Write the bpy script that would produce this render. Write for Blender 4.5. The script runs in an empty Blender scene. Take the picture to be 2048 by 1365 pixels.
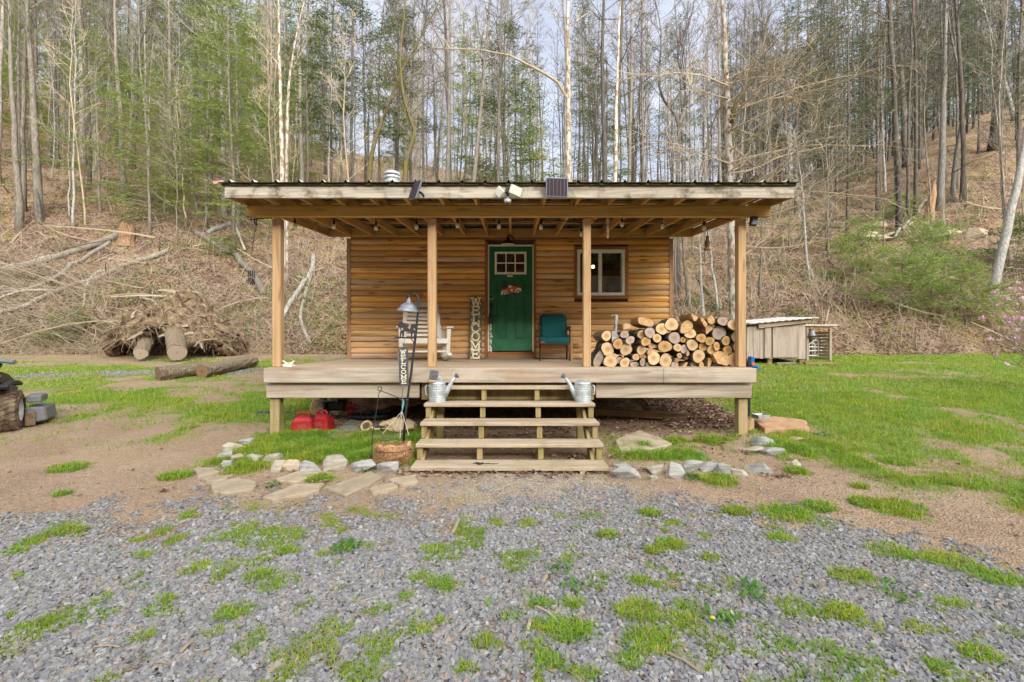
import bpy, bmesh, math, random
import numpy as np
from mathutils import Vector, Matrix
R = math.radians
SC = bpy.context.scene
COL = SC.collection
# ---------------------------------------------------------------- camera, sky, sun, exposure
cam_d = bpy.data.cameras.new('camera'); cam_d.lens = 16.0; cam_d.sensor_width = 36.0
cam_d.clip_start = 0.05; cam_d.clip_end = 1000
cam = bpy.data.objects.new('camera', cam_d); COL.objects.link(cam)
cam.location = (0, 0, 1.5); cam.rotation_euler = (R(90), 0, 0); SC.camera = cam
SUN_EL, SUN_AZ = 16.0, 160.0          # azimuth clockwise from +y: the sun stands behind the camera
SKY_STRENGTH, SUN_STRENGTH, EXPOSURE = 0.11, 2.2, 1.74
w = bpy.data.worlds.new('World'); SC.world = w; w.use_nodes = True
wn, wl = w.node_tree.nodes, w.node_tree.links
wn.clear()
sky = wn.new('ShaderNodeTexSky'); sky.sky_type = 'NISHITA'; sky.sun_disc = False
sky.sun_elevation = R(SUN_EL); sky.sun_rotation = R(SUN_AZ)
tc = wn.new('ShaderNodeTexCoord'); nz = wn.new('ShaderNodeTexNoise')
nz.inputs['Scale'].default_value = 4.0; nz.inputs['Detail'].default_value = 5; nz.inputs['Roughness'].default_value = .55
rmp = wn.new('ShaderNodeValToRGB'); rmp.color_ramp.elements[0].position = .30; rmp.color_ramp.elements[1].position = .62
rmp.color_ramp.elements[0].color = (.62, .62, .62, 1); rmp.color_ramp.elements[1].color = (.97, .97, .97, 1)
nz2 = wn.new('ShaderNodeTexNoise'); nz2.inputs['Scale'].default_value = 7.0; nz2.inputs['Detail'].default_value = 4
cr2 = wn.new('ShaderNodeValToRGB'); cr2.color_ramp.elements[0].position = .35; cr2.color_ramp.elements[1].position = .65
cr2.color_ramp.elements[0].color = (1.9, 2.0, 2.4, 1); cr2.color_ramp.elements[1].color = (2.8, 2.95, 3.35, 1)
wm = wn.new('ShaderNodeMix'); wm.data_type = 'RGBA'
bg = wn.new('ShaderNodeBackground'); bg.inputs['Strength'].default_value = SKY_STRENGTH
wo = wn.new('ShaderNodeOutputWorld')
wl.new(tc.outputs['Generated'], nz.inputs['Vector']); wl.new(tc.outputs['Generated'], nz2.inputs['Vector'])
wl.new(nz.outputs['Fac'], rmp.inputs['Fac']); wl.new(nz2.outputs['Fac'], cr2.inputs['Fac'])
# thin cloud glows round the veiled sun (behind the camera), so the sky there is far brighter than over the wood
dv = (math.sin(R(SUN_AZ))*math.cos(R(SUN_EL)), math.cos(R(SUN_AZ))*math.cos(R(SUN_EL)), math.sin(R(SUN_EL)))
dt = wn.new('ShaderNodeVectorMath'); dt.operation = 'DOT_PRODUCT'; wl.new(tc.outputs['Generated'], dt.inputs[0]); dt.inputs[1].default_value = dv
mr = wn.new('ShaderNodeMapRange'); mr.inputs[1].default_value = -.1; mr.inputs[2].default_value = 1; mr.inputs[3].default_value = 0; mr.inputs[4].default_value = 1; wl.new(dt.outputs['Value'], mr.inputs[0])
pw = wn.new('ShaderNodeMath'); pw.operation = 'POWER'; pw.inputs[1].default_value = 2.0; wl.new(mr.outputs[0], pw.inputs[0])
gl_ = wn.new('ShaderNodeMix'); gl_.data_type = 'RGBA'; gl_.blend_type = 'ADD'; gl_.clamp_result = False; gl_.inputs[0].default_value = 1
gc_ = wn.new('ShaderNodeVectorMath'); gc_.operation = 'SCALE'; gc_.inputs[0].default_value = (15.0, 14.0, 12.4); wl.new(pw.outputs[0], gc_.inputs['Scale'])
wl.new(cr2.outputs['Color'], gl_.inputs[6]); wl.new(gc_.outputs[0], gl_.inputs[7])
wl.new(rmp.outputs['Color'], wm.inputs[0]); wl.new(sky.outputs['Color'], wm.inputs[6]); wl.new(gl_.outputs[2], wm.inputs[7])
wl.new(wm.outputs[2], bg.inputs['Color']); wl.new(bg.outputs['Background'], wo.inputs['Surface'])
sun_d = bpy.data.lights.new('sun', 'SUN'); sun_d.energy = SUN_STRENGTH; sun_d.angle = R(28); sun_d.color = (1.0, .95, .87)
sun = bpy.data.objects.new('sun', sun_d); COL.objects.link(sun)
sd = Vector((math.sin(R(SUN_AZ))*math.cos(R(SUN_EL)), math.cos(R(SUN_AZ))*math.cos(R(SUN_EL)), math.sin(R(SUN_EL))))
sun.rotation_euler = (-sd).to_track_quat('-Z', 'Y').to_euler()
sun.location = sd*60
SC.view_settings.view_transform = 'Standard'; SC.view_settings.look = 'None'
SC.view_settings.exposure = EXPOSURE; SC.view_settings.gamma = 1.0; SC.view_settings.use_curve_mapping = False
SC.cycles.max_bounces = 6; SC.cycles.diffuse_bounces = 4; SC.cycles.transparent_max_bounces = 12

# ---------------------------------------------------------------- small maths
FPX = 910.2
def P(px, py, D):
    return Vector(((px-1024)*D/FPX, D, 1.5-(py-682.5)*D/FPX))
def hsh(ix, iy, seed):
    h = (ix.astype(np.int64)*374761393 + iy.astype(np.int64)*668265263 + seed*2246822519) & 0xffffffff
    h = ((h ^ (h >> 13))*1274126177) & 0xffffffff
    h = (h ^ (h >> 16)) & 0xffffff
    return h/float(0xffffff)
def vnoise(x, y, seed=0):
    x = np.asarray(x, float); y = np.asarray(y, float)
    ix, iy = np.floor(x), np.floor(y); fx, fy = x-ix, y-iy
    fx = fx*fx*(3-2*fx); fy = fy*fy*(3-2*fy)
    a, b, c, d = hsh(ix, iy, seed), hsh(ix+1, iy, seed), hsh(ix, iy+1, seed), hsh(ix+1, iy+1, seed)
    return (a*(1-fx)+b*fx)*(1-fy)+(c*(1-fx)+d*fx)*fy
def fbm(x, y, o=4, seed=0):
    s, a, t = 0, 1.0, 0
    for i in range(o):
        s = s+a*vnoise(np.asarray(x)*2**i, np.asarray(y)*2**i, seed+i*17); t += a; a *= .5
    return s/t
def sstep(a, b, x):
    t = np.clip((x-a)/(b-a), 0, 1); return t*t*(3-2*t)
# ---------------------------------------------------------------- the lie of the land
PXT = [-500, 0, 300, 650, 1024, 1400, 1600, 1800, 2048, 2550]
SKYT = [60, 120, 205, 310, 385, 385, 350, 275, 165, 80]
def terrain(x, y):
    x = np.asarray(x, float); y = np.asarray(y, float)
    px = np.where(y > .5, 1024+FPX*x/np.maximum(y, .5), np.where(x < 0, -500, 2550))
    px = np.clip(px, -500, 2550)
    tx = (px-1024)/FPX; cs = 1/np.sqrt(1+tx*tx)
    e = (682-np.interp(px, PXT, SKYT))/FPX*cs
    r = np.hypot(x, y)
    toe = 16.3+.9*(vnoise(px/160., px*0, 5)-.5)
    r0 = toe/cs
    base = np.interp(y, [-40, 2.0, 3.6, 4.68, 5.95, 8.65, 13.9, 17, 40], [0, 0, .035, .135, .258, .47, .89, 1.1, 1.3])
    u = r-r0
    s = e/.75
    h = s*np.maximum(np.minimum(r, 78)-r0, 0)-.35*np.maximum(r-78, 0)
    bank = .75*sstep(0, 2.2, u)
    k = sstep(0, 5, u)
    rough = k*((fbm(x/6., y/6., 3, 11)-.5)*1.6+(fbm(x/1.6, y/1.6, 3, 23)-.5)*.75+(fbm(x/.5, y/.5, 2, 29)-.5)*.22)
    h = h+.42*np.maximum(-y-38, 0)*sstep(-38, -60, y)
    near = (fbm(x/1.1, y/1.1, 3, 31)-.5)*.05*sstep(2.0, 3.5, y)
    return base+h+bank+rough+near
def H(x, y):
    return float(terrain(np.array([x]), np.array([y]))[0])
_D = np.arange(1.6, 95, .04)
def G(px, py, dmin=1.6):
    x = (px-1024)*_D/FPX; z = 1.5-(py-682.5)*_D/FPX
    hit = np.nonzero((z < terrain(x, _D)) & (_D > dmin))[0]
    i = hit[0] if len(hit) else len(_D)-1
    return Vector((x[i], _D[i], float(terrain(x[i:i+1], _D[i:i+1])[0])))
# ---------------------------------------------------------------- mesh builder
class MB:
    def __init__(s): s.V = []; s.F = []; s.M = []; s.n = 0
    def add(s, v, f, mi=0):
        v = np.asarray(v, float).reshape(-1, 3)
        for a in (f if isinstance(f, list) else [f]):
            a = np.asarray(a, int)
            if a.size == 0: continue
            s.F.append(a+s.n); s.M.append(np.full(len(a), mi, int))
        s.V.append(v); s.n += len(v); return s
    def box(s, x0, x1, y0, y1, z0, z1, mi=0):
        v = [(x0,y0,z0),(x1,y0,z0),(x1,y1,z0),(x0,y1,z0),(x0,y0,z1),(x1,y0,z1),(x1,y1,z1),(x0,y1,z1)]
        f = [(0,3,2,1),(4,5,6,7),(0,1,5,4),(1,2,6,5),(2,3,7,6),(3,0,4,7)]
        return s.add(v, np.array(f), mi)
    def obox(s, c, size, M=None, mi=0):
        sx, sy, sz = [q/2 for q in size]
        v = np.array([(-sx,-sy,-sz),(sx,-sy,-sz),(sx,sy,-sz),(-sx,sy,-sz),(-sx,-sy,sz),(sx,-sy,sz),(sx,sy,sz),(-sx,sy,sz)])
        if M is not None: v = v@np.array(M.to_3x3()).T
        f = [(0,3,2,1),(4,5,6,7),(0,1,5,4),(1,2,6,5),(2,3,7,6),(3,0,4,7)]
        return s.add(v+np.array(c), np.array(f), mi)
    def beam(s, a, b, wd, th, up=(0,0,1), mi=0):
        a, b = Vector(a), Vector(b); d = (b-a); L = d.length; d.normalize()
        sx = d.cross(Vector(up))
        if sx.length < 1e-4: sx = d.cross(Vector((1,0,0)))
        sx.normalize(); u = sx.cross(d)
        M = Matrix((sx, d, u)).transposed()
        return s.obox((a+b)/2, (wd, L, th), M, mi)
    def tube(s, pts, rad, k=6, mi=0, cap=True):
        p = np.asarray([tuple(q) for q in pts], float); n = len(p)
        r = np.full(n, rad, float) if np.isscalar(rad) else np.asarray(rad, float)
        t = np.gradient(p, axis=0); t /= np.linalg.norm(t, axis=1, keepdims=True)+1e-9
        m = t.mean(0); ref = np.array((1., 0, 0)) if abs(m[2]) > .7*np.linalg.norm(m) else np.array((0, 0, 1.))
        if np.linalg.norm(m) < .2: ref = np.array((0.31, .9, .3))
        a = np.cross(t, ref); a /= np.linalg.norm(a, axis=1, keepdims=True)+1e-9
        b = np.cross(t, a)
        th = np.arange(k)*2*np.pi/k
        v = p[:, None]+r[:, None, None]*(np.cos(th)[None, :, None]*a[:, None]+np.sin(th)[None, :, None]*b[:, None])
        i = np.arange(n-1)[:, None]*k; j = np.arange(k)[None]; j2 = (j+1) % k
        f = np.stack([i+j, i+j2, i+k+j2, i+k+j], -1).reshape(-1, 4)
        fs = [f]
        if cap and k > 3:
            fs += [np.array([list(range(k))[::-1]]), np.array([[(n-1)*k+q for q in range(k)]])]
        return s.add(v.reshape(-1, 3), fs, mi)
    def lathe(s, prof, k=16, M=None, mi=0, arc=2*np.pi, cap=True):
        pr = np.asarray(prof, float); n = len(pr)
        full = abs(arc-2*np.pi) < 1e-6
        th = np.arange(k)*(arc/k) if full else np.linspace(0, arc, k)
        v = np.stack([pr[:, None, 0]*np.cos(th), pr[:, None, 0]*np.sin(th), np.repeat(pr[:, 1:2], k, 1)], -1).reshape(-1, 3)
        if M is not None:
            A = np.array(M); v = v@A[:3, :3].T+A[:3, 3]
        i = np.arange(n-1)[:, None]*k; j = np.arange(k if full else k-1)[None]; j2 = (j+1) % k
        fs = [np.stack([i+j, i+j2, i+k+j2, i+k+j], -1).reshape(-1, 4)]
        if cap and full:
            if pr[0, 0] > 1e-4: fs.append(np.array([list(range(k))[::-1]]))
            if pr[-1, 0] > 1e-4: fs.append(np.array([[(n-1)*k+q for q in range(k)]]))
        return s.add(v, fs, mi)
    def prism(s, poly, h, M=None, mi=0):
        p = np.asarray(poly, float); n = len(p)
        v = np.zeros((2*n, 3)); v[:n, :2] = p; v[n:, :2] = p; v[n:, 2] = h
        if M is not None:
            A = np.array(M); v = v@A[:3, :3].T+A[:3, 3]
        i = np.arange(n); j = (i+1) % n
        return s.add(v, [np.stack([i, j, j+n, i+n], -1), np.array([list(range(n))[::-1]]), np.array([[n+q for q in range(n)]])], mi)
    def ball(s, c, r, k=8, mi=0, sc=(1,1,1)):
        a = np.linspace(-np.pi/2, np.pi/2, k//2+2)
        pr = [(max(math.cos(t)*r, 1e-5), math.sin(t)*r) for t in a]
        M = Matrix.Translation(c)@Matrix.Diagonal((sc[0], sc[1], sc[2], 1))
        return s.lathe(pr, k, M, mi, cap=False)
    def build(s, name, mats, parent=None, loc=None, rot=None, smooth=False, bevel=0, world=False):
        v = np.concatenate(s.V) if s.V else np.zeros((0, 3))
        if world:
            o0 = parent.location if parent is not None and parent.parent is None else None
            if parent is not None:
                q = Vector((0, 0, 0)); pp = parent
                while pp is not None: q = q+pp.location; pp = pp.parent
                v = v-np.array(q)
            elif loc is not None: v = v-np.array(loc)
        me = bpy.data.meshes.new(name)
        me.vertices.add(len(v)); me.vertices.foreach_set('co', v.astype(np.float32).ravel())
        tot = np.concatenate([np.full(len(f), f.shape[1], int) for f in s.F])
        idx = np.concatenate([f.ravel() for f in s.F])
        me.loops.add(len(idx)); me.loops.foreach_set('vertex_index', idx.astype(np.int32))
        me.polygons.add(len(tot))
        st = np.concatenate([[0], np.cumsum(tot)[:-1]])
        me.polygons.foreach_set('loop_start', st.astype(np.int32))
        me.polygons.foreach_set('material_index', np.concatenate(s.M).astype(np.int32))
        me.polygons.foreach_set('use_smooth', np.full(len(tot), smooth, bool))
        me.update(calc_edges=True); me.validate()
        for m in (mats if isinstance(mats, (list, tuple)) else [mats]): me.materials.append(m)
        o = bpy.data.objects.new(name, me); COL.objects.link(o)
        if parent is not None: o.parent = parent
        if loc is not None: o.location = loc
        if rot is not None: o.rotation_euler = rot
        if bevel:
            b = o.modifiers.new('bevel', 'BEVEL'); b.width = bevel; b.segments = 1; b.limit_method = 'ANGLE'; b.angle_limit = R(40)
        return o
def tag(o, label=None, cat=None, group=None, kind=None):
    if label: o['label'] = label
    if cat: o['category'] = cat
    if group: o['group'] = group
    if kind: o['kind'] = kind
    return o
def thing(name, label, cat, loc=(0,0,0), rz=0, group=None):
    o = bpy.data.objects.new(name, None); COL.objects.link(o); o.empty_display_size = .1
    o.location = loc; o.rotation_euler = (0, 0, rz)
    return tag(o, label, cat, group)
def dup(root, loc, rz=0, label=None, group=None, scale=None):
    r = root.copy(); COL.objects.link(r); r.location = loc; r.rotation_euler = (0, 0, rz)
    if scale: r.scale = scale if not np.isscalar(scale) else (scale,)*3
    if label: r['label'] = label
    if group: r['group'] = group
    for ch in list(root.children):
        c = ch.copy(); COL.objects.link(c); c.parent = r
        for g in ch.children:
            d = g.copy(); COL.objects.link(d); d.parent = c
    return r
# ---------------------------------------------------------------- materials
class NT:
    def __init__(s, name):
        s.m = bpy.data.materials.new(name); s.m.use_nodes = True
        s.t = s.m.node_tree; s.t.nodes.clear()
        s.out = s.t.nodes.new('ShaderNodeOutputMaterial')
        s.b = s.n('ShaderNodeBsdfPrincipled'); s.t.links.new(s.b.outputs[0], s.out.inputs[0])
    def n(s, ty, **kw):
        nd = s.t.nodes.new(ty)
        for k, v in kw.items():
            if k in nd.inputs.keys(): s.set(nd.inputs[k], v)
            else: setattr(nd, k, v)
        return nd
    def set(s, sock, v):
        if isinstance(v, bpy.types.NodeSocket): s.t.links.new(v, sock)
        else:
            if isinstance(v, (tuple, list)) and sock.type == 'RGBA' and len(v) == 3: v = tuple(v)+(1,)
            sock.default_value = v
    def co(s, kind='Object'): return s.n('ShaderNodeTexCoord').outputs[kind]
    def geo(s, k): return s.n('ShaderNodeNewGeometry').outputs[k]
    def attr(s, k): return s.n('ShaderNodeAttribute', attribute_name=k).outputs['Fac']
    def noise(s, vec, scale, detail=4, rough=.6, out='Fac', dist=0):
        nd = s.n('ShaderNodeTexNoise', Scale=scale, Detail=detail, Roughness=rough, Distortion=dist)
        s.set(nd.inputs['Vector'], vec); return nd.outputs[out]
    def voro(s, vec, scale, feature='F1', out='Distance', rnd=1):
        nd = s.n('ShaderNodeTexVoronoi', feature=feature); nd.inputs['Scale'].default_value = scale
        nd.inputs['Randomness'].default_value = rnd
        s.set(nd.inputs['Vector'], vec); return nd.outputs[out]
    def mapp(s, vec, scale=(1,1,1), rot=(0,0,0), loc=(0,0,0)):
        nd = s.n('ShaderNodeMapping'); nd.inputs['Scale'].default_value = scale
        nd.inputs['Rotation'].default_value = rot; nd.inputs['Location'].default_value = loc
        s.set(nd.inputs['Vector'], vec); return nd.outputs[0]
    def ramp(s, fac, stops, interp='LINEAR'):
        nd = s.n('ShaderNodeValToRGB'); cr = nd.color_ramp; cr.interpolation = interp
        while len(cr.elements) < len(stops): cr.elements.new(.5)
        for e, (p, c) in zip(cr.elements, stops):
            e.position = p; e.color = (c, c, c, 1) if np.isscalar(c) else tuple(c)+(1,)
        s.set(nd.inputs['Fac'], fac); return nd.outputs['Color']
    def mix(s, fac, a, b, mode='MIX'):
        nd = s.n('ShaderNodeMix', data_type='RGBA', blend_type=mode)
        s.set(nd.inputs[0], fac); s.set(nd.inputs[6], a); s.set(nd.inputs[7], b); return nd.outputs[2]
    def math(s, op, a, b=0, clamp=False):
        nd = s.n('ShaderNodeMath', operation=op, use_clamp=clamp); s.set(nd.inputs[0], a); s.set(nd.inputs[1], b); return nd.outputs[0]
    def vadd(s, a, b, op='ADD'):
        nd = s.n('ShaderNodeVectorMath', operation=op); s.set(nd.inputs[0], a); s.set(nd.inputs[1], b); return nd.outputs[0]
    def bump(s, h, strength=.4, dist=.01):
        nd = s.n('ShaderNodeBump', Strength=strength, Distance=dist); s.set(nd.inputs['Height'], h)
        s.t.links.new(nd.outputs[0], s.b.inputs['Normal'])
    def fin(s, col, rough=.8, metal=0, spec=.3):
        s.set(s.b.inputs['Base Color'], col); s.set(s.b.inputs['Roughness'], rough); s.b.inputs['Metallic'].default_value = metal
        s.b.inputs['Specular IOR Level'].default_value = spec
        return s.m
    def trans(s, col, amt=.3):
        d = s.n('ShaderNodeBsdfTranslucent'); s.set(d.inputs['Color'], col)
        mx = s.n('ShaderNodeMixShader'); mx.inputs[0].default_value = amt
        s.t.links.new(s.b.outputs[0], mx.inputs[1]); s.t.links.new(d.outputs[0], mx.inputs[2]); s.t.links.new(mx.outputs[0], s.out.inputs[0])
def plain(name, col, rough=.6, metal=0, var=.15, scale=20, bump=.15, spec=.4):
    q = NT(name); c = q.co(); n = q.noise(c, scale, 5)
    dk = tuple(x*(1-var*1.6) for x in col); lt = tuple(min(x*(1+var), 1) for x in col)
    q.bump(n, bump, .004)
    return q.fin(q.ramp(n, [(.3, dk), (.7, lt)]), rough, metal, spec)
def wood(name, cols, axis='X', grain=1., rough=.8, knots=.5, weather=None, dark=.45, bump=.35, stain=None, vary=.06):
    """cols: colours picked per board; grain runs along axis."""
    q = NT(name); rnd = q.geo('Random Per Island')
    oc = q.co()
    off = q.n('ShaderNodeCombineXYZ'); q.set(off.inputs[0], q.math('MULTIPLY', rnd, 37.)); q.set(off.inputs[1], q.math('MULTIPLY', rnd, 91.)); q.set(off.inputs[2], q.math('MULTIPLY', rnd, 53.))
    v = q.vadd(oc, off.outputs[0])
    lo, hi = 1.1*grain, 26*grain
    sc = {'X': (lo, hi, hi), 'Y': (hi, lo, hi), 'Z': (hi, hi, lo)}[axis]
    m = q.mapp(v, sc)
    g = q.noise(m, 1.6, 6, .65, dist=.6)
    sc2 = {'X': (.5, 5, 5), 'Y': (5, .5, 5), 'Z': (5, 5, .5)}[axis]
    g2 = q.noise(q.mapp(v, sc2), 1.3, 3, .5, dist=1.2)
    base = q.ramp(rnd, [((i+.0)/max(len(cols)-1, 1)*.96+.02, c) for i, c in enumerate(cols)])
    base = q.mix(1., base, q.ramp(q.math('FRACT', q.math('MULTIPLY', rnd, 17.3)), [(0, 1-vary), (1, 1+vary)]), 'MULTIPLY')
    shade = q.ramp(g, [(.28, dark), (.48, .95), (.75, 1.2)])
    col = q.mix(.85, base, q.mix(1., base, shade, 'MULTIPLY'))
    col = q.mix(.55, col, q.mix(1., col, q.ramp(g2, [(.32, (.50, .38, .30)), (.48, (1.02, 1.0, .98)), (.7, (1.14, 1.10, 1.02))]), 'MULTIPLY'))
    if knots:
        s3 = {'X': (1.1, 5.5, 5.5), 'Y': (5.5, 1.1, 5.5), 'Z': (5.5, 5.5, 1.1)}[axis]
        d = q.voro(q.mapp(v, s3), 1.5)
        k = q.ramp(d, [(.07, 1), (.21, 0)])
        col = q.mix(q.math('MULTIPLY', k, knots), col, (.11, .045, .016))
    if weather:      # greyed patches: (colour, amount, z-low, z-high) -- more of it low on the wall
        wc, amt, z0, z1 = weather
        sep = q.n('ShaderNodeSeparateXYZ'); q.set(sep.inputs[0], oc)
        zz = q.n('ShaderNodeMapRange'); q.set(zz.inputs[0], sep.outputs[2]); zz.inputs[1].default_value = z0; zz.inputs[2].default_value = z1
        zz.inputs[3].default_value = 1; zz.inputs[4].default_value = 0
        nn = q.noise(q.mapp(v, sc2), 2.1, 4)
        f = q.math('MULTIPLY', q.math('ADD', zz.outputs[0], q.math('MULTIPLY', q.math('SUBTRACT', nn, .5), 1.8)), amt, True)
        col = q.mix(f, col, q.mix(1., wc, shade, 'MULTIPLY'))
    if stain:        # (colour, amount, scale): moss or water stains of a shape of their own
        f = q.ramp(q.noise(oc, stain[2], 5, .7), [(.5, 0), (.68, stain[1])])
        col = q.mix(f, col, stain[0])
    q.bump(g, bump, .006)
    return q.fin(col, rough, 0, .25)
def bark(name, c1, c2, c3=None, sz=(14, 14, 2.2), patch=None, bump=.8, rough=.9):
    q = NT(name); oc = q.co(); r = q.n('ShaderNodeObjectInfo').outputs['Random']
    n = q.noise(q.mapp(oc, sz), 1.5, 5, .65, dist=.4)
    col = q.ramp(n, [(.3, c1), (.55, c2), (.75, c3 or c2)])
    if patch:
        p = q.ramp(q.noise(q.mapp(oc, (5, 5, 2.4)), 1.6, 3, .55), [(.47, 0), (.55, 1)])
        col = q.mix(p, col, patch)
    col = q.mix(1., col, q.ramp(r, [(0, .72), (1, 1.22)]), 'MULTIPLY')
    q.bump(n, bump, .02)
    return q.fin(col, rough, 0, .2)
def leafy(name, cols, trans=.3, rough=.6, patchy=False):
    q = NT(name); r = q.geo('Random Per Island')
    col = q.ramp(r, [(i/max(len(cols)-1, 1), c) for i, c in enumerate(cols)])
    if patchy:      # stands of grass differ in hue from place to place
        col = q.mix(q.ramp(q.noise(q.co(), 1.7, 4), [(.4, 0), (.62, .75)]), col, q.mix(1., col, (1.45, 1.02, .9), 'MULTIPLY'))
        col = q.mix(q.ramp(q.noise(q.co(), 5.5, 3), [(.45, 0), (.68, .6)]), col, q.mix(1., col, (.62, .72, .9), 'MULTIPLY'))
    q.fin(col, rough, 0, .25); q.trans(col, trans); return q.m
M = {}
M['siding'] = wood('log_siding', [(.78,.42,.11),(.58,.29,.08),(.82,.49,.15),(.66,.40,.18),(.80,.43,.10),(.46,.25,.11),(.78,.50,.23),(.74,.38,.085),(.62,.45,.29),(.82,.46,.13)], 'X', .7, .55, .8, ((.60,.47,.37), .5, 1.0, 2.2), dark=.52, vary=.26)
M['frame_wood'] = wood('roof_framing_wood', [(.58,.31,.08),(.64,.36,.11),(.52,.27,.07),(.60,.36,.14)], 'Y', .8, .7, .4, dark=.5)
M['beam_wood'] = wood('beam_wood', [(.56,.33,.09),(.60,.36,.11)], 'X', .8, .7, .4, dark=.55)
M['trim'] = wood('stained_trim', [(.36,.16,.05),(.42,.20,.07),(.33,.15,.06)], 'Z', 1, .6, .3)
M['trimx'] = wood('stained_trim_across', [(.36,.16,.05),(.42,.20,.07),(.33,.15,.06)], 'X', 1, .6, .3)
M['corner'] = wood('corner_trim', [(.22,.12,.07),(.42,.26,.14)], 'Z', 1, .7, .2)
M['post'] = wood('treated_post', [(.55,.36,.19),(.58,.40,.22),(.52,.34,.18)], 'Z', .8, .75, .5, dark=.62)
M['lowpost'] = wood('mossy_post', [(.40,.33,.16),(.43,.34,.19)], 'Z', .8, .85, .3, dark=.6, stain=((.20,.21,.05), .7, 3.))
M['fascia'] = wood('weathered_fascia', [(.50,.46,.38),(.54,.49,.41)], 'X', .9, .85, .6, dark=.36, stain=((.09,.075,.04), .85, 5.5))
M['rim'] = wood('weathered_rim', [(.50,.43,.34),(.45,.42,.38),(.52,.45,.36)], 'X', .7, .85, .35, dark=.62, stain=((.36,.24,.13), .5, 1.6))
M['deck'] = wood('deck_boards', [(.55,.44,.32),(.51,.41,.295),(.58,.47,.35)], 'X', .8, .8, .2, dark=.65)
M['tread'] = wood('stair_tread', [(.48,.395,.285),(.45,.365,.26),(.50,.415,.31)], 'X', .8, .85, .2, dark=.55, stain=((.26,.22,.09), .55, 2.6))
M['stringer'] = wood('stair_stringer', [(.40,.31,.16),(.36,.29,.14)], 'Z', .8, .85, .2, dark=.6, stain=((.22,.22,.05), .7, 3.))
M['shed'] = wood('barn_board', [(.40,.34,.28),(.46,.40,.33),(.35,.29,.23),(.43,.37,.32)], 'Z', .7, .9, .2, dark=.55)
M['shedx'] = wood('barn_board_across', [(.45,.36,.27),(.38,.31,.25)], 'X', .7, .9, .2, dark=.55)
M['lumber'] = wood('old_lumber', [(.27,.18,.10),(.32,.22,.13)], 'X', .8, .9, .2)
M['table'] = wood('table_wood', [(.42,.25,.11),(.38,.22,.09)], 'Z', 1, .7, .2)
M['galv'] = plain('galvanised_sheet', (.72,.71,.68), .5, .1, .12, 3, .05)
M['zinc'] = plain('galvanised_steel', (.52,.56,.58), .55, .55, .22, 14, .15)
M['roofrust'] = plain('roof_top_sheet', (.13,.115,.09), .75, .1, .4, 6, .2)
M['moss'] = plain('moss_edge', (.075,.065,.02), .95, 0, .55, 35, .9)
M['green'] = plain('green_paint', (.008,.13,.05), .5, 0, .2, 6, .05, .5)
M['white'] = plain('white_vinyl', (.86,.86,.80), .4, 0, .05, 8, .03)
M['cream'] = plain('cream_paint', (.84,.80,.64), .5, 0, .1, 20, .05)
M['plastic'] = plain('white_resin', (.72,.70,.64), .45, 0, .08, 7, .05)
M['black'] = plain('black_metal', (.018,.018,.02), .42, .2, .2, 25, .08)
M['blackp'] = plain('black_plastic', (.022,.023,.026), .5, 0, .2, 14, .05)
M['iron'] = plain('dark_iron', (.05,.052,.058), .5, .5, .3, 30, .2)
M['bronze'] = plain('brown_frame', (.06,.04,.035), .45, .4, .2, 22, .1)
M['greypl'] = plain('grey_plastic', (.17,.18,.20), .5, 0, .15, 20, .1)
M['signboard'] = plain('grey_board', (.15,.14,.125), .8, 0, .3, 24, .2)
M['slate'] = plain('slate_paint', (.085,.09,.095), .7, 0, .3, 24, .2)
M['teal'] = plain('teal_fabric', (.009,.10,.10), .85, 0, .25, 120, .3, .2)
M['red'] = plain('red_plastic', (.36,.018,.022), .45, 0, .2, 9, .06)
M['orange'] = plain('orange_paint', (.62,.13,.03), .5, 0, .15, 30, .05)
M['purple'] = plain('purple_paint', (.10,.04,.19), .6, 0, .2, 30, .05)
M['yellow'] = plain('yellow_paint', (.62,.47,.05), .6, 0, .15, 30, .05)
M['solar'] = plain('solar_cell', (.035,.02,.03), .6, .0, .2, 40, .02, .2)
M['silver'] = plain('silver_edge', (.17,.20,.25), .5, .2, .1, 20, .03)
M['lampgrey'] = plain('weathered_lamp_metal', (.24,.26,.31), .5, .4, .35, 18, .1)
M['lampwhite'] = plain('lamp_enamel', (.58,.56,.47), .4, 0, .06, 20, .02)
M['rubber'] = plain('muddy_tyre', (.20,.145,.095), .9, 0, .5, 12, .6)
M['blue'] = plain('blue_plastic', (.012,.13,.45), .4, 0, .15, 15, .04)
M['tarp'] = plain('brown_tarp', (.36,.21,.14), .6, 0, .45, 6, .7)
M['concrete'] = plain('concrete', (.42,.38,.32), .9, 0, .15, 18, .3)
M['straw'] = plain('straw', (.46,.33,.17), .9, 0, .3, 30, .4)
M['sack'] = plain('burlap_sack', (.42,.33,.20), .9, 0, .2, 40, .4)
M['rope'] = plain('pale_rope', (.50,.45,.34), .8, 0, .15, 60, .2)
M['cyan'] = plain('teal_cord', (.10,.40,.42), .7, 0, .15, 60, .1)
M['pink'] = plain('pink_tape', (.75,.28,.33), .6, 0, .1, 20, .05)
M['redmark'] = plain('red_lettering', (.32,.05,.045), .8, 0, .3, 40, .1)
M['greyboard'] = plain('faded_green_board', (.20,.21,.14), .9, 0, .35, 12, .3)
M['room'] = plain('dim_room_wall', (.12,.075,.04), .9, 0, .3, 3, .05)
M['valance'] = plain('green_valance', (.025,.085,.03), .9, 0, .35, 9, .3)
M['bluecloth'] = plain('blue_patterned_cloth', (.05,.07,.11), .9, 0, .6, 30, .1)
M['shell'] = plain('white_shell', (.80,.74,.62), .5, 0, .15, 30, .3)
M['coir'] = plain('coir_liner', (.50,.29,.15), .95, 0, .4, 45, 1.)
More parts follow.
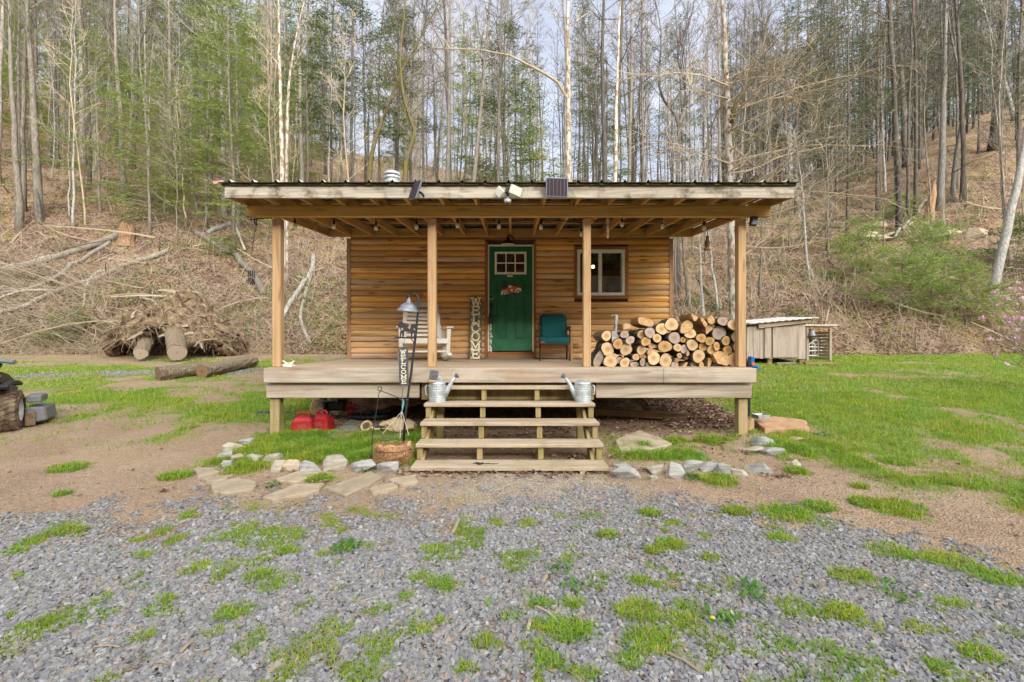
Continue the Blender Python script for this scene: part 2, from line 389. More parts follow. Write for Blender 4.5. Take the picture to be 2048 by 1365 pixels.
q = NT('window_glass'); g_ = q.n('ShaderNodeBsdfGlossy'); g_.inputs['Roughness'].default_value = .02; t_ = q.n('ShaderNodeBsdfTransparent'); t_.inputs[0].default_value = (.82, .86, .84, 1)
mx = q.n('ShaderNodeMixShader'); mx.inputs[0].default_value = .10
q.t.links.new(t_.outputs[0], mx.inputs[1]); q.t.links.new(g_.outputs[0], mx.inputs[2]); q.t.links.new(mx.outputs[0], q.out.inputs[0]); M['glass'] = q.m
q = NT('bulb_glass'); M['bulb'] = q.fin((.80,.76,.64), .12, 0, .6)
q = NT('lit_bulb'); q.b.inputs['Emission Color'].default_value = (1, .62, .2, 1); q.b.inputs['Emission Strength'].default_value = 6; M['lit'] = q.fin((1,.8,.5), .4)
q = NT('cow_hide'); n_ = q.noise(q.co(), 22, 2); M['cow'] = q.fin(q.ramp(n_, [(.58, (.035,.037,.042)), (.66, (.45,.33,.2))]), .55)
# barks
M['bk_grey'] = bark('grey_bark', (.10,.088,.07), (.23,.205,.17), (.34,.31,.265))
M['bk_dark'] = bark('dark_bark', (.045,.038,.03), (.12,.105,.088), (.205,.185,.16))
M['bk_lichen'] = bark('lichen_grey_bark', (.08,.072,.06), (.185,.172,.15), (.27,.26,.235))
M['bk_syc'] = bark('sycamore_bark', (.36,.335,.285), (.50,.465,.40), (.58,.55,.485), (6,6,2), (.25,.175,.115), .3, .75)
M['bk_white'] = bark('pale_birch_bark', (.14,.13,.12), (.35,.34,.315), (.47,.46,.43), (12,12,5), None, .6)
M['bk_moss'] = bark('mossy_bark', (.06,.05,.03), (.15,.12,.08), (.22,.19,.13), (12,12,3), (.13,.115,.025))
M['bk_tan'] = bark('tan_twigs', (.28,.225,.15), (.37,.305,.21), (.44,.375,.265), (9,9,3), None, .3)
M['bk_dead'] = bark('bleached_deadwood', (.20,.17,.135), (.38,.345,.29), (.49,.455,.40), (14,14,3), None, .6)
M['bk_log'] = bark('log_bark', (.09,.07,.045), (.24,.19,.13), (.40,.35,.28), (22,22,5), None, .9)
M['bk_fire'] = bark('firewood_bark', (.06,.045,.03), (.20,.16,.115), (.36,.33,.27), (30,9,30), None, .9)
M['bk_snag'] = bark('torn_heartwood', (.15,.09,.05), (.34,.21,.12), (.47,.32,.20), (18,18,1.5), None, .8)
# foliage
M['hem'] = leafy('hemlock_needles', [(.16,.22,.04),(.24,.31,.07),(.31,.38,.11),(.20,.27,.05),(.37,.42,.16)], .45)
M['hem_dark'] = leafy('dark_hemlock_needles', [(.085,.13,.035),(.12,.17,.05),(.16,.21,.07),(.10,.145,.045)], .25)
M['hem_grey'] = leafy('grey_green_needles', [(.11,.135,.075),(.16,.185,.10),(.19,.22,.12),(.09,.115,.07)], .3)
M['bush'] = leafy('bright_hemlock_needles', [(.18,.27,.05),(.27,.37,.08),(.36,.45,.14),(.22,.31,.06)], .5)
M['holly'] = leafy('holly_leaves', [(.02,.075,.015),(.035,.11,.02),(.05,.14,.025)], .2, .35)
M['grass'] = leafy('grass_blades', [(.13,.31,.015),(.21,.43,.022),(.28,.50,.035),(.17,.37,.022),(.36,.46,.09),(.22,.44,.028),(.46,.44,.19),(.18,.38,.022)], .35, .5, True)
M['fern'] = leafy('hillside_greens', [(.10,.19,.03),(.16,.26,.05),(.22,.31,.08),(.30,.30,.10)], .35)
M['weed'] = leafy('broad_weeds', [(.06,.17,.03),(.10,.24,.04),(.14,.28,.06)], .3, .5)
M['leaf'] = leafy('fallen_leaves', [(.25,.155,.10),(.18,.105,.07),(.32,.21,.145),(.42,.30,.22),(.22,.135,.095),(.29,.20,.145),(.12,.07,.045),(.50,.39,.31),(.15,.09,.06)], .1, .8)
M['dryg'] = leafy('dry_stems', [(.42,.33,.20),(.34,.26,.16),(.50,.42,.28),(.28,.21,.13)], .15, .9)
M['twig'] = leafy('brush_twigs', [(.38,.31,.22),(.28,.22,.155),(.46,.39,.29),(.22,.175,.12)], 0, .9)
M['root'] = leafy('hanging_roots', [(.16,.11,.07),(.30,.23,.16),(.42,.34,.25),(.12,.08,.05)], 0, .95)
M['petal'] = leafy('magnolia_petals', [(.66,.33,.50),(.74,.46,.60),(.80,.62,.70),(.58,.24,.42)], .35, .5)
M['stone_gravel'] = leafy('gravel_chips', [(.15,.152,.157),(.215,.217,.222),(.27,.272,.28),(.175,.177,.183),(.26,.26,.262),(.37,.37,.365),(.225,.228,.236),(.31,.25,.175),(.175,.18,.193),(.24,.245,.26),(.15,.15,.16),(.28,.285,.30),(.26,.215,.16)], 0, .75)
M['pea'] = leafy('pea_gravel', [(.44,.36,.24),(.36,.30,.22),(.34,.34,.35),(.54,.47,.35),(.30,.31,.33),(.50,.38,.20)], 0, .75)
def rockmat(name, a, b, c):
    q = NT(name); oc = q.co(); n = q.noise(oc, 7, 6, .65); n2 = q.noise(q.mapp(oc, (3, 3, 22)), 2.2, 3)
    r = q.n('ShaderNodeObjectInfo').outputs['Random']
    col = q.mix(.5, q.ramp(n, [(.3, a), (.5, b), (.72, c)]), q.ramp(n2, [(.35, a), (.65, c)]))
    col = q.mix(1., col, q.ramp(r, [(0, .85), (1, 1.12)]), 'MULTIPLY')
    q.bump(n, .7, .02); return q.fin(col, .85, 0, .25)
M['rock'] = rockmat('grey_quartz_rock', (.17,.17,.17), (.33,.325,.31), (.47,.46,.42))
M['rockw'] = rockmat('cream_quartz_rock', (.24,.215,.165), (.41,.375,.30), (.53,.495,.41))
M['rockt'] = rockmat('tan_rock', (.26,.21,.14), (.40,.33,.23), (.50,.43,.32))
M['flag'] = rockmat('tan_flagstone', (.28,.225,.155), (.385,.315,.22), (.46,.39,.28))
M['flago'] = rockmat('orange_sandstone', (.34,.19,.10), (.47,.29,.165), (.54,.37,.23))
# firewood end grain: rings round each log's own axis (local y)
def endgrain(name, pale, ring, heart):
    q = NT(name); oc = q.co(); sep = q.n('ShaderNodeSeparateXYZ'); q.set(sep.inputs[0], oc)
    cx = q.n('ShaderNodeCombineXYZ'); q.set(cx.inputs[0], sep.outputs[0]); q.set(cx.inputs[1], sep.outputs[2])
    ln = q.n('ShaderNodeVectorMath', operation='LENGTH'); q.set(ln.inputs[0], cx.outputs[0])
    nz = q.noise(oc, 18, 4)
    d = q.math('ADD', ln.outputs['Value'], q.math('MULTIPLY', q.math('SUBTRACT', nz, .5), .03))
    rg = q.math('SINE', q.math('MULTIPLY', d, 900.))
    r = q.n('ShaderNodeObjectInfo').outputs['Random']
    col = q.ramp(d, [(.0, heart), (.022, ring), (.05, pale), (.2, pale)])
    col = q.mix(q.math('MULTIPLY', q.math('ADD', rg, 1), .10), col, ring)
    ca = q.math('ARCTAN2', sep.outputs[0], sep.outputs[2])
    cr = q.n('ShaderNodeCombineXYZ'); q.set(cr.inputs[0], q.math('MULTIPLY', ca, 3.2)); q.set(cr.inputs[1], q.math('MULTIPLY', d, 3.)); q.set(cr.inputs[2], q.math('MULTIPLY', r, 30.))
    ck = q.ramp(q.noise(cr.outputs[0], 2.4, 3), [(.27, 1), (.31, 0)])
    col = q.mix(q.math('MULTIPLY', ck, .6), col, (.12,.06,.025))
    col = q.mix(q.ramp(nz, [(.45, 0), (.7, .35)]), col, ring)
    col = q.mix(1., col, q.ramp(r, [(0, .8), (1, 1.12)]), 'MULTIPLY')
    q.bump(nz, .3, .004); return q.fin(col, .8, 0, .2)
M['end_pale'] = endgrain('pale_end_grain', (.66,.48,.28), (.46,.30,.15), (.36,.21,.10))
M['end_warm'] = endgrain('amber_end_grain', (.56,.36,.17), (.40,.22,.08), (.27,.13,.05))
M['end_grey'] = endgrain('grey_end_grain', (.44,.36,.29), (.35,.27,.21), (.28,.20,.15))
M['end_dark'] = endgrain('dark_end_grain', (.22,.145,.085), (.16,.10,.06), (.12,.07,.04))
M['split'] = wood('split_wood', [(.56,.37,.19),(.48,.29,.13),(.40,.27,.17)], 'Y', .8, .85, 0, dark=.45)
# ================================================================ GROUND
def grav_edge(x): return np.interp(x, [-8, -3.8, -3.2, -2.8, -1.8, 0, 1.86, 2.7, 3.1, 4.2, 7], [2.9, 3.4, 3.56, 3.8, 3.6, 3.7, 3.56, 3.4, 2.75, 2.1, 1.8])
TUFTS = []      # (x, y, radius, strength) clumps seen in the photo
for px, py, rp, st in [(135,940,48,1),(125,992,22,.8),(350,955,42,1.2),(490,940,50,1.2),(640,960,34,1.1),(140,1070,35,.8),(30,1110,30,.6),(290,1115,25,.8),
        (405,1140,30,.8),(575,1110,30,.9),(520,1160,38,.8),(690,1105,22,.8),(600,1075,22,.6),(330,1210,25,.8),(100,1250,26,.8),(285,1285,26,1),(430,1270,26,.7),
        (470,1230,50,.7),(540,1180,30,.7),(560,1320,32,.7),(600,1345,30,.8),(880,1175,34,1.2),(840,1160,24,.8),(815,1200,18,.8),(870,1105,36,.7),
        (920,1090,18,.6),(735,1095,22,.6),(1215,1075,26,1.1),(1310,1105,30,.9),(1340,1095,34,1.1),(1280,1170,26,1),(1090,1215,22,1),(1150,1218,26,1.1),
        (1135,1275,58,1.1),(1080,1260,34,.9),(1280,1235,62,1.0),(1300,1290,70,.9),(1260,1330,40,.8),(1100,1330,40,.7),(1170,1360,36,.9),(850,1270,22,.8),
        (880,1255,24,.8),(770,1225,22,.7),(740,1235,18,.6),(1020,1240,24,.8),(1365,1220,22,.8),(1300,1030,26,1),(1475,1030,34,1),(1570,1030,70,1.1),
        (1640,1020,40,1),(1560,1080,34,.8),(1800,1020,64,1.1),(1730,1010,40,.9),(1720,975,22,.9),(1790,925,44,1.1),(1950,970,80,1.2),(1890,965,44,1),
        (1700,1160,52,.7),(1420,1120,26,.9),(1465,1165,18,.8),(1690,1235,44,.9),(1740,1260,30,.8),(1905,1215,34,.8),(1960,1320,50,.8),(1880,1340,28,.8),
        (1780,1110,60,.5),(1900,1130,70,.7),(1990,1160,60,.8),(1360,1250,40,.7),(1440,965,48,1.3),(1590,945,26,1.1),(940,1045,14,.5),(1410,1075,14,.5),
        (700,1020,14,.4),(560,1040,14,.4),(660,1250,22,.6),(720,1300,22,.7),(930,1340,26,.7),(780,1340,20,.6),(40,1160,22,.5),(1500,1320,24,.7),(1570,1290,20,.7)]:
    p = G(px, py); TUFTS.append((p.x, p.y, rp*p.y/FPX, st))
def masks(x, y):
    """grass, gravel and leaf-litter cover at ground points (world metres)"""
    n1 = fbm(x/.9, y/.9, 4, 71); n2 = fbm(x/.25, y/.25, 3, 72); n3 = fbm(x/2.6, y/1.1, 3, 73); n4 = fbm(x/.07, y/.07, 2, 74); n5 = fbm(x/.6+7, y/.6, 3, 75); n6 = fbm(x/.13, y/.13, 2, 76)
    yy = np.maximum(y, .6)
    r = np.hypot(x, y); px = np.clip(1024+FPX*x/yy, -500, 2550)
    cs = 1/np.sqrt(1+((px-1024)/FPX)**2)
    toe = (16.3+.9*(vnoise(px/160., px*0, 5)-.5))/cs
    lit = sstep(-.7, .5, r-toe+(n1-.5)*2.2)
    # right lawn
    xb = np.interp(y, [2, 4, 4.5, 5.3, 7, 9, 12], [4.9, 4.55, 4.4, 4.2, 3.75, 3.4, 3.3])
    lawn_r = sstep(-.6, .5, x-xb+(n1-.5)*2.3)*sstep(2.6, 4.0, y)
    lawn_r = lawn_r*np.clip(.12+1.2*sstep(.34, .62, n1*.45+n3*.3+n2*.25+sstep(6, 9, y)*.07), 0, 1)
    # left yard: thin strips of grass over dirt
    near = sstep(-7.5, -4.2, x)
    lf = sstep(6.15, 6.9, y+(n1-.5)*1.2)*sstep(-2.3, -3.1, x)*sstep(.40-.12*near, .62-.10*near, n3*.40+n1*.33+n2*.27)*sstep(15.8, 13.2, y+.0*x)
    lf = np.maximum(lf, .85*sstep(.55, .66, n1)*sstep(5.3, 6.2, y)*sstep(-3.2, -4.2, x)*sstep(9, 7, y))
    # beds either side of the steps
    bl = sstep(-3.45, -3.15, x+(n1-.5)*.5)*sstep(-.98, -1.2, x)*sstep(4.9, 5.1, y+(n2-.5)*.3)*sstep(6.3, 5.95, y+(n1-.5)*.5)
    bl = bl*np.clip(.30+1.5*(n1*.6+n2*.4-.36), .08, .8)
    br = sstep(1.05, 1.3, x)*sstep(3.7, 3.3, x)*sstep(4.95, 5.2, y)*sstep(6.1, 5.7, y+(n1-.5)*.5)*sstep(.46, .6, n1*.5+n2*.5)*.9
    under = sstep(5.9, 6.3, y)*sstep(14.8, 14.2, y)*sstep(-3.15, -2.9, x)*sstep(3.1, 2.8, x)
    tf = np.zeros_like(x)
    for (tx, ty, tr, st) in TUFTS:
        d = np.hypot(x-tx, (y-ty)*1.35)/tr
        m = d < 1.7
        if m.any(): tf[m] = np.maximum(tf[m], st*np.clip(1.15-d[m]-(n2[m]-.5)*2.6-(n4[m]-.5)*1.6, 0, 1))
    ge = grav_edge(x)
    grav = sstep(.75, -.45, y-ge+(n1-.5)*1.7+(n2-.5)*1.3+(n6-.5)*.9)*sstep(-9, -7, x)*(1-.75*sstep(.58, .70, n1*.5+n2*.5))
    scat = sstep(.535, .605, n2*.28+n5*.27+n6*.45-.02*sstep(.5, -2.5, x))*np.maximum(grav, sstep(.6, -.1, y-ge))*.75
    drive = sstep(.55, .35, np.abs(y-(11.6+.12*(x+8))+(n1-.5)*.7))*sstep(-12.5, -11, x)*sstep(-4.6, -5.3, x)*sstep(.35, .6, n1*.5+n2*.5)*.85
    coal = sstep(.5, .3, np.hypot((x+3.75)/.9, (y-7.25)/.35)+(n2-.5)*.4)
    haze_ = .30*sstep(.48, .62, n5*.5+n6*.5)*sstep(4.2, 7.0, y)
    g = np.maximum.reduce([haze_, lawn_r, lf, bl, br, scat, np.minimum(tf, 1)*.62])*(1-under)*(1-lit)*(1-drive*.9)*(1-coal)
    g = np.where((y < ge-.1) & (tf < .05) & (scat < .05), g*.35, g)
    pea = sstep(2.6, .6, np.abs(x-.25)*1.7+np.abs(y-4.25)*1.6+(n1-.5)*1.5)*(1-grav)
    return g, np.maximum(grav, drive), lit, under, pea, coal
def axis_pts(fine0, fine1, step, lo, hi, g):
    a = list(np.arange(fine0, fine1, step)); d = step; v = a[-1]
    while v < hi: d = min(d*g, 2.4); v += d; a.append(v)
    d = step; v = fine0; b = []
    while v > lo: d = min(d*g, 2.4); v -= d; b.append(v)
    return np.array(b[::-1]+a)
gx = axis_pts(-6.2, 6.2, .045, -130, 130, 1.035); gy = axis_pts(1.4, 9.2, .045, -110, 120, 1.03)
X, Y = np.meshgrid(gx, gy); nx, ny = len(gx), len(gy)
Z = terrain(X.ravel(), Y.ravel())
gm, vm, lm, um, pm, cm = masks(X.ravel(), Y.ravel())
Z = Z+vm*(fbm(X.ravel()/.05, Y.ravel()/.05, 2, 91)-.5)*.012*(Y.ravel() < 9)
mb = MB(); i = (np.arange(ny-1)[:, None]*nx+np.arange(nx-1)[None]).ravel()
mb.add(np.stack([X.ravel(), Y.ravel(), Z], -1), np.stack([i, i+1, i+nx+1, i+nx], -1))
q = NT('yard_ground'); oc = q.co()
nA = q.noise(oc, 1.3, 6, .65); nB = q.noise(oc, 22, 5, .7); nC = q.noise(oc, 5, 4, .6); nD = q.noise(q.mapp(oc, (60, 18, 30), (0, 0, .5)), 1.2, 3, .6)
dirt = q.ramp(nA, [(.3, (.29,.20,.13)), (.5, (.40,.29,.195)), (.7, (.49,.375,.26))])
dirt = q.mix(.5, dirt, q.ramp(nB, [(.3, (.21,.145,.09)), (.55, (.38,.28,.19)), (.75, (.54,.435,.325))]))
dirt = q.mix(q.ramp(nD, [(.58, 0), (.70, .3)]), dirt, (.58,.46,.32))
peac = q.ramp(q.voro(oc, 70, out='Color'), [(.2, (.28,.22,.15)), (.45, (.42,.33,.22)), (.6, (.33,.32,.32)), (.85, (.54,.47,.34))])
dirt = q.mix(q.math('MULTIPLY', q.attr('pea'), .6), dirt, peac)
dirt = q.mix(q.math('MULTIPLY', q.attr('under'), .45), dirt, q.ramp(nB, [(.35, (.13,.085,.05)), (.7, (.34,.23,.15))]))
grs = q.ramp(nC, [(.3, (.13,.21,.025)), (.5, (.22,.32,.045)), (.72, (.36,.38,.11))])
grs = q.mix(q.ramp(nB, [(.35, .7), (.6, 0)]), grs, (.07,.12,.02))
grs = q.mix(q.ramp(nD, [(.55, 0), (.66, .5)]), grs, (.33,.30,.12))
gv = q.ramp(q.voro(oc, 42, out='Color'), [(.1, (.10,.10,.105)), (.5, (.18,.18,.19)), (.8, (.27,.27,.285))])
gv = q.mix(q.ramp(q.noise(oc, 3.2, 5), [(.5, 0), (.72, .7)]), gv, (.22,.155,.10))
gv = q.mix(q.ramp(q.voro(oc, 42), [(.35, 0), (.62, .75)]), gv, (.11,.085,.065))
lf1 = q.ramp(q.voro(q.mapp(oc, (1, 1, .6)), 9, out='Color'), [(.08, (.09,.058,.038)), (.35, (.22,.145,.10)), (.6, (.31,.215,.155)), (.85, (.46,.35,.27))])
lf2 = q.ramp(q.voro(oc, 23, out='Color'), [(.1, (.075,.05,.034)), (.5, (.23,.155,.108)), (.85, (.42,.315,.24))])
lit = q.mix(.5, lf1, lf2)
lit = q.mix(q.ramp(q.noise(oc, .55, 5, .6), [(.44, 0), (.66, .8)]), lit, q.ramp(nB, [(.3, (.21,.14,.06)), (.5, (.36,.25,.125)), (.7, (.45,.34,.19))]))
lit = q.mix(q.ramp(q.noise(oc, .8, 6, .7), [(.50, 0), (.58, .55)]), lit, q.mix(1., lit, (.42, .40, .40), 'MULTIPLY'))
lit = q.mix(q.ramp(q.noise(oc, 1.1, 6, .7), [(.53, 0), (.63, .7)]), lit, q.ramp(nB, [(.35, (.075,.10,.025)), (.65, (.19,.20,.055))]))
coal = q.ramp(q.voro(oc, 30, out='Color'), [(.2, (.03,.03,.035)), (.8, (.12,.12,.135))])
col = q.mix(q.attr('gravel'), dirt, gv)
ga = q.math('MULTIPLY', q.attr('grass'), 1.25, True)
gk = q.ramp(q.math('ADD', ga, q.math('MULTIPLY', q.math('SUBTRACT', nB, .5), 1.3)), [(.36, 0), (.75, .75)])
col = q.mix(gk, col, grs)
col = q.mix(q.attr('litter'), col, lit); col = q.mix(q.attr('coal'), col, coal)
h = q.math('ADD', q.math('ADD', q.math('MULTIPLY', nB, 1.2), q.voro(oc, 60)), q.math('MULTIPLY', q.voro(oc, 16), q.math('MULTIPLY', q.attr('litter'), 3.)))
q.bump(h, .75, .03)
M['ground'] = q.fin(col, .95, 0, .12)
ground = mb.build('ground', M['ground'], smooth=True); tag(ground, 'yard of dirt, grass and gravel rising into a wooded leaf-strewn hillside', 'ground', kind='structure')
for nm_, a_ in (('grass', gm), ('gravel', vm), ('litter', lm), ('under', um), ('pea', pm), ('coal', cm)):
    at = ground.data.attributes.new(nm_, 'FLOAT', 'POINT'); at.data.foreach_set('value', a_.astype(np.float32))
# ================================================================ THE CABIN
SF, SB, DB = 5.90, 8.65, 8.65
def xz(px, py, D): p = P(px, py, D); return p.x, p.z
cabin = thing('log_cabin', 'small brown log-sided cabin with green door and a deep porch', 'cabin', (0, 7, 0))
def part(mb, name, mat, par=None, **kw): return mb.build(name, mat, par or cabin, world=True, **kw)
DECKZ = 1.156
# siding: half-round courses laid between the openings
xL, xR = -3.05, 2.975; zt = 3.42
dx0, dx1 = xz(970, 0, DB)[0], xz(1072, 0, DB)[0]; dz1 = xz(0, 484, DB)[1]
wx0, wx1 = xz(1148, 0, DB)[0], xz(1255.5, 0, DB)[0]; wz0, wz1 = xz(0, 598.5, DB)[1], xz(0, 494, DB)[1]
mb = MB(); rnd = random.Random(4); z = DECKZ+.002; CH = .1085
while z < zt:
    ct = [(xL, xR)]
    def cut(iv, a, b):
        out = []
        for s, e in iv:
            if b <= s or a >= e: out.append((s, e)); continue
            if a > s: out.append((s, a))
            if b < e: out.append((b, e))
        return out
    if z < dz1-.03: ct = cut(ct, dx0, dx1)
    if z+CH > wz0+.03 and z < wz1-.03: ct = cut(ct, wx0, wx1)
    jj = []
    for s, e in ct:
        if e-s > 1.3 and rnd.random() < .55:
            m_ = rnd.uniform(s+.4, e-.4); jj += [(s, m_-.001), (m_+.001, e)]
        else: jj.append((s, e))
    for s, e in jj:
        k = 7; t = np.linspace(0, 1, k); b = .016+.022*np.sin(np.pi*np.clip(t, .0, 1))**.5+rnd.uniform(-.004, .004)
        zz = z+.003+t*(CH-.006)
        v = []
        for xx in (s, e):
            for a_, bz in zip(b, zz): v.append((xx, DB-a_, bz))
            v.append((xx, DB+.02, zz[-1])); v.append((xx, DB+.02, zz[0]))
        n = k+2; f = [[i_, i_+1, n+i_+1, n+i_] for i_ in range(n-1)]+[[n-1, 0, n, 2*n-1]]
        mb.add(v, [np.array(f), np.array([list(range(n))]), np.array([[n+i_ for i_ in range(n)][::-1]])])
    z += CH
part(mb, 'log_siding', M['siding'], smooth=False)
# wall sheathing with the openings, side and back walls, floor and ceiling
HB = 14.2; mb = MB()
y0, y1 = DB+.021, DB+.12
iwx0, iwx1, iwz0, iwz1 = xz(1154, 0, DB)[0], xz(1249, 0, DB)[0], xz(0, 591, DB)[1], xz(0, 500, DB)[1]
mb.box(xL, iwx0, y0, y1, DECKZ-.3, 3.55); mb.box(iwx1, xR, y0, y1, DECKZ-.3, 3.55)
mb.box(iwx0, iwx1, y0, y1, DECKZ-.3, iwz0); mb.box(iwx0, iwx1, y0, y1, iwz1, 3.55)
mb.box(xL, xL+.1, y1, HB, DECKZ-.3, 3.62); mb.box(xR-.1, xR, y1, HB, DECKZ-.3, 3.62); mb.box(xL+.1, xR-.1, HB-.1, HB, DECKZ-.3, 3.62)
mb.box(xL+.1, xR-.1, y1, HB-.1, DECKZ-.25, DECKZ-.02); mb.box(xL+.1, xR-.1, y1, HB-.1, 3.50, 3.55)
mb.box(-.2, -.1, y1, y1+3.2, DECKZ, 3.5); mb.box(-.1, xR-.1, y1+3.0, y1+3.1, DECKZ, 3.5)
part(mb, 'wall', M['room'])
for xx0, xx1 in ((xL-.075, xL), (xR, xR+.075)):
    part(MB().box(xx0, xx1, DB-.045, DB+.09, DECKZ-.14, 3.44), 'corner_trim', M['corner'], bevel=.004)
mb = MB().box(xL, xR, DB-.03, DB+.02, 3.425, 3.475); part(mb, 'frieze_board', M['trimx'], bevel=.004)
# door
d = part(MB().box(*[xz(979, 0, DB)[0], xz(1064.5, 0, DB)[0]], DB-.02, DB+.02, 1.312, xz(0, 494, DB)[1]), 'door', M['green'], bevel=.004)
mb = MB()
for a, b in ((992, 1014), (1028, 1051)):
    X0, X1 = xz(a, 0, DB)[0], xz(b, 0, DB)[0]; Z0, Z1 = xz(0, 677.5, DB)[1], xz(0, 562, DB)[1]
    for (e0, e1, g0, g1) in ((X0, X1, Z0, Z0+.018), (X0, X1, Z1-.018, Z1), (X0, X0+.018, Z0+.018, Z1-.018), (X1-.018, X1, Z0+.018, Z1-.018)):
        mb.box(e0, e1, DB-.030, DB-.0205, g0, g1)
    mb.box(X0+.045, X1-.045, DB-.030, DB-.0205, Z0+.045, Z1-.045)
mb.build('panel_moulding', M['green'], d, loc=(0, 0, 0), world=True, bevel=.005)
mb = MB(); X0, X1, Z0, Z1 = xz(989.5, 0, DB)[0], xz(1052.8, 0, DB)[0], xz(0, 549.6, DB)[1], xz(0, 504.7, DB)[1]
t = .04
for b_ in ((X0, X1, Z1-t, Z1), (X0, X1, Z0, Z0+t), (X0, X0+t, Z0+t, Z1-t), (X1-t, X1, Z0+t, Z1-t)): mb.box(b_[0], b_[1], DB-.04, DB-.0205, b_[2], b_[3])
for k in (1, 2): xx = X0+t+(X1-X0-2*t)*k/3; mb.box(xx-.011, xx+.011, DB-.036, DB-.0205, Z0+t, Z1-t)
zz = (Z0+Z1)/2; mb.box(X0+t, X1-t, DB-.0345, DB-.0205, zz-.011, zz+.011)
mb.build('door_window_frame', M['cream'], d, world=True)
q = NT('dark_door_glass'); vv = q.mapp(q.co(), (34, 1, 5)); M['doorglass'] = q.fin(q.ramp(q.noise(vv, 1.2, 3), [(.35, (.012,.009,.008)), (.7, (.09,.055,.04))]), .06, 0, .7)
MB().box(X0+t-.002, X1-t+.002, DB-.026, DB-.0208, Z0+t-.002, Z1-t+.002).build('door_pane', M['doorglass'], d, world=True)
mb = MB(); c = P(982.5, 595.5, DB); mb.box(c.x-.038, c.x+.038, DB-.032, DB-.0205, c.z-.038, c.z+.038); l = mb.build('deadbolt_plate', M['zinc'], d, world=True, bevel=.006)
mb = MB(); mb.lathe([(.03, 0), (.03, .03), (.012, .034), (.012, .05)], 14, Matrix.Translation((c.x, DB-.033, c.z))@Matrix.Rotation(R(90), 4, 'X')); mb.build('deadbolt', M['black'], d, world=True, smooth=False)
mb = MB(); c = P(982.5, 612, DB); mb.box(c.x-.035, c.x+.035, DB-.045, DB-.0205, c.z-.05, c.z+.045)
mb.tube([(c.x, DB-.05, c.z-.02), (c.x, DB-.095, c.z-.04), (c.x+.0, DB-.095, c.z-.16), (c.x, DB-.05, c.z-.19)], .012, 8)
mb.build('door_handle', M['black'], d, world=True, bevel=.004)
c = P(981.5, 640, DB); mb = MB(); mb.box(c.x-.042, c.x+.042, DB-.10, DB-.045, c.z-.075, c.z+.055)
mb.tube([(c.x-.026, DB-.07, c.z+.05), (c.x-.026, DB-.07, c.z+.10), (c.x, DB-.07, c.z+.125), (c.x+.026, DB-.07, c.z+.10), (c.x+.026, DB-.07, c.z+.05)], .008, 6)
lk = mb.build('key_lockbox', M['blackp'], d, world=True, bevel=.006)
c = P(1020, 553, DB); MB().box(c.x-.052, c.x+.052, DB-.026, DB-.0206, c.z-.012, c.z+.012).build('name_plate', M['cream'], d, world=True)
rr = random.Random(9); mb = MB()      # chipped paint on the latch edge
for k in range(46):
    pz = rr.uniform(648, 703) if rr.random() < .8 else rr.uniform(694, 704); c = P(979.8+abs(rr.gauss(0, 1.6)), pz, DB); s_ = rr.uniform(.006, .02)
    mb.prism([(s_*math.cos(a_)*rr.uniform(.4, .9), s_*1.6*math.sin(a_)*rr.uniform(.6, 1.1)) for a_ in np.arange(7)*.897], .0012+.0002*(k % 5), Matrix.Translation((c.x+.004, DB-.0203, c.z))@Matrix.Rotation(R(90), 4, 'X'))
mb.build('chipped_paint', M['cream'], d, world=True)
mb = MB(); a0, a1 = xz(976, 0, DB)[0], xz(1067, 0, DB)[0]; zt_ = xz(0, 490.5, DB)[1]
mb.box(a0, a0+.025, DB-.035, DB+.02, 1.30, zt_); mb.box(a1-.022, a1, DB-.035, DB+.02, 1.30, zt_); mb.box(a0+.025, a1-.022, DB-.035, DB+.02, zt_-.03, zt_)
part(mb, 'door_jamb', M['cream'])
mb = MB(); mb.box(dx0, a0, DB-.06, DB+.02, DECKZ+.004, dz1); mb.box(a1, dx1, DB-.06, DB+.02, DECKZ+.004, dz1); part(mb, 'door_casing', M['trim'], bevel=.004)
mb = MB().box(a0, a1, DB-.055, DB+.02, DECKZ+.012, 1.285); part(mb, 'kick_board', M['trimx'], bevel=.004)
part(MB().box(a0-.05, a1+.0, DB-.16, DB-.056, DECKZ+.003, DECKZ+.022), 'door_sill', M['greypl'], bevel=.003)
# window
mb = MB()
for b_ in ((wx0, wx1, wz1-.06, wz1), (wx0, wx1, wz0, wz0+.06), (wx0, wx0+.052, wz0+.06, wz1-.06), (wx1-.062, wx1, wz0+.06, wz1-.06)): mb.box(b_[0], b_[1], DB-.058, DB+.02, b_[2], b_[3])
wtrim = part(mb, 'window_trim', M['trimx'], bevel=.004)
fx0, fx1, fz0, fz1 = xz(1153.3, 0, DB)[0], xz(1249.6, 0, DB)[0], xz(0, 592, DB)[1], xz(0, 499, DB)[1]
fx0 = max(fx0, wx0+.0525); fx1 = min(fx1, wx1-.0625); fz0 = max(fz0, wz0+.0605); fz1 = min(fz1, wz1-.0605); t = .058
mb = MB()
for b_ in ((fx0, fx1, fz1-t, fz1), (fx0, fx1, fz0, fz0+t), (fx0, fx0+t, fz0+t, fz1-t), (fx1-t, fx1, fz0+t, fz1-t)): mb.box(b_[0], b_[1], DB-.05, DB+.10, b_[2], b_[3])
m0, m1 = xz(1196.3, 0, DB)[0], xz(1203, 0, DB)[0]; mb.box(m0, m1, DB-.046, DB+.03, fz0+t, fz1-t)
win = part(mb, 'window', M['white'], bevel=.004)
for a_, b_ in ((fx0+t, m0), (m1, fx1-t)): MB().box(a_, b_, DB-.012, DB-.008, fz0+t, fz1-t).build('window_pane', M['glass'], win, world=True)
mb = MB(); xs = np.linspace(fx0+t+.01, fx1-t-.01, 60)
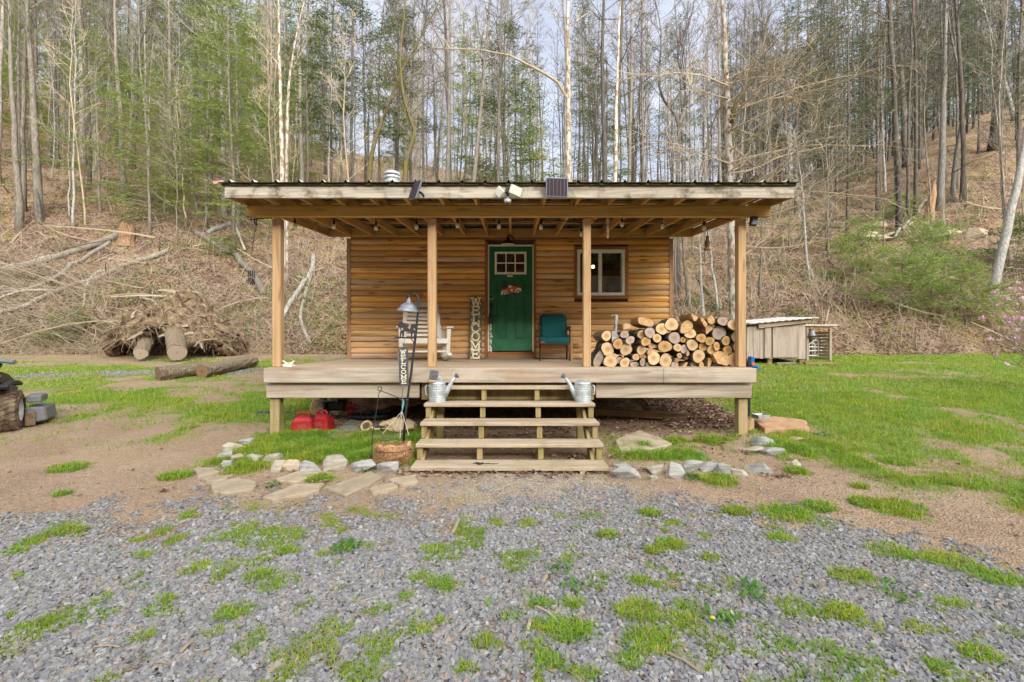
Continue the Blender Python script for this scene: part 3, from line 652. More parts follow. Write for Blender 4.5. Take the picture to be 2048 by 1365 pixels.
for zt0, zb0, yy in ((fz1-t, fz1-t-.19, DB+.06),):
    v = []; 
    for k, xx in enumerate(xs):
        o_ = .012*math.sin(k*.9); v += [(xx, yy+o_, zt0), (xx, yy+o_*1.6, zb0+.008*math.sin(k*.7))]
    i_ = np.arange(len(xs)-1)*2; mb.add(v, np.stack([i_, i_+2, i_+3, i_+1], -1))
mb.build('valance', M['valance'], win, world=True, smooth=True)
# room seen through the pane
c = P(1222, 588, 9.6); sofa = thing('sofa', 'blue patterned sofa inside, seen through the right pane', 'sofa', (c.x, c.y, c.z-.4))
MB().box(c.x-.5, c.x+.5, 9.5, 9.8, c.z-.4, c.z+.24).box(c.x-.5, c.x+.5, 9.3, 9.5, c.z-.4, c.z-.1).build('sofa_body', M['bluecloth'], sofa, world=True, bevel=.06)
tag(MB().ball((0, 0, 0), .09, 10, 0, (1, .4, .75)).build('cushion', M['coir'], loc=P(1222, 577, 9.28)), 'small tan cushion on the blue sofa behind the window', 'cushion')
lampi = thing('pendant_light', 'glowing bulb hanging indoors behind the left window pane', 'pendant light', P(1186, 534, 9.3))
MB().ball((0, 0, 0), .033, 10).build('lit_bulb', M['lit'], lampi, smooth=True)
MB().tube([(0, 0, .033), (0, 0, .65)], .006, 6).build('cord', M['black'], lampi)
tag(MB().lathe([(.001, 0), (.10, .004), (.115, .03), (.1, .032), (.001, .012)], 18).build('amber_dish', M['orange'], loc=P(1190, 554.5, 9.2)), 'amber glass dish glowing behind the left window pane', 'dish')
tag(MB().box(-.2, .2, -.15, .15, -.75, -.006).build('side_cabinet', M['table'], loc=P(1190, 554.5, 9.2)), 'wooden cabinet under the amber dish inside the window', 'cabinet')
# roof framing: rafters fall towards the front
def rz(y): return 3.226+(y-5.5)*.0795
RX = np.linspace(-3.44, 3.385, 17)
mb = None
for k, xx in enumerate(RX):
    ya, yb, hh, ww = 5.545, 8.53, .135, .038
    v = [(xx-ww/2, ya, rz(ya)), (xx+ww/2, ya, rz(ya)), (xx+ww/2, yb, rz(yb)), (xx-ww/2, yb, rz(yb))]
    v += [(a_, b_, c_+hh) for a_, b_, c_ in v]
    mb = MB().add(v, np.array([(0,3,2,1),(4,5,6,7),(0,1,5,4),(1,2,6,5),(2,3,7,6),(3,0,4,7)])); part(mb, 'rafter', M['frame_wood'], bevel=.003)
for yy in (5.75, 6.45, 7.25, 8.0): part(MB().obox((-.03, yy, rz(yy)+.135+.021), (6.86, .085, .036), Matrix.Rotation(math.atan(.0795), 3, 'X')), 'purlin', M['beam_wood'])
part(MB().box(-3.47, 3.415, 8.535, 8.575, rz(8.55)-.012, rz(8.55)+.15), 'ledger_board', M['beam_wood'], bevel=.004)
part(MB().box(xz(493, 0, SF)[0], xz(1541.5, 0, SF)[0], 5.90, 5.94, 3.117, rz(5.92)-.004), 'porch_beam', M['beam_wood'], bevel=.004)
part(MB().box(xz(493, 0, SF)[0]+.01, xz(1541.5, 0, SF)[0]-.01, 5.943, 5.983, 3.117, rz(5.92)-.004), 'porch_beam', M['beam_wood'], bevel=.004)
part(MB().box(-3.475, 3.41, 5.50, 5.542, rz(5.5)+.004, 3.372), 'fascia_board', M['fascia'], bevel=.004)
# corrugated metal roof
NR = 25; xs = np.linspace(-3.52, 3.44, NR*12+1); per = (3.44+3.52)/NR
ph = ((xs+3.52) % per)/per; rib = np.clip(1.5-np.abs(ph-.5)*18, 0, 1)*.034+np.clip(1-np.abs(((ph+.28) % .333)-.166)*40, 0, 1)*.004
mb = MB(); ys = np.array([5.44, 6.5, 8.5, 11, 14.6]); v = []
rk = rz(ys)+.135+.043
for y_, z_ in zip(ys, rk):
    for x_, r_ in zip(xs, rib): v.append((x_, y_, z_+r_))
n = len(xs); i_ = (np.arange(len(ys)-1)[:, None]*n+np.arange(n-1)[None]).ravel()
mb.add(v, np.stack([i_, i_+1, i_+n+1, i_+n], -1)); o = part(mb, 'metal_roof', [M['galv'], M['roofrust']]); so = o.modifiers.new('t', 'SOLIDIFY'); so.thickness = .003; so.offset = 1; so.material_offset = 1; so.material_offset_rim = 1
rr = random.Random(2); mb = MB(); x_ = -3.5      # mossy front edge below the sheet
while x_ < 3.42:
    w_ = rr.uniform(.03, .09); mb.box(x_, min(x_+w_, 3.42), 5.478+rr.uniform(-.012, .004), 5.52, 3.3735, 3.3955+rr.uniform(-.003, .006)); x_ += w_
part(mb, 'moss_edge', M['moss'])
part(MB().prism([(0, 0), (.12, .03), (.10, .05), (-.02, .03)], .004, Matrix.Translation((-3.58, 5.47, 3.385))@Matrix.Rotation(R(90), 4, 'X')), 'pink_flagging', M['pink'])
# eave blocks over the wall and side roof beams
part(MB().box(-3.05, 2.975, 8.68, 14.2, 3.56, 3.64), 'wall_plate', M['frame_wood'])
# stove pipe
c = P(784.5, 356, 10.6); mb = MB(); Mx = Matrix.Translation((c.x, c.y, 0))
mb.lathe([(.15, 3.75), (.15, 5.27)], 20, Mx); mb.lathe([(.175, 5.16), (.185, 5.18), (.185, 5.2), (.175, 5.215)], 20, Mx)
mb.lathe([(.155, 5.27), (.195, 5.275), (.195, 5.315), (.155, 5.32)], 20, Mx); mb.lathe([(.12, 5.32), (.12, 5.36)], 20, Mx, 1)
mb.lathe([(.175, 5.355), (.19, 5.365), (.19, 5.385), (.17, 5.415), (.13, 5.44), (.001, 5.452)], 20, Mx)
part(mb, 'stove_pipe', [M['zinc'], M['black']])
# posts
for px0, px1 in ((544, 560.8), (855, 871.5), (1167, 1182), (1477, 1492.3)):
    X0, X1 = xz(px0, 0, 5.985)[0], xz(px1, 0, 5.985)[0]
    part(MB().box(X0, X1, 5.985, 5.985+.105, DECKZ+.002, 3.116), 'porch_post', M['post'], bevel=.006)
for px0, px1 in ((543, 562), (1474, 1492)):
    X0, X1 = xz(px0, 0, 6.0)[0], xz(px1, 0, 6.0)[0]; part(MB().box(X0, X1, 5.955, 6.07, H(X0, 6)-.15, 1.10), 'deck_post', M['lowpost'], bevel=.006)
# deck
mb = MB(); y_ = 5.856; 
while y_ < DB-.06:
    b_ = min(y_+.134, DB-.05); mb.box(xz(533, 0, 5.85)[0], xz(1506, 0, 5.85)[0], y_, b_, DECKZ-.036, DECKZ); y_ += .139
part(mb, 'deck_floor', M['deck'])
rx0, rx1 = xz(530, 0, 5.85)[0], xz(1510, 0, 5.85)[0]
for a_, b_ in ((rx0, xz(826, 0, 5.85)[0]), (xz(826, 0, 5.85)[0]+.002, xz(1325, 0, 5.85)[0]), (xz(1325, 0, 5.85)[0]+.002, rx1)):
    part(MB().box(a_, b_, 5.812, 5.852, .968, 1.150), 'upper_rim_board', M['rim'], bevel=.005)
for a_, b_ in ((xz(533, 0, 5.91)[0], -1.2), (1.09, xz(1503, 0, 5.91)[0])):
    part(MB().box(a_, b_, 5.90, 5.94, .762, .955), 'lower_rim_board', M['rim'], bevel=.005)
mb = MB()
for xx in np.arange(-2.9, 3.0, .41): mb.box(xx, xx+.04, 5.945 if abs(xx) > 1.2 else 6.2, DB+.1, .955, DECKZ-.038)
part(mb, 'deck_joist', M['lumber'])
mb = MB().box(-1.18, 1.07, 5.945, 5.98, .735, .952); part(mb, 'inner_rim_board', M['stringer'])
for px_, D_ in ((1320, 8.6), (700, 8.6), (1010, 8.6)):
    c = P(px_, 0, D_); g = H(c.x, D_); part(MB().box(c.x-.15, c.x+.15, D_-.1, D_+.2, g-.1, .87), 'pier', M['concrete'], bevel=.01)
part(MB().box(-3.0, 2.95, 8.55, 8.62, .87, 1.10), 'sill_beam', M['lumber'])
# ================================================================ STEPS
st = thing('wooden_steps', 'five open wooden treads climbing from the gravel to the porch', 'steps', (0, 5.2, .1))
SX0, SX1 = -1.052, .998
TR = [(4.677, .204), (4.941, .382), (5.183, .572), (5.456, .751), (5.70, .933)]
for (y_, z_), dp in zip(TR, (.30, .275, .29, .27, .205)):
    MB().box(SX0+random.Random(z_).uniform(-.008, .008), SX1, y_, y_+dp, z_-.042, z_).build('tread', M['tread'], st, world=True, bevel=.006)
for px0 in (SX0+.012, -.385, .285, SX1-.075):
    for k, (y_, z_) in enumerate(TR):      # short blocks carry each tread, as in the photo
        zb = TR[k-1][1]+.0015 if k else H(px0, y_)-.06
        MB().box(px0, px0+.062, y_+.03, y_+.125, zb, z_-.0435).build('riser_block', M['stringer'], st, world=True, bevel=.004)
for xx in (-.955, .825): MB().box(xx, xx+.085, 5.75, 5.85, H(xx, 5.8)-.1, .885).build('support_post', M['stringer'], st, world=True, bevel=.005)
for xx in (SX0+.08, SX1-.12): MB().beam((xx, 4.86, .06), (xx, 5.88, .80), .036, .13, mi=0).build('stringer', M['stringer'], st, world=True)
c = P(965, 928, 4.86)
mb = MB()
for k in range(6):
    a_ = k*1.2; mb.tube([(c.x-.10+k*.018, 4.80+.02*math.sin(a_), .2075), (c.x-.06+k*.012, 4.78+.04*math.cos(a_), .215), (c.x+.02, 4.80, .2075), (c.x+.02+.03*k, 4.80+.012*math.sin(a_), .2075)], .004, 5)
tag(mb.build('knotted_rope', M['black'], world=True, loc=(c.x, 4.8, .2)), 'knot of black cord lying on the bottom tread', 'rope')
# ================================================================ LETTERING (slab-serif strokes on a board plane: u right, v up)
def glyph(ch):
    s = .13
    if ch == 'W': return [((.04,1),(.27,0)),((.27,0),(.5,.8)),((.5,.8),(.73,0)),((.73,0),(.96,1)),((-.06,1),(.2,1)),((.8,1),(1.06,1)),((.38,.85),(.62,.85))]
    if ch == 'E': return [((.2,0),(.2,1)),((.05,1),(.88,1)),((.05,0),(.9,0)),((.2,.52),(.66,.52)),((.88,1),(.88,.75)),((.9,0),(.9,.27)),((.66,.62),(.66,.4))]
    if ch == 'L': return [((.28,0),(.28,1)),((.1,1),(.5,1)),((.1,0),(.88,0)),((.88,0),(.88,.3))]
    if ch == 'M': return [((.1,0),(.1,1)),((.1,1),(.5,.15)),((.5,.15),(.9,1)),((.9,1),(.9,0)),((-.04,0),(.26,0)),((.74,0),(1.04,0)),((-.04,1),(.14,1)),((.86,1),(1.04,1))]
    if ch in 'CO':
        a = np.linspace(R(42 if ch == 'C' else 0), R(318 if ch == 'C' else 360), 15)
        p = [(.5+.42*math.cos(t), .5+.5*math.sin(t)) for t in a]; g = list(zip(p[:-1], p[1:]))
        if ch == 'C': g += [((.84,.98),(.84,.68))]
        return g
def write_down(text, x0, x1, z1, z0, y, th, wd, gap=.16):
    mb = MB(); n = len(text); cell = (z1-z0)/n; hh = cell*(1-gap)
    for k, ch in enumerate(text):
        zb = z1-(k+1)*cell+cell*gap/2
        for j, ((u0, v0), (u1, v1)) in enumerate(glyph(ch)):
            a = Vector((x0+(x1-x0)*u0, y-.0004*(j % 4), zb+hh*v0)); b = Vector((x0+(x1-x0)*u1, y-.0004*(j % 4), zb+hh*v1))
            d = (b-a).normalized()*wd*.4; mb.beam(a-d, b+d, wd, th, up=(0, 1, 0))
    return mb
# ================================================================ THINGS ON THE PORCH
c0 = P(939.5, 719, 8.55); c1 = P(964, 592, 8.55); W_ = c1.x-c0.x; Hh = c1.z-DECKZ
ws = thing('welcome_sign', 'tall grey board reading WELCOME with yellow flowers, leaning left of the door', 'welcome sign', ((c0.x+c1.x)/2, 8.47, DECKZ))
ws.rotation_euler = (R(-3.2), 0, 0)
MB().box(-W_/2, W_/2, 0, .018, .002, Hh).build('board', M['signboard'], ws, bevel=.003)
write_down('WELCOME', -W_*.35, W_*.35, Hh-.03, .02, -.003, .006, .025, .10).build('lettering', M['cream'], ws)
rr = random.Random(5)
for k in range(20):
    mb = MB()
    fx = (-.5+(k % 2))*W_*rr.uniform(.35, .75); fz = Hh*(k+.5)/20
    for a in range(9):
        an = a*.698+rr.random(); L = rr.uniform(.022, .036)
        mb.beam((fx, -.008, fz), (fx+math.cos(an)*L, -.008-.0003*a, fz+math.sin(an)*L), .011, .003, up=(0, 1, 0))
    mb.build('flower', M['yellow'], ws)
# truck shaped door hanger
c = P(1022, 581, 8.58); u = 8.58/FPX*43/44.
tk = thing('truck_sign', 'orange toy-truck shaped sign with white wings hanging on the green door', 'door sign', (c.x, 8.60, c.z)); tk.rotation_euler = (0, R(-7), 0)
def flat(poly, y0, th, name, mat, par):
    return MB().prism([(a*u, b*u) for a, b in poly], th, Matrix.Translation((0, y0, 0))@Matrix.Rotation(R(90), 4, 'X')).build(name, mat, par)
flat([(-21,-6),(21,-4),(21,4),(12,6),(6,8),(3,11),(-4,11),(-6,5),(-21,3)], 0, .012, 'truck_body', M['orange'], tk)
flat([(-4.5,6.2),(2.6,6.2),(1.6,9.8),(-3.2,9.8)], -.0125, .003, 'cab_window', M['cream'], tk)
flat([(-20,3.2),(-5.8,5.4),(-7,8.5),(-12,7.5),(-16,5.5)], -.001, .009, 'load', M['purple'], tk)
flat([(-21,-7),(-21,-2),(-16,1),(-9,0),(-6,-6)], -.0125, .005, 'wing', M['cream'], tk); flat([(7,-6),(9,1),(15,3),(21,1),(21.5,-4)], -.0125, .005, 'wing', M['cream'], tk)
for a in (-13.5, 14):
    wl_ = MB().lathe([(.001, 0), (4*u, 0), (4*u, .006), (.001, .006)], 16, Matrix.Translation((a*u, -.018, -5.2*u))@Matrix.Rotation(R(90), 4, 'X')).build('wheel', M['black'], tk)
    MB().lathe([(.001, 0), (2.3*u, 0), (2.3*u, .003), (.001, .003)], 12, Matrix.Translation((a*u, -.0245, -5.2*u))@Matrix.Rotation(R(90), 4, 'X')).build('hub', M['cream'], wl_)
MB().lathe([(.001, 0), (2.7*u, 0), (2.7*u, .003), (.001, .003)], 12, Matrix.Translation((1.5*u, -.013, 0*u))@Matrix.Rotation(R(90), 4, 'X')).build('door_badge', M['cream'], tk)
flat([(-16,5),(-8,6),(-10,10),(-9,10),(-11,14),(-10.5,14),(-12.5,19),(-14.5,13),(-14,13),(-16,9),(-15,9)], .002, .004, 'cargo_tree', M['iron'], tk)
MB().tube([(0, 0, 11*u), (-.5*u, .005, 19*u)], .002, 5).build('hanger', M['iron'], tk)
# white rocking chair
rc = thing('rocking_chair', 'white slat-back rocking chair behind the garden lamp', 'rocking chair', (P(845, 0, 7.9).x, 7.95, DECKZ), R(16)); rc.scale = (1.3, 1.05, .9)
def rk_y(y): return .02+.11*((y+.02)/.5)**2*1.0
for s_ in (-1, 1):
    x = s_*.30; ys = np.linspace(-.52, .46, 13)
    mb = MB()
    for a, b in zip(ys[:-1], ys[1:]): mb.beam((x, a-.004, rk_y(a)+.012), (x, b+.004, rk_y(b)+.012), .045, .055)
    mb.build('rocker', M['plastic'], rc, smooth=False)
    MB().beam((x*.98, -.30, .09), (x*1.02, -.36, .62), .05, .07, up=(0, 1, 0)).build('front_leg', M['plastic'], rc, bevel=.006)
    MB().beam((x*.98, .20, .06), (x*.95, .16, .60), .05, .06, up=(0, 1, 0)).build('rear_leg', M['plastic'], rc, bevel=.006)
    MB().prism([(-.045, -.42), (.045, -.45), (.06, -.3), (.035, .26), (-.035, .26)], .03, Matrix.Translation((x*1.04, 0, .625))).build('armrest', M['plastic'], rc, bevel=.008)
    MB().beam((x*.99, -.34, .33), (x*.97, .2, .30), .03, .06).build('side_rail', M['plastic'], rc, bevel=.004)
mb = MB()
for k in range(7): mb.box(-.27, .27, -.36+k*.078, -.30+k*.078, .405-k*.012, .428-k*.012)
mb.build('seat', M['plastic'], rc, bevel=.004); MB().box(-.29, .29, -.385, -.363, .335, .425).build('seat_apron', M['plastic'], rc, bevel=.006)
mb = MB()
def bk(z): return (.13+(z-.35)*.33)
for s_ in (-1, 1): mb.beam((s_*.245, bk(.32), .32), (s_*.215, bk(1.11), 1.11), .055, .03, up=(0, 1, 0))
for k in range(8):
    z_ = .42+k*.082; ww = .22-.004*k; mb.beam((0, bk(z_-.024), z_-.024), (0, bk(z_+.024), z_+.024), ww*2, .016, up=(0, 1, 0))
mb.build('backrest', M['plastic'], rc, bevel=.004)
pr = [(-.24, 0)]+[(.24*math.cos(t)*-1, .10*math.sin(t)) for t in np.linspace(.25, 2.9, 9)]+[(.24, 0)]
MB().prism(pr, .03, Matrix.Translation((0, bk(1.08)+.01, 1.07))@Matrix.Rotation(R(72), 4, 'X')).build('headrest', M['plastic'], rc, bevel=.005)
MB().box(-.285, .285, -.335, -.315, .17, .205).build('front_stretcher', M['plastic'], rc, bevel=.004)
# teal cushioned chair
gc = thing('patio_chair', 'dark metal chair with teal cushions to the right of the door', 'chair', (P(1107.5, 0, 8.25).x, 8.2, DECKZ), R(-2))
for s_ in (-1, 1):
    x = s_*.262
    MB().tube([(x, -.27, 0), (x, -.275, .30), (x, -.27, .52), (x, -.20, .575), (x, .0, .575), (x, .17, .56)], .017, 8).build('front_leg', M['bronze'], gc)
    MB().tube([(x*.95, .25, 0), (x*.95, .19, .35), (x*.92, .23, .60), (x*.86, .33, .82)], .017, 8).build('rear_leg', M['bronze'], gc)
    MB().tube([(x, -.24, .585), (x, -.05, .592), (x, .12, .582)], [.024, .03, .022], 8).build('armrest', M['bronze'], gc)
MB().box(-.25, .25, -.27, -.235, .275, .31).box(-.25, .25, .16, .19, .26, .29).build('seat_rail', M['bronze'], gc, bevel=.006)
MB().obox((0, -.03, .365), (.53, .50, .11), Matrix.Rotation(R(3), 3, 'X')).build('seat_cushion', M['teal'], gc, bevel=.035)
MB().obox((0, .235, .61), (.45, .10, .46), Matrix.Rotation(R(-14), 3, 'X')).build('back_cushion', M['teal'], gc, bevel=.04)
mb = MB().tube([(-.235, .28, .42), (-.235, .335, .80), (-.2, .345, .835), (.2, .345, .835), (.235, .335, .80), (.235, .28, .42)], .014, 8); mb.build('back_frame', M['bronze'], gc)
MB().box(-.25, -.17, -.285, -.272, .30, .335).build('red_tag', M['redmark'], gc)
for o in gc.children:
    if 'cushion' in o.name: o.modifiers['bevel'].segments = 3
sm = thing('side_table', 'small plain wooden stand between the teal chair and the firewood', 'side table', (P(1158, 0, 8.2).x, 8.2, DECKZ))
MB().box(-.19, .19, -.17, .17, .425, .455).build('table_top', M['table'], sm, bevel=.004)
for a in (-1, 1):
    for b in (-1, 1): MB().box(a*.15-.022, a*.15+.022, b*.13-.022, b*.13+.022, .001, .424).build('leg', M['table'], sm, bevel=.003)
MB().box(-.128, .128, -.15, -.125, .16, .20).box(-.128, .128, -.15, -.125, .30, .34).build('stretcher', M['table'], sm)
# barn lamp over the door
bl_ = thing('barn_light', 'black barn lamp with white-lined shade hanging over the green door', 'wall lamp', P(1016, 488, 8.22))
u = 8.22/FPX
MB().lathe([(14.5*u, -1.5*u), (14*u, 0), (9*u, 4*u), (4.5*u, 6*u), (3*u, 10*u), (2.6*u, 14*u), (.001, 14.5*u)], 20, cap=False).build('lamp_shade', M['black'], bl_, smooth=True)
MB().lathe([(14.2*u, -1.6*u), (11*u, -.2*u), (.001, 1*u)], 20, cap=False).build('shade_lining', M['lampwhite'], bl_, smooth=True)
MB().tube([(0, 0, 13*u), (0, 0, 17*u), (3*u, .05, 19*u), (10*u, .16, 17*u), (13*u, .24, 11*u), (10*u, .28, 8*u), (6*u, .295, 9*u)], .014, 8).build('gooseneck', M['black'], bl_)
# white shell by the left post
c = P(577, 736, 5.93); sh = MB(); rr = random.Random(3)
bm = bmesh.new()
for k in range(60):
    a_, e_ = rr.uniform(0, 6.28), rr.uniform(0, 1.57); bm.verts.new((.075*math.cos(a_)*math.cos(e_), .04*math.sin(a_)*math.cos(e_), .06*math.sin(e_)))
bmesh.ops.convex_hull(bm, input=bm.verts); bm.verts.index_update()
bm.verts.ensure_lookup_table()
sv = [tuple(v.co) for v in bm.verts]; sf = [[v.index for v in f.verts] for f in bm.faces]; bm.free()
sh.add(sv, np.array([f for f in sf if len(f) == 3]))
for k in range(9): a = k*.7; sh.tube([(.02*math.cos(a), .015*math.sin(a), .04), (.09*math.cos(a), .04*math.sin(a), .02+.07*abs(math.sin(k*1.9)))], [.02, .004], 6)
tag(sh.build('seashell', M['shell'], loc=(c.x, 5.93, DECKZ+.002)), 'knobbly white shell on the deck beside the leftmost post', 'shell')
# ================================================================ FIREWOOD
za, zb = (1170, 620), (1320, 620); kz = 11.378
LG = [(za,490,590,115,112,0,'p'),(za,900,560,84,84,0,'p'),(za,1030,690,112,80,.3,'b'),(za,515,895,140,152,0,'p'),(za,750,775,118,112,.4,'w'),(za,932,905,126,126,0,'p'),
 (za,1285,920,98,108,0,'p'),(za,1285,560,98,96,0,'p'),(za,1478,522,108,116,0,'p'),(za,1745,435,122,128,0,'p'),(za,1640,645,98,98,0,'p'),(za,1385,720,98,100,.5,'w'),
 (za,1565,815,108,118,0,'p'),(za,1820,835,148,124,-.2,'w'),(za,312,1115,105,205,-.42,'p'),(za,580,1170,138,140,0,'p'),(za,778,1145,66,72,0,'b'),(za,905,1205,112,104,.5,'p'),
 (za,1158,1078,70,74,0,'p'),(za,1320,1065,70,50,0,'w'),(za,1470,975,48,48,0,'p'),(za,1125,1250,112,64,.1,'b'),(za,1560,1095,140,150,-.5,'p'),(za,1310,1190,66,90,0,'b'),
 (za,1440,1255,66,56,0,'g'),(zb,130,1155,152,155,0,'p'),
 (zb,265,335,135,142,0,'p'),(zb,560,375,155,130,.1,'s'),(zb,330,640,122,132,0,'p'),(zb,525,685,62,62,0,'w'),(zb,690,540,122,108,0,'p'),(zb,735,800,135,124,0,'p'),
 (zb,940,645,104,98,0,'w'),(zb,1135,715,104,92,0,'w'),(zb,975,835,102,102,0,'w'),(zb,1168,910,100,100,0,'w'),(zb,1288,830,72,98,0,'w'),(zb,1345,530,150,148,0,'g'),
 (zb,1690,345,142,120,-.15,'p'),(zb,1750,605,132,136,0,'p'),(zb,1500,705,102,104,0,'w'),(zb,1540,920,96,104,0,'w'),(zb,1765,850,98,104,0,'w'),(zb,1700,1145,155,160,0,'w'),
 (zb,1365,1145,182,165,0,'p'),(zb,1115,1215,98,104,0,'w'),(zb,880,1055,130,145,0,'p'),(zb,402,860,86,86,0,'p'),(zb,565,900,92,105,.2,'b'),(zb,445,1045,56,62,0,'p'),
 (zb,635,1000,34,48,0,'p'),(zb,598,1095,44,44,0,'d'),(zb,380,1150,54,52,0,'w'),(zb,335,1255,76,72,0,'g'),(zb,585,1260,72,68,0,'p'),(zb,945,1248,60,66,0,'p'),(zb,780,1240,85,70,0,'b'),
 (zb,1180,190,95,115,.1,'s'),(zb,1430,260,120,95,.1,'b'),(zb,1000,280,150,100,.5,'s'),(zb,1110,455,125,135,.7,'s'),(zb,760,170,85,85,0,'s'),
 (za,900,405,165,95,.05,'s'),(za,1330,300,210,120,-.15,'s')]
LOGY = 6.12
tone = {'p': ('pale','end_pale'), 'w': ('amber','end_warm'), 'g': ('grey','end_grey'), 'd': ('dark','end_dark'), 'b': ('bark-crusted','end_grey'), 's': ('split','split')}
items = []
for (org, cx, cy, ra, rb, tilt, kd) in LG:
    px, py = org[0]+cx/kz, org[1]+cy/kz
    hh_ = math.sin(px*12.9898+py*78.233)*43758.5453 % 1
    if kd == 'p' and hh_ < .16: kd = 'g'
    elif kd in 'pw' and hh_ > .86: kd = 's'
    items.append([px, py, ra/kz*1.05, rb/kz*1.05, tilt, kd])
rowb = [717, 700, 684, 668, 650]
def rowof(py): return min(range(5), key=lambda k: abs(rowb[k]-py))
rows = {}
for it in items: rows.setdefault(rowof(it[1]), []).append(it)
ordn = ['first','second','third','fourth','fifth','sixth','seventh','eighth','ninth','tenth','eleventh','twelfth','thirteenth','fourteenth','fifteenth','sixteenth','seventeenth','eighteenth','nineteenth','twentieth']
rname = ['bottom row', 'second row up', 'third row up', 'fourth row up', 'top row']
rr = random.Random(11)
for k in rows:
    rows[k].sort(key=lambda t: t[0])
    for i_, (px, py, ra, rb, tilt, kd) in enumerate(rows[k]):
        sc_ = LOGY/FPX; yj = rr.uniform(-.05, .05); c = P(px, py, LOGY+yj); a_, b_ = ra*sc_, rb*sc_
        L = rr.uniform(.36, .44); n = 18; mb = MB(); ph_ = rr.random()*6
        sides = []
        if kd == 's':
            na = rr.choice([3, 4, 5]); base = [(math.cos(ph_*0+t), math.sin(t)) for t in sorted([rr.uniform(0, 6.28) for _ in range(na)])]
            th = np.linspace(0, 2*np.pi, n, endpoint=False)
            cutn = [rr.uniform(0, 6.28) for _ in range(2)]
            rad = np.ones(n)
            for cn in cutn: rad = np.minimum(rad, rr.uniform(.15, .55)/np.maximum(np.cos(th-cn), .05))
            rad = np.minimum(rad, 1)*(1+.05*np.sin(3*th+ph_))
            rad = rad*1.15
        else:
            th = np.linspace(0, 2*np.pi, n, endpoint=False); rad = 1+.06*np.sin(2*th+ph_)+.045*np.sin(3*th+ph_*2)+.02*np.array([rr.gauss(0, 1) for _ in range(n)])
        ex = np.cos(th)*rad*a_; ez = np.sin(th)*rad*b_
        ct, s_t = math.cos(tilt), math.sin(tilt); exr = ex*ct-ez*s_t; ezr = ex*s_t+ez*ct
        sl = rr.uniform(-.10, .10) if kd != 'b' else rr.uniform(.2, .35)*rr.choice([-1, 1]); sz_ = rr.uniform(-.05, .05)
        V = []
        for q_ in np.linspace(0, 1, 5):
            w_ = 1+.05*math.sin(q_*5+ph_); V += [(exr[j]*w_+sl*q_*L, q_*L+.02*(exr[j]/a_)*(.6 if kd in 'sb' else .25), ezr[j]*w_+sz_*q_*L) for j in range(n)]
        i0 = np.arange(4)[:, None]*n; j0 = np.arange(n)[None]; j1 = (j0+1) % n
        mb.add(V, [np.stack([i0+j0, i0+n+j0, i0+n+j1, i0+j1], -1).reshape(-1, 4), np.array([[4*n+q_ for q_ in range(n)][::-1]])], 0)
        inn = [(v[0]*.97, v[1]-.0008, v[2]*.97) for v in V[:n]]
        mb.add(inn+[(0, -.001, 0)], np.array([[j, (j+1) % n, n] for j in range(n)]), 1)
        big = 'large' if max(ra, rb) > 11.2 else ('thin' if max(ra, rb) < 7 else 'medium')
        o = mb.build('firewood_log', [M['bk_fire'] if kd != 's' else M['split'], M[tone[kd][1]]], loc=c)
        pos = ordn[i_] if i_ < len(ordn) else str(i_)
        tag(o, f'{big} {tone[kd][0]} log, {pos} from left in the {rname[k]} of stacked firewood', 'firewood log', 'split logs stacked on the porch')
fb = thing('forked_branch', 'bent grey branch standing up out of the firewood stack', 'branch', P(1229, 680, 6.2))
u = 6.2/FPX
MB().tube([(0, 0, -6*u), (2*u, 0, 15*u), (3*u, 0, 28*u), (3*u, 0, 36*u), (4.5*u, 0, 46*u), (3.5*u, .02, 49*u), (-3*u, .02, 48*u), (-8*u, .03, 47.5*u)], [.03, .022, .018, .02, .022, .018, .012, .004], 8).build('branch_stem', M['bk_white'], fb, smooth=True)
c = P(1231, 674, 6.13); tag(MB().prism([(-.055, -.07), (-.01, -.075), (.055, .0), (.05, .075), (-.045, .07)], .3, Matrix.Rotation(R(-90), 4, 'X')).build('split_log', M['rock'], loc=c), 'pale grey split log standing beneath the bent branch', 'firewood log')
c = P(1190, 696, 6.2); tag(MB().tube([(0, 0, -.08), (.045, 0, .07)], .02, 8).build('black_pipe_end', M['black'], loc=c), 'short black pipe end sticking up left of the firewood', 'pipe')
# ================================================================ LIGHTS AND PANELS ON THE ROOF EDGE
u = 5.38/FPX
def panel(name, label, pxc, pyc, wd, ht, rot, cell, D=5.38):
    t = thing(name, label, 'solar panel', P(pxc, pyc, D)); t.rotation_euler = rot
    MB().box(-wd/2, wd/2, 0, .02, -ht/2, ht/2).build('panel_frame', M['silver'], t, bevel=.004)
    b = MB().box(-wd/2+.01, wd/2-.01, -.003, -.0005, -ht/2+.01, ht/2-.01).build('cells', cell, t)
    mb = MB()
    for k in range(1, 6): x_ = -wd/2+wd*k/6; mb.box(x_-.0012, x_+.0012, -.0042, -.0032, -ht/2+.012, ht/2-.012)
    mb.build('grid_lines', M['greypl'], b)
    return t
panel('solar_charger', 'square dark solar panel facing forward on the roof edge', 1114, 375, 44*u, 39*u, (R(-3), R(1), R(2)), M['solar'])
t = panel('solar_charger', 'maroon solar panel turned sideways on the roof edge', 829, 380, .24, .235, (R(-16), R(9), R(-56)), M['solar'])
MB().tube([(0, .02, 0), (.04, .09, -.01), (.0, .13, -.02)], .014, 8).build('mount_arm', M['black'], t)
fl = thing('floodlight', 'twin-headed white floodlight with motion sensor at the middle of the roof edge', 'floodlight', P(1015, 388, 5.44)); u = 5.40/FPX
MB().obox((-16*u, -.05, .5*u), (17*u, .035, 19*u), (Matrix.Rotation(R(-28), 3, 'Z')@Matrix.Rotation(R(-42), 3, 'Y'))).build('lamp_head', M['lampwhite'], fl, bevel=.006)
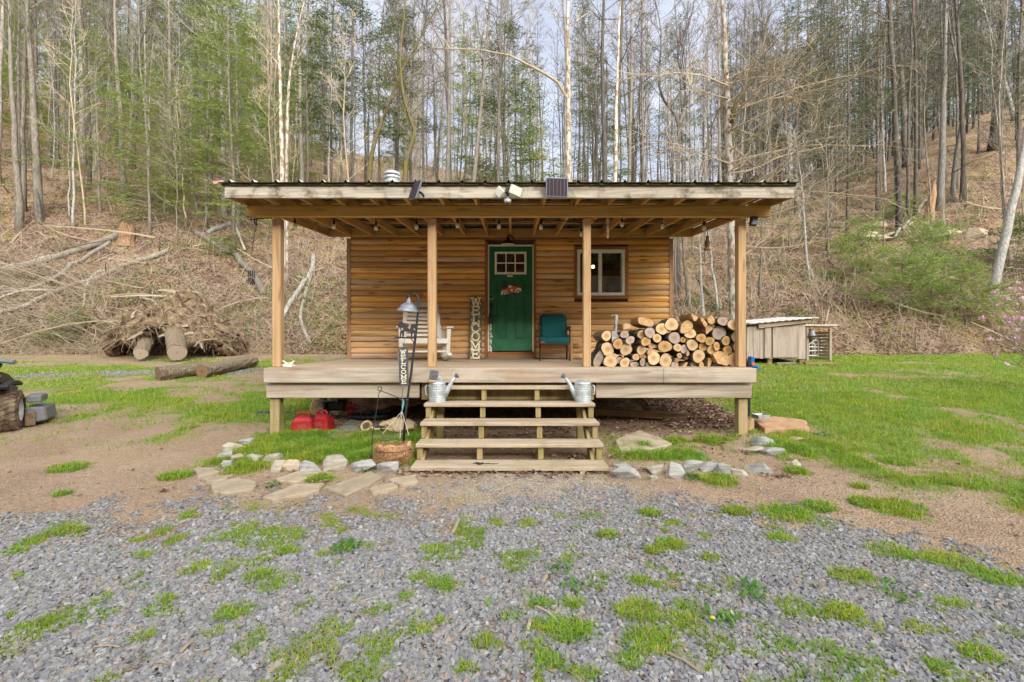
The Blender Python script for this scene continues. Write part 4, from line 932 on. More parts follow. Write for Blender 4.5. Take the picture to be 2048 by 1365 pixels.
MB().obox((16*u, -.05, 3*u), (25*u, .035, 19*u), (Matrix.Rotation(R(22), 3, 'Z')@Matrix.Rotation(R(16), 3, 'Y'))).build('lamp_head', M['lampwhite'], fl, bevel=.006)
MB().box(-4*u, 5*u, -.02, .05, 2*u, 12*u).tube([(0, -.01, 3*u), (-9*u, -.03, 1*u)], .012, 6).tube([(0, -.01, 3*u), (9*u, -.03, 2*u)], .012, 6).tube([(0, 0, 3*u), (0, -.01, -8*u)], .012, 6).build('bracket', M['blackp'], fl)
se = MB().lathe([(.001, -20*u), (6.5*u, -19*u), (7*u, -13*u), (7.2*u, -8*u), (.001, -7*u)], 16).build('motion_sensor', M['silver'], fl)
MB().lathe([(5*u, -18*u), (7.25*u, -16.5*u), (7.25*u, -12*u), (5*u, -11*u)], 16).build('sensor_lens', M['lampwhite'], se)
sp = thing('solar_spotlight', 'small black spotlight hung under the right end of the porch beam', 'spotlight', P(1507, 441, 5.92)); u = 5.92/FPX
MB().obox((0, 0, -2*u), (14*u, .05, 19*u), Matrix.Rotation(R(10), 3, 'Y')).build('lamp_housing', M['black'], sp, bevel=.008)
MB().obox((1*u, -.027, -4*u), (10*u, .006, 10*u), Matrix.Rotation(R(10), 3, 'Y')).build('lens', M['silver'], sp)
MB().tube([(-1*u, 0, 8*u), (-6*u, .01, 10*u), (-9*u, .02, 11*u)], .008, 6).build('mount_arm', M['black'], sp)
# string lights: one thing, its bulbs are parts
sl = thing('string_lights', 'black cable of round bulbs strung behind the porch beam', 'string lights', (0, 6.3, 3.1))
BP = [(590, 450), (668, 452), (752, 455), (833, 453), (915, 450), (998, 452), (1082, 453), (1163, 467), (1244, 448), (1325, 452), (1408, 455)]
D_ = 6.35; u = D_/FPX; pts = []
for k, (px, py) in enumerate(BP):
    b = P(px, py, D_); top = b+Vector((0, 0, 21*u))
    s_ = MB().lathe([(.012, 0), (.016, .012), (.017, .05), (.009, .06), (.006, .09)], 10, Matrix.Translation(b+Vector((0, 0, 2*u)))).tube([b+Vector((0, 0, .09)), top], .005, 5).build('socket', M['black'], sl, world=True)
    MB().lathe([(.001, -.055), (.02, -.05), (.029, -.025), (.025, 0), (.014, .016)], 12, Matrix.Translation(b+Vector((0, 0, 1*u)))).build('bulb', M['bulb'], s_, world=True, smooth=True)
    pts.append(top)
    if k < len(BP)-1:
        n_ = P(*BP[k+1], D_)+Vector((0, 0, 21*u)); pts.append((top+n_)/2-Vector((0, 0, .02)))
pts = [P(500, 440, 6.0), P(540, 436, 6.1)]+pts+[P(1462, 440, 6.2)]
MB().tube(pts, .006, 5).build('cable', M['black'], sl, world=True)
c = P(502, 438, 5.97); lp = thing('hanging_cable', 'loose black cable ends dangling from the left end of the beam', 'cable', c); u = 5.97/FPX
MB().tube([(-1*u, -.03, 32*u), (-2*u, -.06, 20*u), (-2*u, -.06, 2*u), (2*u, 0, -2*u), (8*u, .02, 1*u), (38*u, .05, 3*u)], .006, 5).tube([(12*u, 0, 0), (10*u, 0, -16*u), (5*u, 0, -40*u), (3*u, 0, -62*u)], .005, 5).tube([(6*u, 0, 0), (8*u, 0, -10*u), (14*u, 0, -12*u)], .008, 5).build('cable_end', M['black'], lp)
for lab, px, py, D_ in (('white hook under the rafters near the leftmost post', 583, 438, 6.3), ('white hook under the rafters above the left porch end', 630, 457, 7.0), ('brass ring hook between the bulbs right of centre', 1328, 440, 6.25)):
    c = P(px, py, D_); u = D_/FPX
    tag(MB().tube([(0, 0, 5*u), (0, 0, 0), (-3*u, 0, -3*u), (-1*u, 0, -6*u), (3*u, 0, -4*u)], .005, 6).build('ceiling_hook', M['lampwhite'], loc=c), lab, 'hook')
wc = thing('wooden_clapper', 'turned wooden dowel hanging from the beam between right posts', 'hanging dowel', P(1215, 450, 6.0)); u = 6.0/FPX
MB().lathe([(.001, -28*u), (2.2*u, -27*u), (2.6*u, -22*u), (1.9*u, -20*u), (3.1*u, -16*u), (3.1*u, -3*u), (2.2*u, 0), (.001, 1*u)], 12).build('dowel', M['lumber'], wc, smooth=False)
MB().box(-3*u, 3*u, -.01, .01, 1*u, 12*u).build('wooden_tab', M['post'], wc)
bf = thing('bird_feeder', 'rust-red hanging bird feeder framed between the two right posts', 'bird feeder', P(1415, 487, 7.4)); u = 7.4/FPX
MB().lathe([(.001, 15*u), (4*u, 14*u), (3*u, 8*u), (5.5*u, 2*u), (5*u, -5*u), (3.5*u, -9*u)], 14).build('feeder_body', M['lumber'], bf)
MB().lathe([(6.5*u, -14*u), (7.5*u, -12*u), (5*u, -9*u), (.001, -9*u)], 14).build('feeder_tray', M['coir'], bf)
MB().tube([(0, 0, 14*u), (1*u, 0, 22*u), (0, 0, 34*u)], .005, 5).build('hanger', M['iron'], bf)
# ================================================================ GARDEN LAMP, PLAQUE, WIRES
D_ = 5.35; u = D_/FPX; gb = G(803, 880); gb = Vector((P(803, 0, D_).x, D_, H(P(803, 0, D_).x, D_)))
gl = thing('garden_lamp', 'bent iron garden lamp with bell shade and cow silhouette beside the steps', 'garden lamp', gb)
def L_(px, py, dy=0): return P(px, py, D_+dy)
MB().tube([(gb.x, D_, gb.z-.15), L_(812, 820), L_(823, 740), L_(831, 675), L_(837, 615), L_(838, 600), L_(834, 590), L_(826, 586), L_(818, 589), L_(815.5, 597)], [.014]*4+[.012]*6, 10).build('pole', M['iron'], gl, world=True, smooth=True)
ls = MB().lathe([(22.5*u, -1.5*u), (22*u, 1*u), (18*u, 5*u), (16.5*u, 7*u), (15.5*u, 10*u), (10*u, 14*u), (5*u, 17*u), (3.5*u, 23*u), (2*u, 24*u), (2*u, 27*u), (.001, 28*u)], 22, Matrix.Translation(L_(816, 622))@Matrix.Rotation(R(5), 4, 'Y'), cap=False).build('lamp_shade', M['lampgrey'], gl, world=True, smooth=True)
MB().lathe([(22.2*u, -1.6*u), (17*u, 3*u), (9*u, 9*u), (.001, 11*u)], 22, Matrix.Translation(L_(816, 622))@Matrix.Rotation(R(5), 4, 'Y'), cap=False).build('shade_lining', M['lampwhite'], ls, world=True, smooth=True)
MB().ball(L_(814, 619), 3.5*u, 10).build('bulb', M['bulb'], ls, world=True)
ar = MB().tube([L_(788, 675.5), L_(830, 676.5)], 1.6*u, 10).tube([L_(822, 678), L_(827, 684), L_(828, 694)], .006, 6).build('cross_arm', M['iron'], gl, world=True)
MB().lathe([(2.4*u, 0), (2.4*u, 3*u)], 10, Matrix.Translation(L_(787.5, 675.5))@Matrix.Rotation(R(90), 4, 'Y')).build('end_cap', M['silver'], ar, world=True)
cow = [(797,650),(799,645),(803,643.5),(806,646),(812,647),(822,648.5),(829,649),(831,653),(830.5,662),(831.5,669),(829,675),(827.5,675),(828,668),(826,664),(824,670),(823.5,675.5),(821.5,675.5),(822,665),(812,663.5),(808,663),(807.5,669),(806.5,675),(804.5,675),(804,668),(803,664),(801,674.5),(799,674.5),(800.5,662),(800,656),(796.5,655),(794.5,652)]
bm = bmesh.new(); vs = [bm.verts.new(L_(a, b, -.02)) for a, b in cow]; f = bm.faces.new(vs); ex = bmesh.ops.extrude_face_region(bm, geom=[f])
bmesh.ops.translate(bm, vec=(0, .022, 0), verts=[v for v in ex['geom'] if isinstance(v, bmesh.types.BMVert)])
bmesh.ops.triangulate(bm, faces=bm.faces); bmesh.ops.recalc_face_normals(bm, faces=bm.faces); bm.verts.index_update()
MB().add([tuple(v.co) for v in bm.verts], np.array([[v.index for v in f.verts] for f in bm.faces])).build('cow_silhouette', M['cow'], gl, world=True); bm.free()
a, b = L_(798.5, 771, -.03), L_(817.5, 694, -.03)
pq = thing('hanging_plaque', 'slate plaque reading WELCOME hung from the garden lamp', 'plaque', ((a.x+b.x)/2, a.y, a.z)); pq.rotation_euler = (0, R(-1.5), 0)
w_, h_ = b.x-a.x, b.z-a.z
MB().box(-w_/2, w_/2, 0, .012, 0, h_).build('board', M['slate'], pq, bevel=.003)
write_down('WELCOME', -w_*.27, w_*.27, h_*.93, h_*.03, -.002, .004, .0075, .26).build('lettering', M['cream'], pq)
MB().tube([(0, .006, h_), (.01, .006, h_+.03), (.02, .01, h_+.10)], .002, 5).build('cord', M['iron'], pq)
# hanging basket liner on the grass with its wires gathered on the pole hook
bc = P(787, 905, 5.0); bz = H(bc.x, 5.0)
hb = thing('hanging_basket', 'shaggy coir-lined wire basket sitting on the grass by the steps', 'hanging basket', (bc.x, 5.0, bz))
rr = random.Random(8); k_ = 28; th = np.arange(k_)*2*np.pi/k_
prof = [(.02, .01), (.12, .012), (.165, .04), (.185, .09), (.19, .135), (.195, .175), (.155, .18), (.14, .12), (.10, .07), (.03, .04)]
V = []
for j, (r_, z_) in enumerate(prof):
    for t in th:
        hgt = z_+(.035*math.sin(2*t+.6)+.022*math.sin(3*t+1.5)+.008*math.sin(7*t) if 4 <= j <= 7 else 0); rq = r_*(1+.03*math.sin(5*t+j)+.012*rr.gauss(0, 1))
        V.append((rq*math.cos(t), rq*.86*math.sin(t), hgt))
i0 = np.arange(len(prof)-1)[:, None]*k_; j0 = np.arange(k_)[None]
MB().add(V, np.stack([i0+j0, i0+(j0+1) % k_, i0+k_+(j0+1) % k_, i0+k_+j0], -1).reshape(-1, 4)).build('coir_liner', M['coir'], hb, smooth=True)
mb = MB()
for k in range(3800):
    t = rr.uniform(0, 6.283); z_ = rr.uniform(.02, .20); r_ = .188+rr.uniform(-.012, .004); p0 = np.array((r_*math.cos(t), r_*.86*math.sin(t), z_)); d = np.array((math.cos(t)*.5+rr.gauss(0, .5), math.sin(t)*.5+rr.gauss(0, .5), rr.gauss(.1, .6)))*.03
    mb.tube([p0, p0+d*.6, p0+d+np.array((0, 0, -.004))], [.0013, .001, .0006], 3)
f_ = mb.build('fibres', M['coir'], hb)
tag(f_, kind='stuff')
mb = MB(); ring = [(.2*math.cos(t), .175*math.sin(t), .165+.01*math.sin(t)) for t in np.linspace(0, 2*np.pi, 30)]; mb.tube(ring, .0035, 5)
for t in np.arange(10)*.628: mb.tube([(.2*math.cos(t), .175*math.sin(t), .165), (.19*math.cos(t), .165*math.sin(t), .08), (.12*math.cos(t), .11*math.sin(t), .01)], .002, 4)
mb.build('wire_frame', M['iron'], hb)
hook = P(805, 800, 5.30); hl = hook-Vector((bc.x, 5.0, bz)); mb = MB()
for (px, py, dd) in ((765, 868, -.05), (800, 878, .0), (818, 872, .1), (790, 862, .1)):
    q_ = P(px, py, 5.1+dd)-Vector((bc.x, 5.0, bz)); kn = P(804, 823, 5.28)-Vector((bc.x, 5.0, bz)); mb.tube([hl, kn, q_], .004, 5)
mb.build('hanger_wires', M['rope'], hb)
mb = MB().tube([hl+Vector((0, -.01, .01)), P(808, 805, 5.26)-Vector((bc.x, 5.0, bz)), P(804, 822, 5.26)-Vector((bc.x, 5.0, bz))], .008, 6); mb.build('teal_cord', M['cyan'], hb)
pk = MB().tube([P(797, 796, 5.29), P(803, 801, 5.27), P(815, 800, 5.3), P(818, 796, 5.3), P(814, 793, 5.31)], .007, 6).tube([P(806, 772, 5.31), P(805, 786, 5.31), P(805, 795, 5.3)], .003, 5)
pk.build('pole_hook', M['iron'], gl, world=True)
g = G(742, 928); D_ = g.y; sk = thing('wire_stake', 'thin wire plant stake with a loop, leaning left of the basket', 'plant stake', g)
lo = [P(759.5+4.2*math.cos(t), 778-4.2*math.sin(t), D_) for t in np.linspace(-.4, 5.6, 12)]
MB().tube([g+Vector((0, 0, -.1)), P(745, 870, D_), P(753, 822, D_), P(758, 786, D_)]+lo+[P(764, 783, D_), P(800, 797, D_+.1)], .0045, 5).build('wire', M['iron'], sk, world=True)
# ================================================================ WATERING CANS
def can(px, py, D, label, flip):
    u = D/FPX; b = P(px, py, D); t = thing('watering_can', label, 'watering can', (b.x, D+.12, TR[3][1]+.002), 0, 'galvanised watering cans on the steps')
    r0 = 17.0*u; h = 40*u; pr = [(r0*1.04, 0), (r0, .008)]
    for k in range(5):
        z_ = h*(.08+k*.09) if k < 3 else h*(.55+(k-3)*.12); pr += [(r0, z_), (r0*1.025, z_+.006), (r0, z_+.012)]
    pr += [(r0*.98, h*.9), (r0*1.02, h*.93), (r0*.95, h)]
    MB().lathe(pr, 26).build('can_body', M['zinc'], t, smooth=False)
    s_ = -1 if flip else 1
    n = 15; arc = MB().lathe([(r0*.95, h), (r0*.55, h+.025), (.001, h+.03)], 22, arc=math.pi); 
    arc.build('hood', M['zinc'], t, rot=(0, 0, R(-90) if s_ > 0 else R(90)))
    sp = MB().tube([(s_*r0*.75, 0, h*.22), (s_*r0*1.25, 0, h*.62), (s_*r0*1.75, 0, h*1.02), (s_*(r0+20*u), 0, h*1.27)], [.04, .033, .022, .013], 12).build('spout', M['zinc'], t, smooth=True)
    hd = Vector((s_*.8, 0, .55)).normalized(); Mx = Matrix.Translation((s_*(r0+20*u), 0, h*1.27))@hd.to_track_quat('Z', 'Y').to_matrix().to_4x4()
    MB().lathe([(.013, -.01), (.034, .028), (.036, .034), (.001, .042)], 16, Mx).build('rose', M['silver'], sp, smooth=False)
    x = -s_*r0
    MB().tube([(x*.97, 0, h*.80), (x*1.25, 0, h*.84), (x*1.42, 0, h*.75), (x*1.40, 0, h*.38), (x*1.2, 0, h*.30), (x*.97, 0, h*.34)], .011, 8).build('handle', M['zinc'], t, smooth=True)
    return t, r0, h
can(1168.5, 806, 5.50, 'dented galvanised watering can at the right end, spout pointing left', True)
t, r0, h = can(871.5, 806, 5.50, 'galvanised watering can at the left end, spout pointing right', False)
MB().tube([(-r0*.9, 0, h*.95), (-r0*.6, 0, h*1.25), (0, 0, h*1.32), (r0*.6, 0, h*1.12)], .007, 8).build('bail', M['zinc'], t)
sp_ = thing('small_solar_light', 'small tilted solar light perched on the left watering can', 'solar light', (t.location.x-.045, t.location.y-.07, t.location.z+h+.01)); sp_.rotation_euler = (R(-22), R(8), R(8))
MB().box(-.055, .055, -.012, .0, .01, .145).build('panel', M['silver'], sp_, bevel=.003); MB().box(-.049, .049, -.016, -.0125, .018, .138).build('cells', M['slate'], sp_)
MB().obox((0, .0, -.005), (.115, .06, .035)).build('lamp_base', M['straw'], sp_, bevel=.012)
# ================================================================ UNDER THE PORCH AND AROUND IT
def gasp(px, D): x = P(px, 0, D).x; return Vector((x, D, H(x, D)))
def gascan(label, px, D, rz):
    t = thing('fuel_can', label, 'fuel can', gasp(px, D), rz, 'red fuel cans under the porch edge')
    b = MB().box(-.13, .13, -.09, .09, .0, .17); 
    bm = bmesh.new(); 
    v = [(-.13,-.1,0),(.13,-.1,0),(.13,.1,0),(-.13,.1,0),(-.132,-.1,.17),(.132,-.1,.17),(.132,.1,.17),(-.132,.1,.17),(-.085,-.06,.225),(.085,-.06,.225),(.085,.06,.225),(-.085,.06,.225)]
    MB().add(v, np.array([(0,3,2,1),(0,1,5,4),(1,2,6,5),(2,3,7,6),(3,0,4,7),(4,5,9,8),(5,6,10,9),(6,7,11,10),(7,4,8,11),(8,9,10,11)])).build('can_body', M['red'], t, bevel=.018)
    bm.free()
    MB().tube([(-.085, 0, .21), (-.07, 0, .262), (-.03, 0, .275), (.05, 0, .268), (.08, 0, .21)], .016, 8).build('handle', M['red'], t, smooth=True)
    MB().lathe([(.028, 0), (.028, .035), (.001, .037)], 12, Matrix.Translation((.115, 0, .195))).build('cap', M['blackp'], t)
    MB().box(-.06, .06, -.104, -.1005, .06, .13).build('label_panel', M['redmark'], t)
    return t
gascan('left red fuel can, nearer the leftmost deck post', 607, 6.12, R(14)); gascan('right red fuel can, beside the tiller wheel', 645, 6.22, R(-12))
g = gasp(668, 6.9); tl = thing('garden_tiller', 'red and black tiller with a tan wheel under the porch', 'tiller', g); u = 6.9/FPX
wq = MB().lathe([(.07, -.05), (.13, -.055), (.155, -.03), (.155, .03), (.13, .055), (.07, .05)], 24, Matrix.Translation((-.2, 0, .16))@Matrix.Rotation(R(80), 4, 'X')).build('wheel', M['straw'], tl)
MB().lathe([(.001, -.062), (.105, -.058), (.105, .05), (.001, .05)], 20, Matrix.Translation((-.2, 0, .16))@Matrix.Rotation(R(80), 4, 'X')).build('wheel_rim', M['cream'], wq)
MB().box(-.14, .2, -.1, .15, .12, .28).build('engine', M['blackp'], tl, bevel=.03)
MB().box(-.2, -.02, -.08, .06, .335, .41).build('tank', M['red'], tl, bevel=.03); MB().lathe([(.035, 0), (.035, .05)], 12, Matrix.Translation((-.16, -.09, .30))).build('air_filter', M['orange'], tl)
MB().box(-.20, -.1, -.1, -.06, .30, .33).box(-.04, .0, -.14, -.10, .29, .37).build('carburettor', M['yellow'], tl)
MB().obox((.06, -.12, .30), (.11, .05, .06), Matrix.Rotation(R(20), 3, 'Y')).build('muffler', M['silver'], tl, bevel=.01)
MB().tube([(-.09, -.12, .0), (-.085, -.13, .2), (-.07, -.13, .40)], .018, 8).build('handlebar', M['black'], tl)
MB().obox((-.1, -.1, .275), (.26, .1, .015)).build('guard', M['silver'], tl)
mb = MB()
for k in range(9): a = k*.7; mb.beam((.27, -.05, .14), (.27+.12*math.cos(a), -.05-.02*k % .05, .14+.12*math.sin(a)), .03, .008, up=(0, 1, 0))
mb.build('tines', M['red'], tl)
# brown tarpaulin, corrugated drain pipe
g = gasp(765, 7.25); V = []; nx_, ny_ = 26, 14
for j in range(ny_):
    for i in range(nx_):
        a = i/(nx_-1); b = j/(ny_-1); x = -.72+1.5*a; zz = (.12+.30*math.sin(math.pi*min(1, b*1.05))*(1-.45*a**2))+.028*math.sin(a*21+b*5)+.02*math.sin(b*17+a*9)+.03*vnoise(a*9, b*7, 3)
        V.append((x, -.42+.9*b, float(zz)+.02))
i_ = (np.arange(ny_-1)[:, None]*nx_+np.arange(nx_-1)[None]).ravel()
o = MB().add(V, np.stack([i_, i_+1, i_+nx_+1, i_+nx_], -1)).build('brown_tarpaulin', M['tarp'], loc=g, smooth=True); o.modifiers.new('t', 'SOLIDIFY').thickness = .012
tag(o, 'crumpled brown tarpaulin bundled beneath the deck', 'tarpaulin')
pp = [gasp(p_, d_)+Vector((0, 0, h_)) for p_, d_, h_ in ((700, 6.75, .05), (742, 6.72, .05), (775, 6.75, .06), (800, 6.85, .13), (815, 7.0, .22), (850, 7.2, .27), (880, 7.4, .2))]
pts = []; 
for a, b in zip(pp[:-1], pp[1:]): pts += [a.lerp(b, t) for t in np.linspace(0, 1, 9)[:-1]]
tag(MB().tube(pts, [.058 if k % 2 else .05 for k in range(len(pts))], 12).build('drain_pipe', M['black'], world=True, loc=pp[0]), 'black corrugated drain pipe curving under the tarpaulin', 'pipe')
# painted board lying on the ground with worn red lettering
bd = [P(*q_) for q_ in ()]; pa = [(655, 868, 5.72), (790, 875, 5.65), (815, 858, 6.0), (738, 838, 6.45), (700, 834, 6.6)]
pv = [gasp(a, d_) for a, b, d_ in pa]; cb = sum(pv, Vector())/5
wb = thing('painted_board', 'faded green board with worn red lettering lying under the porch edge', 'painted board', cb)
nrm = Vector((-.0, -.09, 1)).normalized()
p5 = [v for v in pv]
poly = [(v.x-cb.x, v.y-cb.y) for v in p5]; sh_ = Matrix.Identity(4); sh_[2][1] = .085; sh_[2][3] = .03
MB().prism(poly, .025, sh_).build('board', M['greyboard'], wb)
rr = random.Random(6); mb = MB()
for k in range(15):
    x = -.36+k*.058; y = -.215+.004*k+rr.uniform(-.01, .01)
    for j in range(rr.choice([2, 3])):
        a = (x+rr.uniform(0, .03), y+rr.uniform(-.02, .09)); b = (a[0]+rr.uniform(.01, .045), a[1]+rr.uniform(-.01, .06))
        mb.beam((a[0], a[1], .0575+a[1]*.085), (b[0], b[1], .0575+b[1]*.085), .016, .003)
for k in range(3): mb.beam((-.18+k*.02, .12+k*.03, .0575+.085*(.12+.03*k)), (-.05+k*.02, .22+.02*k, .0575+.085*(.22+.02*k)), .014, .003)
mb.build('lettering', M['redmark'], wb)
g = gasp(775, 6.05); rp = thing('burlap_sack', 'pale crumpled sack and strap lying on the board under the porch', 'sack', g+Vector((0, 0, .07)))
V = []; rr = random.Random(77)
for j in range(9):
    for i in range(20):
        t = i/19*2*math.pi; a = j/8; rad = (.07+.05*math.sin(a*3.1))*(1+.22*math.sin(3*t+a*6)+.1*rr.gauss(0, 1)); V.append((-.08+.45*a, rad*math.cos(t)*1.2, .05+rad*math.sin(t)*.75-.02*a))
i0 = np.arange(8)[:, None]*20; j0 = np.arange(20)[None]
MB().add(V, np.stack([i0+j0, i0+(j0+1) % 20, i0+20+(j0+1) % 20, i0+20+j0], -1).reshape(-1, 4)).build('sack_body', M['sack'], rp, smooth=True)
MB().tube([(-.25+.06*math.cos(t), -.1+.05*math.sin(t*1), .06+.05*math.sin(t)) for t in np.linspace(0, 6, 16)]+[(-.12, -.12, .02), (.05, -.16, .03), (.12, -.2, .02)], .016, 8).build('strap', M['straw'], rp)
MB().tube([(-.15, -.1, .03), (-.08, -.12, .06), (0, -.14, .05), (.03, -.18, .02), (-.05, -.15, .03)], .012, 6).build('buckle', M['blackp'], rp)
# right side
g = gasp(1300, 7.0); tag(MB().lathe([(.001, .0), (.16, 0), (.17, .012), (.165, .03), (.12, .032), (.11, .022), (.001, .022)], 24).build('stepping_stone', M['concrete'], loc=g+Vector((0, 0, .005)), rot=(R(-3), R(4), .4)), 'round concrete disc lying in the dirt under the porch', 'concrete disc')
tag(MB().beam(gasp(1190, 6.95)+Vector((0, 0, .10)), gasp(1372, 6.75)+Vector((0, 0, .07)), .14, .09).build('timber_beam', M['lumber'], world=True, loc=gasp(1280, 6.85)), 'loose timber lying on the ground under the right half of the porch', 'timber')
g = gasp(1496, 6.2); tag(MB().tube([(0, 0, .2), (0, 0, .5), (0, 0, .95)], .03, 12).build('drain_pipe', M['blackp'], loc=g), 'black pipe standing just behind the right deck post', 'pipe')
g = gasp(1521, 6.35)
dp = thing('water_pan', 'square metal pan resting on the orange sandstone slab', 'pan', g+Vector((0, 0, .13)), R(8))
V = [(-.08,-.07,0),(.08,-.07,0),(.08,.07,0),(-.08,.07,0),(-.09,-.08,.055),(.09,-.08,.055),(.09,.08,.055),(-.09,.08,.055)]
o = MB().add(V, np.array([(0,3,2,1),(0,1,5,4),(1,2,6,5),(2,3,7,6),(3,0,4,7)])).build('pan_body', M['zinc'], dp); o.modifiers.new('t', 'SOLIDIFY').thickness = .004
g = gasp(1498, 6.35); bq = thing('blue_hand_pump', 'bright blue plastic stand just right of the firewood post', 'plastic stand', G(1504, 739)+Vector((0, 0, .04))); bq.scale = (1.5,)*3
MB().box(-.05, .02, -.06, .06, 0, .20).box(.02, .09, -.06, .06, .0, .045).build('stand_body', M['blue'], bq, bevel=.012)
MB().box(-.05, .11, -.08, .08, -.03, -.002).build('stand_base', M['blue'], bq, bevel=.01); MB().lathe([(.03, 0), (.03, .02)], 12, Matrix.Translation((-.02, -.065, .07))@Matrix.Rotation(R(90), 4, 'X')).build('knob', M['orange'], bq)
# ---------------------------------------------------------------- rocks
def rock(label, px, py, wpx, hpx, mat, seed, flat_=1., group='rocks edging the beds by the steps'):
    g = G(px, py+hpx*.42); D = g.y; u = D/FPX; rr = random.Random(seed); bm = bmesh.new()
    a, b, c = wpx*u*.56, wpx*u*.38, hpx*u*.64*flat_
    for k in range(15):
        v = Vector((rr.gauss(0, 1), rr.gauss(0, 1), rr.gauss(0, 1))).normalized(); v = Vector((math.copysign(abs(v.x)**.75, v.x), math.copysign(abs(v.y)**.8, v.y), math.copysign(abs(v.z)**.7, v.z)))
        q_ = rr.uniform(.86, 1.08); bm.verts.new((v.x*a*q_, v.y*b*q_, v.z*c*q_))
    r_ = bmesh.ops.convex_hull(bm, input=bm.verts)
    bmesh.ops.delete(bm, geom=[e for e in r_['geom_interior'] if isinstance(e, bmesh.types.BMVert)], context='VERTS')
    bmesh.ops.bevel(bm, geom=list(bm.edges), offset=min(a, c)*.07, segments=1, affect='EDGES', clamp_overlap=True)
    bmesh.ops.triangulate(bm, faces=bm.faces); bm.normal_update(); bm.verts.index_update()
    mb = MB().add([tuple(v.co) for v in bm.verts], np.array([[v.index for v in f.verts] for f in bm.faces])); bm.free()
    o = mb.build('rock', mat, loc=(g.x, D+b*.7, H(g.x, D+b*.7)+c*.35), rot=(rr.uniform(-.1, .1), rr.uniform(-.12, .12), rr.uniform(-.3, .3)), smooth=False)
    return tag(o, label, 'rock', group)
RK = [('small grey rock at the back end of the left bed edge',487,885,32,14,'rock'),('cream rock just in front of the rearmost left edge rock',458,898,36,22,'rockw'),
 ('blue-grey rock at the outer bend of the left bed',446,914,32,26,'rock'),('tan rock beside the outer bend of the left bed',473,918,30,20,'rockt'),
 ('low grey rock half hidden in grass at the left bed corner',450,930,26,18,'rock'),('white streaked rock behind the big grass clump in the left bed',503,920,34,18,'rockw'),
 ('long cream rock behind the blocky tan rock of the left edge',541,920,46,20,'rockw'),('pointed cream rock left of the blocky tan rock',556,935,36,26,'rockw'),
 ('blocky tan rock left of the rounded blue-grey boulder',578,936,38,30,'rockt'),('rounded blue-grey boulder in the middle of the left edge',617,937,46,27,'rock'),
 ('white-topped brown rock right of the rounded boulder',665,930,52,30,'rockw'),('flat grey rock left of the coir basket front',725,938,50,24,'rock'),
 ('pale grey rock in front of the coir basket',776,939,52,24,'rock'),('long white rock right beside the bottom step',1252,951,66,24,'rock'),
 ('small flat grey rock behind the long white rock',1242,933,30,10,'rock'),('angular tan-grey rock left of the upright oval stone',1313,940,38,24,'rockw'),
 ('small pale stone below the angular tan-grey rock',1310,958,22,12,'rockw'),('upright oval grey stone in the right edge',1352,944,36,36,'rock'),
 ('slanting grey slab just right of the upright oval stone',1391,938,46,24,'rock'),('grey slab leaning in the middle of the right edge',1425,938,40,22,'rock'),
 ('dark-sided grey rock right of the leaning slabs',1452,944,40,26,'rock'),('cream-topped rock with a flat face in the right edge',1484,945,40,20,'rockw'),
 ('long blue-grey rock at the right end of the front edge',1526,936,56,26,'rock'),('domed grey rock nearest the right deck post',1531,886,46,28,'rock'),
 ('cream wedge rock in front of the domed rock',1512,902,42,14,'rockw'),('striped grey rock at the outer bend of the right bed',1551,905,46,18,'rock'),
 ('pale rock at the far right tip of the right bed',1592,929,28,20,'rockw'),('upright brown rock against the right deck post',1503,852,20,30,'flago'),
 ('flat stone lying at the left edge of the orange slab grass',1600,880,34,8,'rockt')]
for k, (lab, px, py, w_, h_, m_) in enumerate(RK): rock(lab, px, py, w_, h_, M[m_], 100+k)
def slab(label, poly, mat, th=.035, lift=.032, group='flagstones laid in the dirt'):
    v = [G(a, b) for a, b in poly]; c = sum(v, Vector())/len(v)
    rr = random.Random(len(label)); n = len(v); pts = []
    for a, b in zip(v, v[1:]+v[:1]):
        for t in (0, .33, .66):
            q_ = a.lerp(b, t); j = .012; pts.append((q_.x-c.x+rr.uniform(-j, j), q_.y-c.y+rr.uniform(-j, j)))
    sy = (H(c.x, c.y+.15)-H(c.x, c.y-.15))/.3; sx = (H(c.x+.15, c.y)-H(c.x-.15, c.y))/.3
    S = Matrix.Identity(4); S[2][0] = sx; S[2][1] = sy
    o = MB().prism(pts, th+lift, Matrix.Translation((0, 0, -th))@S).build('flagstone', mat, loc=c, bevel=.008); return tag(o, label, 'flagstone', group)
for lab, poly in (('broad pale flagstone below the big grass clump', [(418,972),(478,964),(512,970),(508,984),(450,997),(430,990)]),
 ('long tapering flagstone pointing down to the left', [(527,1002),(590,976),(648,974),(640,987),(545,1013)]),
 ('longest flagstone, slanting up towards the flat grey rock', [(654,985),(740,950),(766,961),(690,1000)]),
 ('small flagstone right of the longest flagstone', [(738,986),(788,971),(796,979),(748,995)]),
 ('wedge-shaped flagstone nearest the bottom step', [(775,965),(832,956),(835,972),(806,977)]),
 ('flagstone under the blocky tan rock', [(548,966),(598,949),(640,952),(590,972)]),
 ('grey flagstone at the far left end', [(385,945),(428,940),(440,950),(396,962)]),
 ('narrow flagstone between the grey and broad flagstones', [(404,963),(468,956),(440,968),(412,970)])): slab(lab, poly, M['flag'])
slab('big flat slab right of the steps', [(1232,888),(1280,869),(1344,895),(1310,908),(1240,911)], M['rockt'], .05, .05)
slab('orange sandstone slab carrying the metal pan', [(1508,852),(1545,842),(1612,850),(1618,866),(1530,869)], M['flago'], .06, .07)
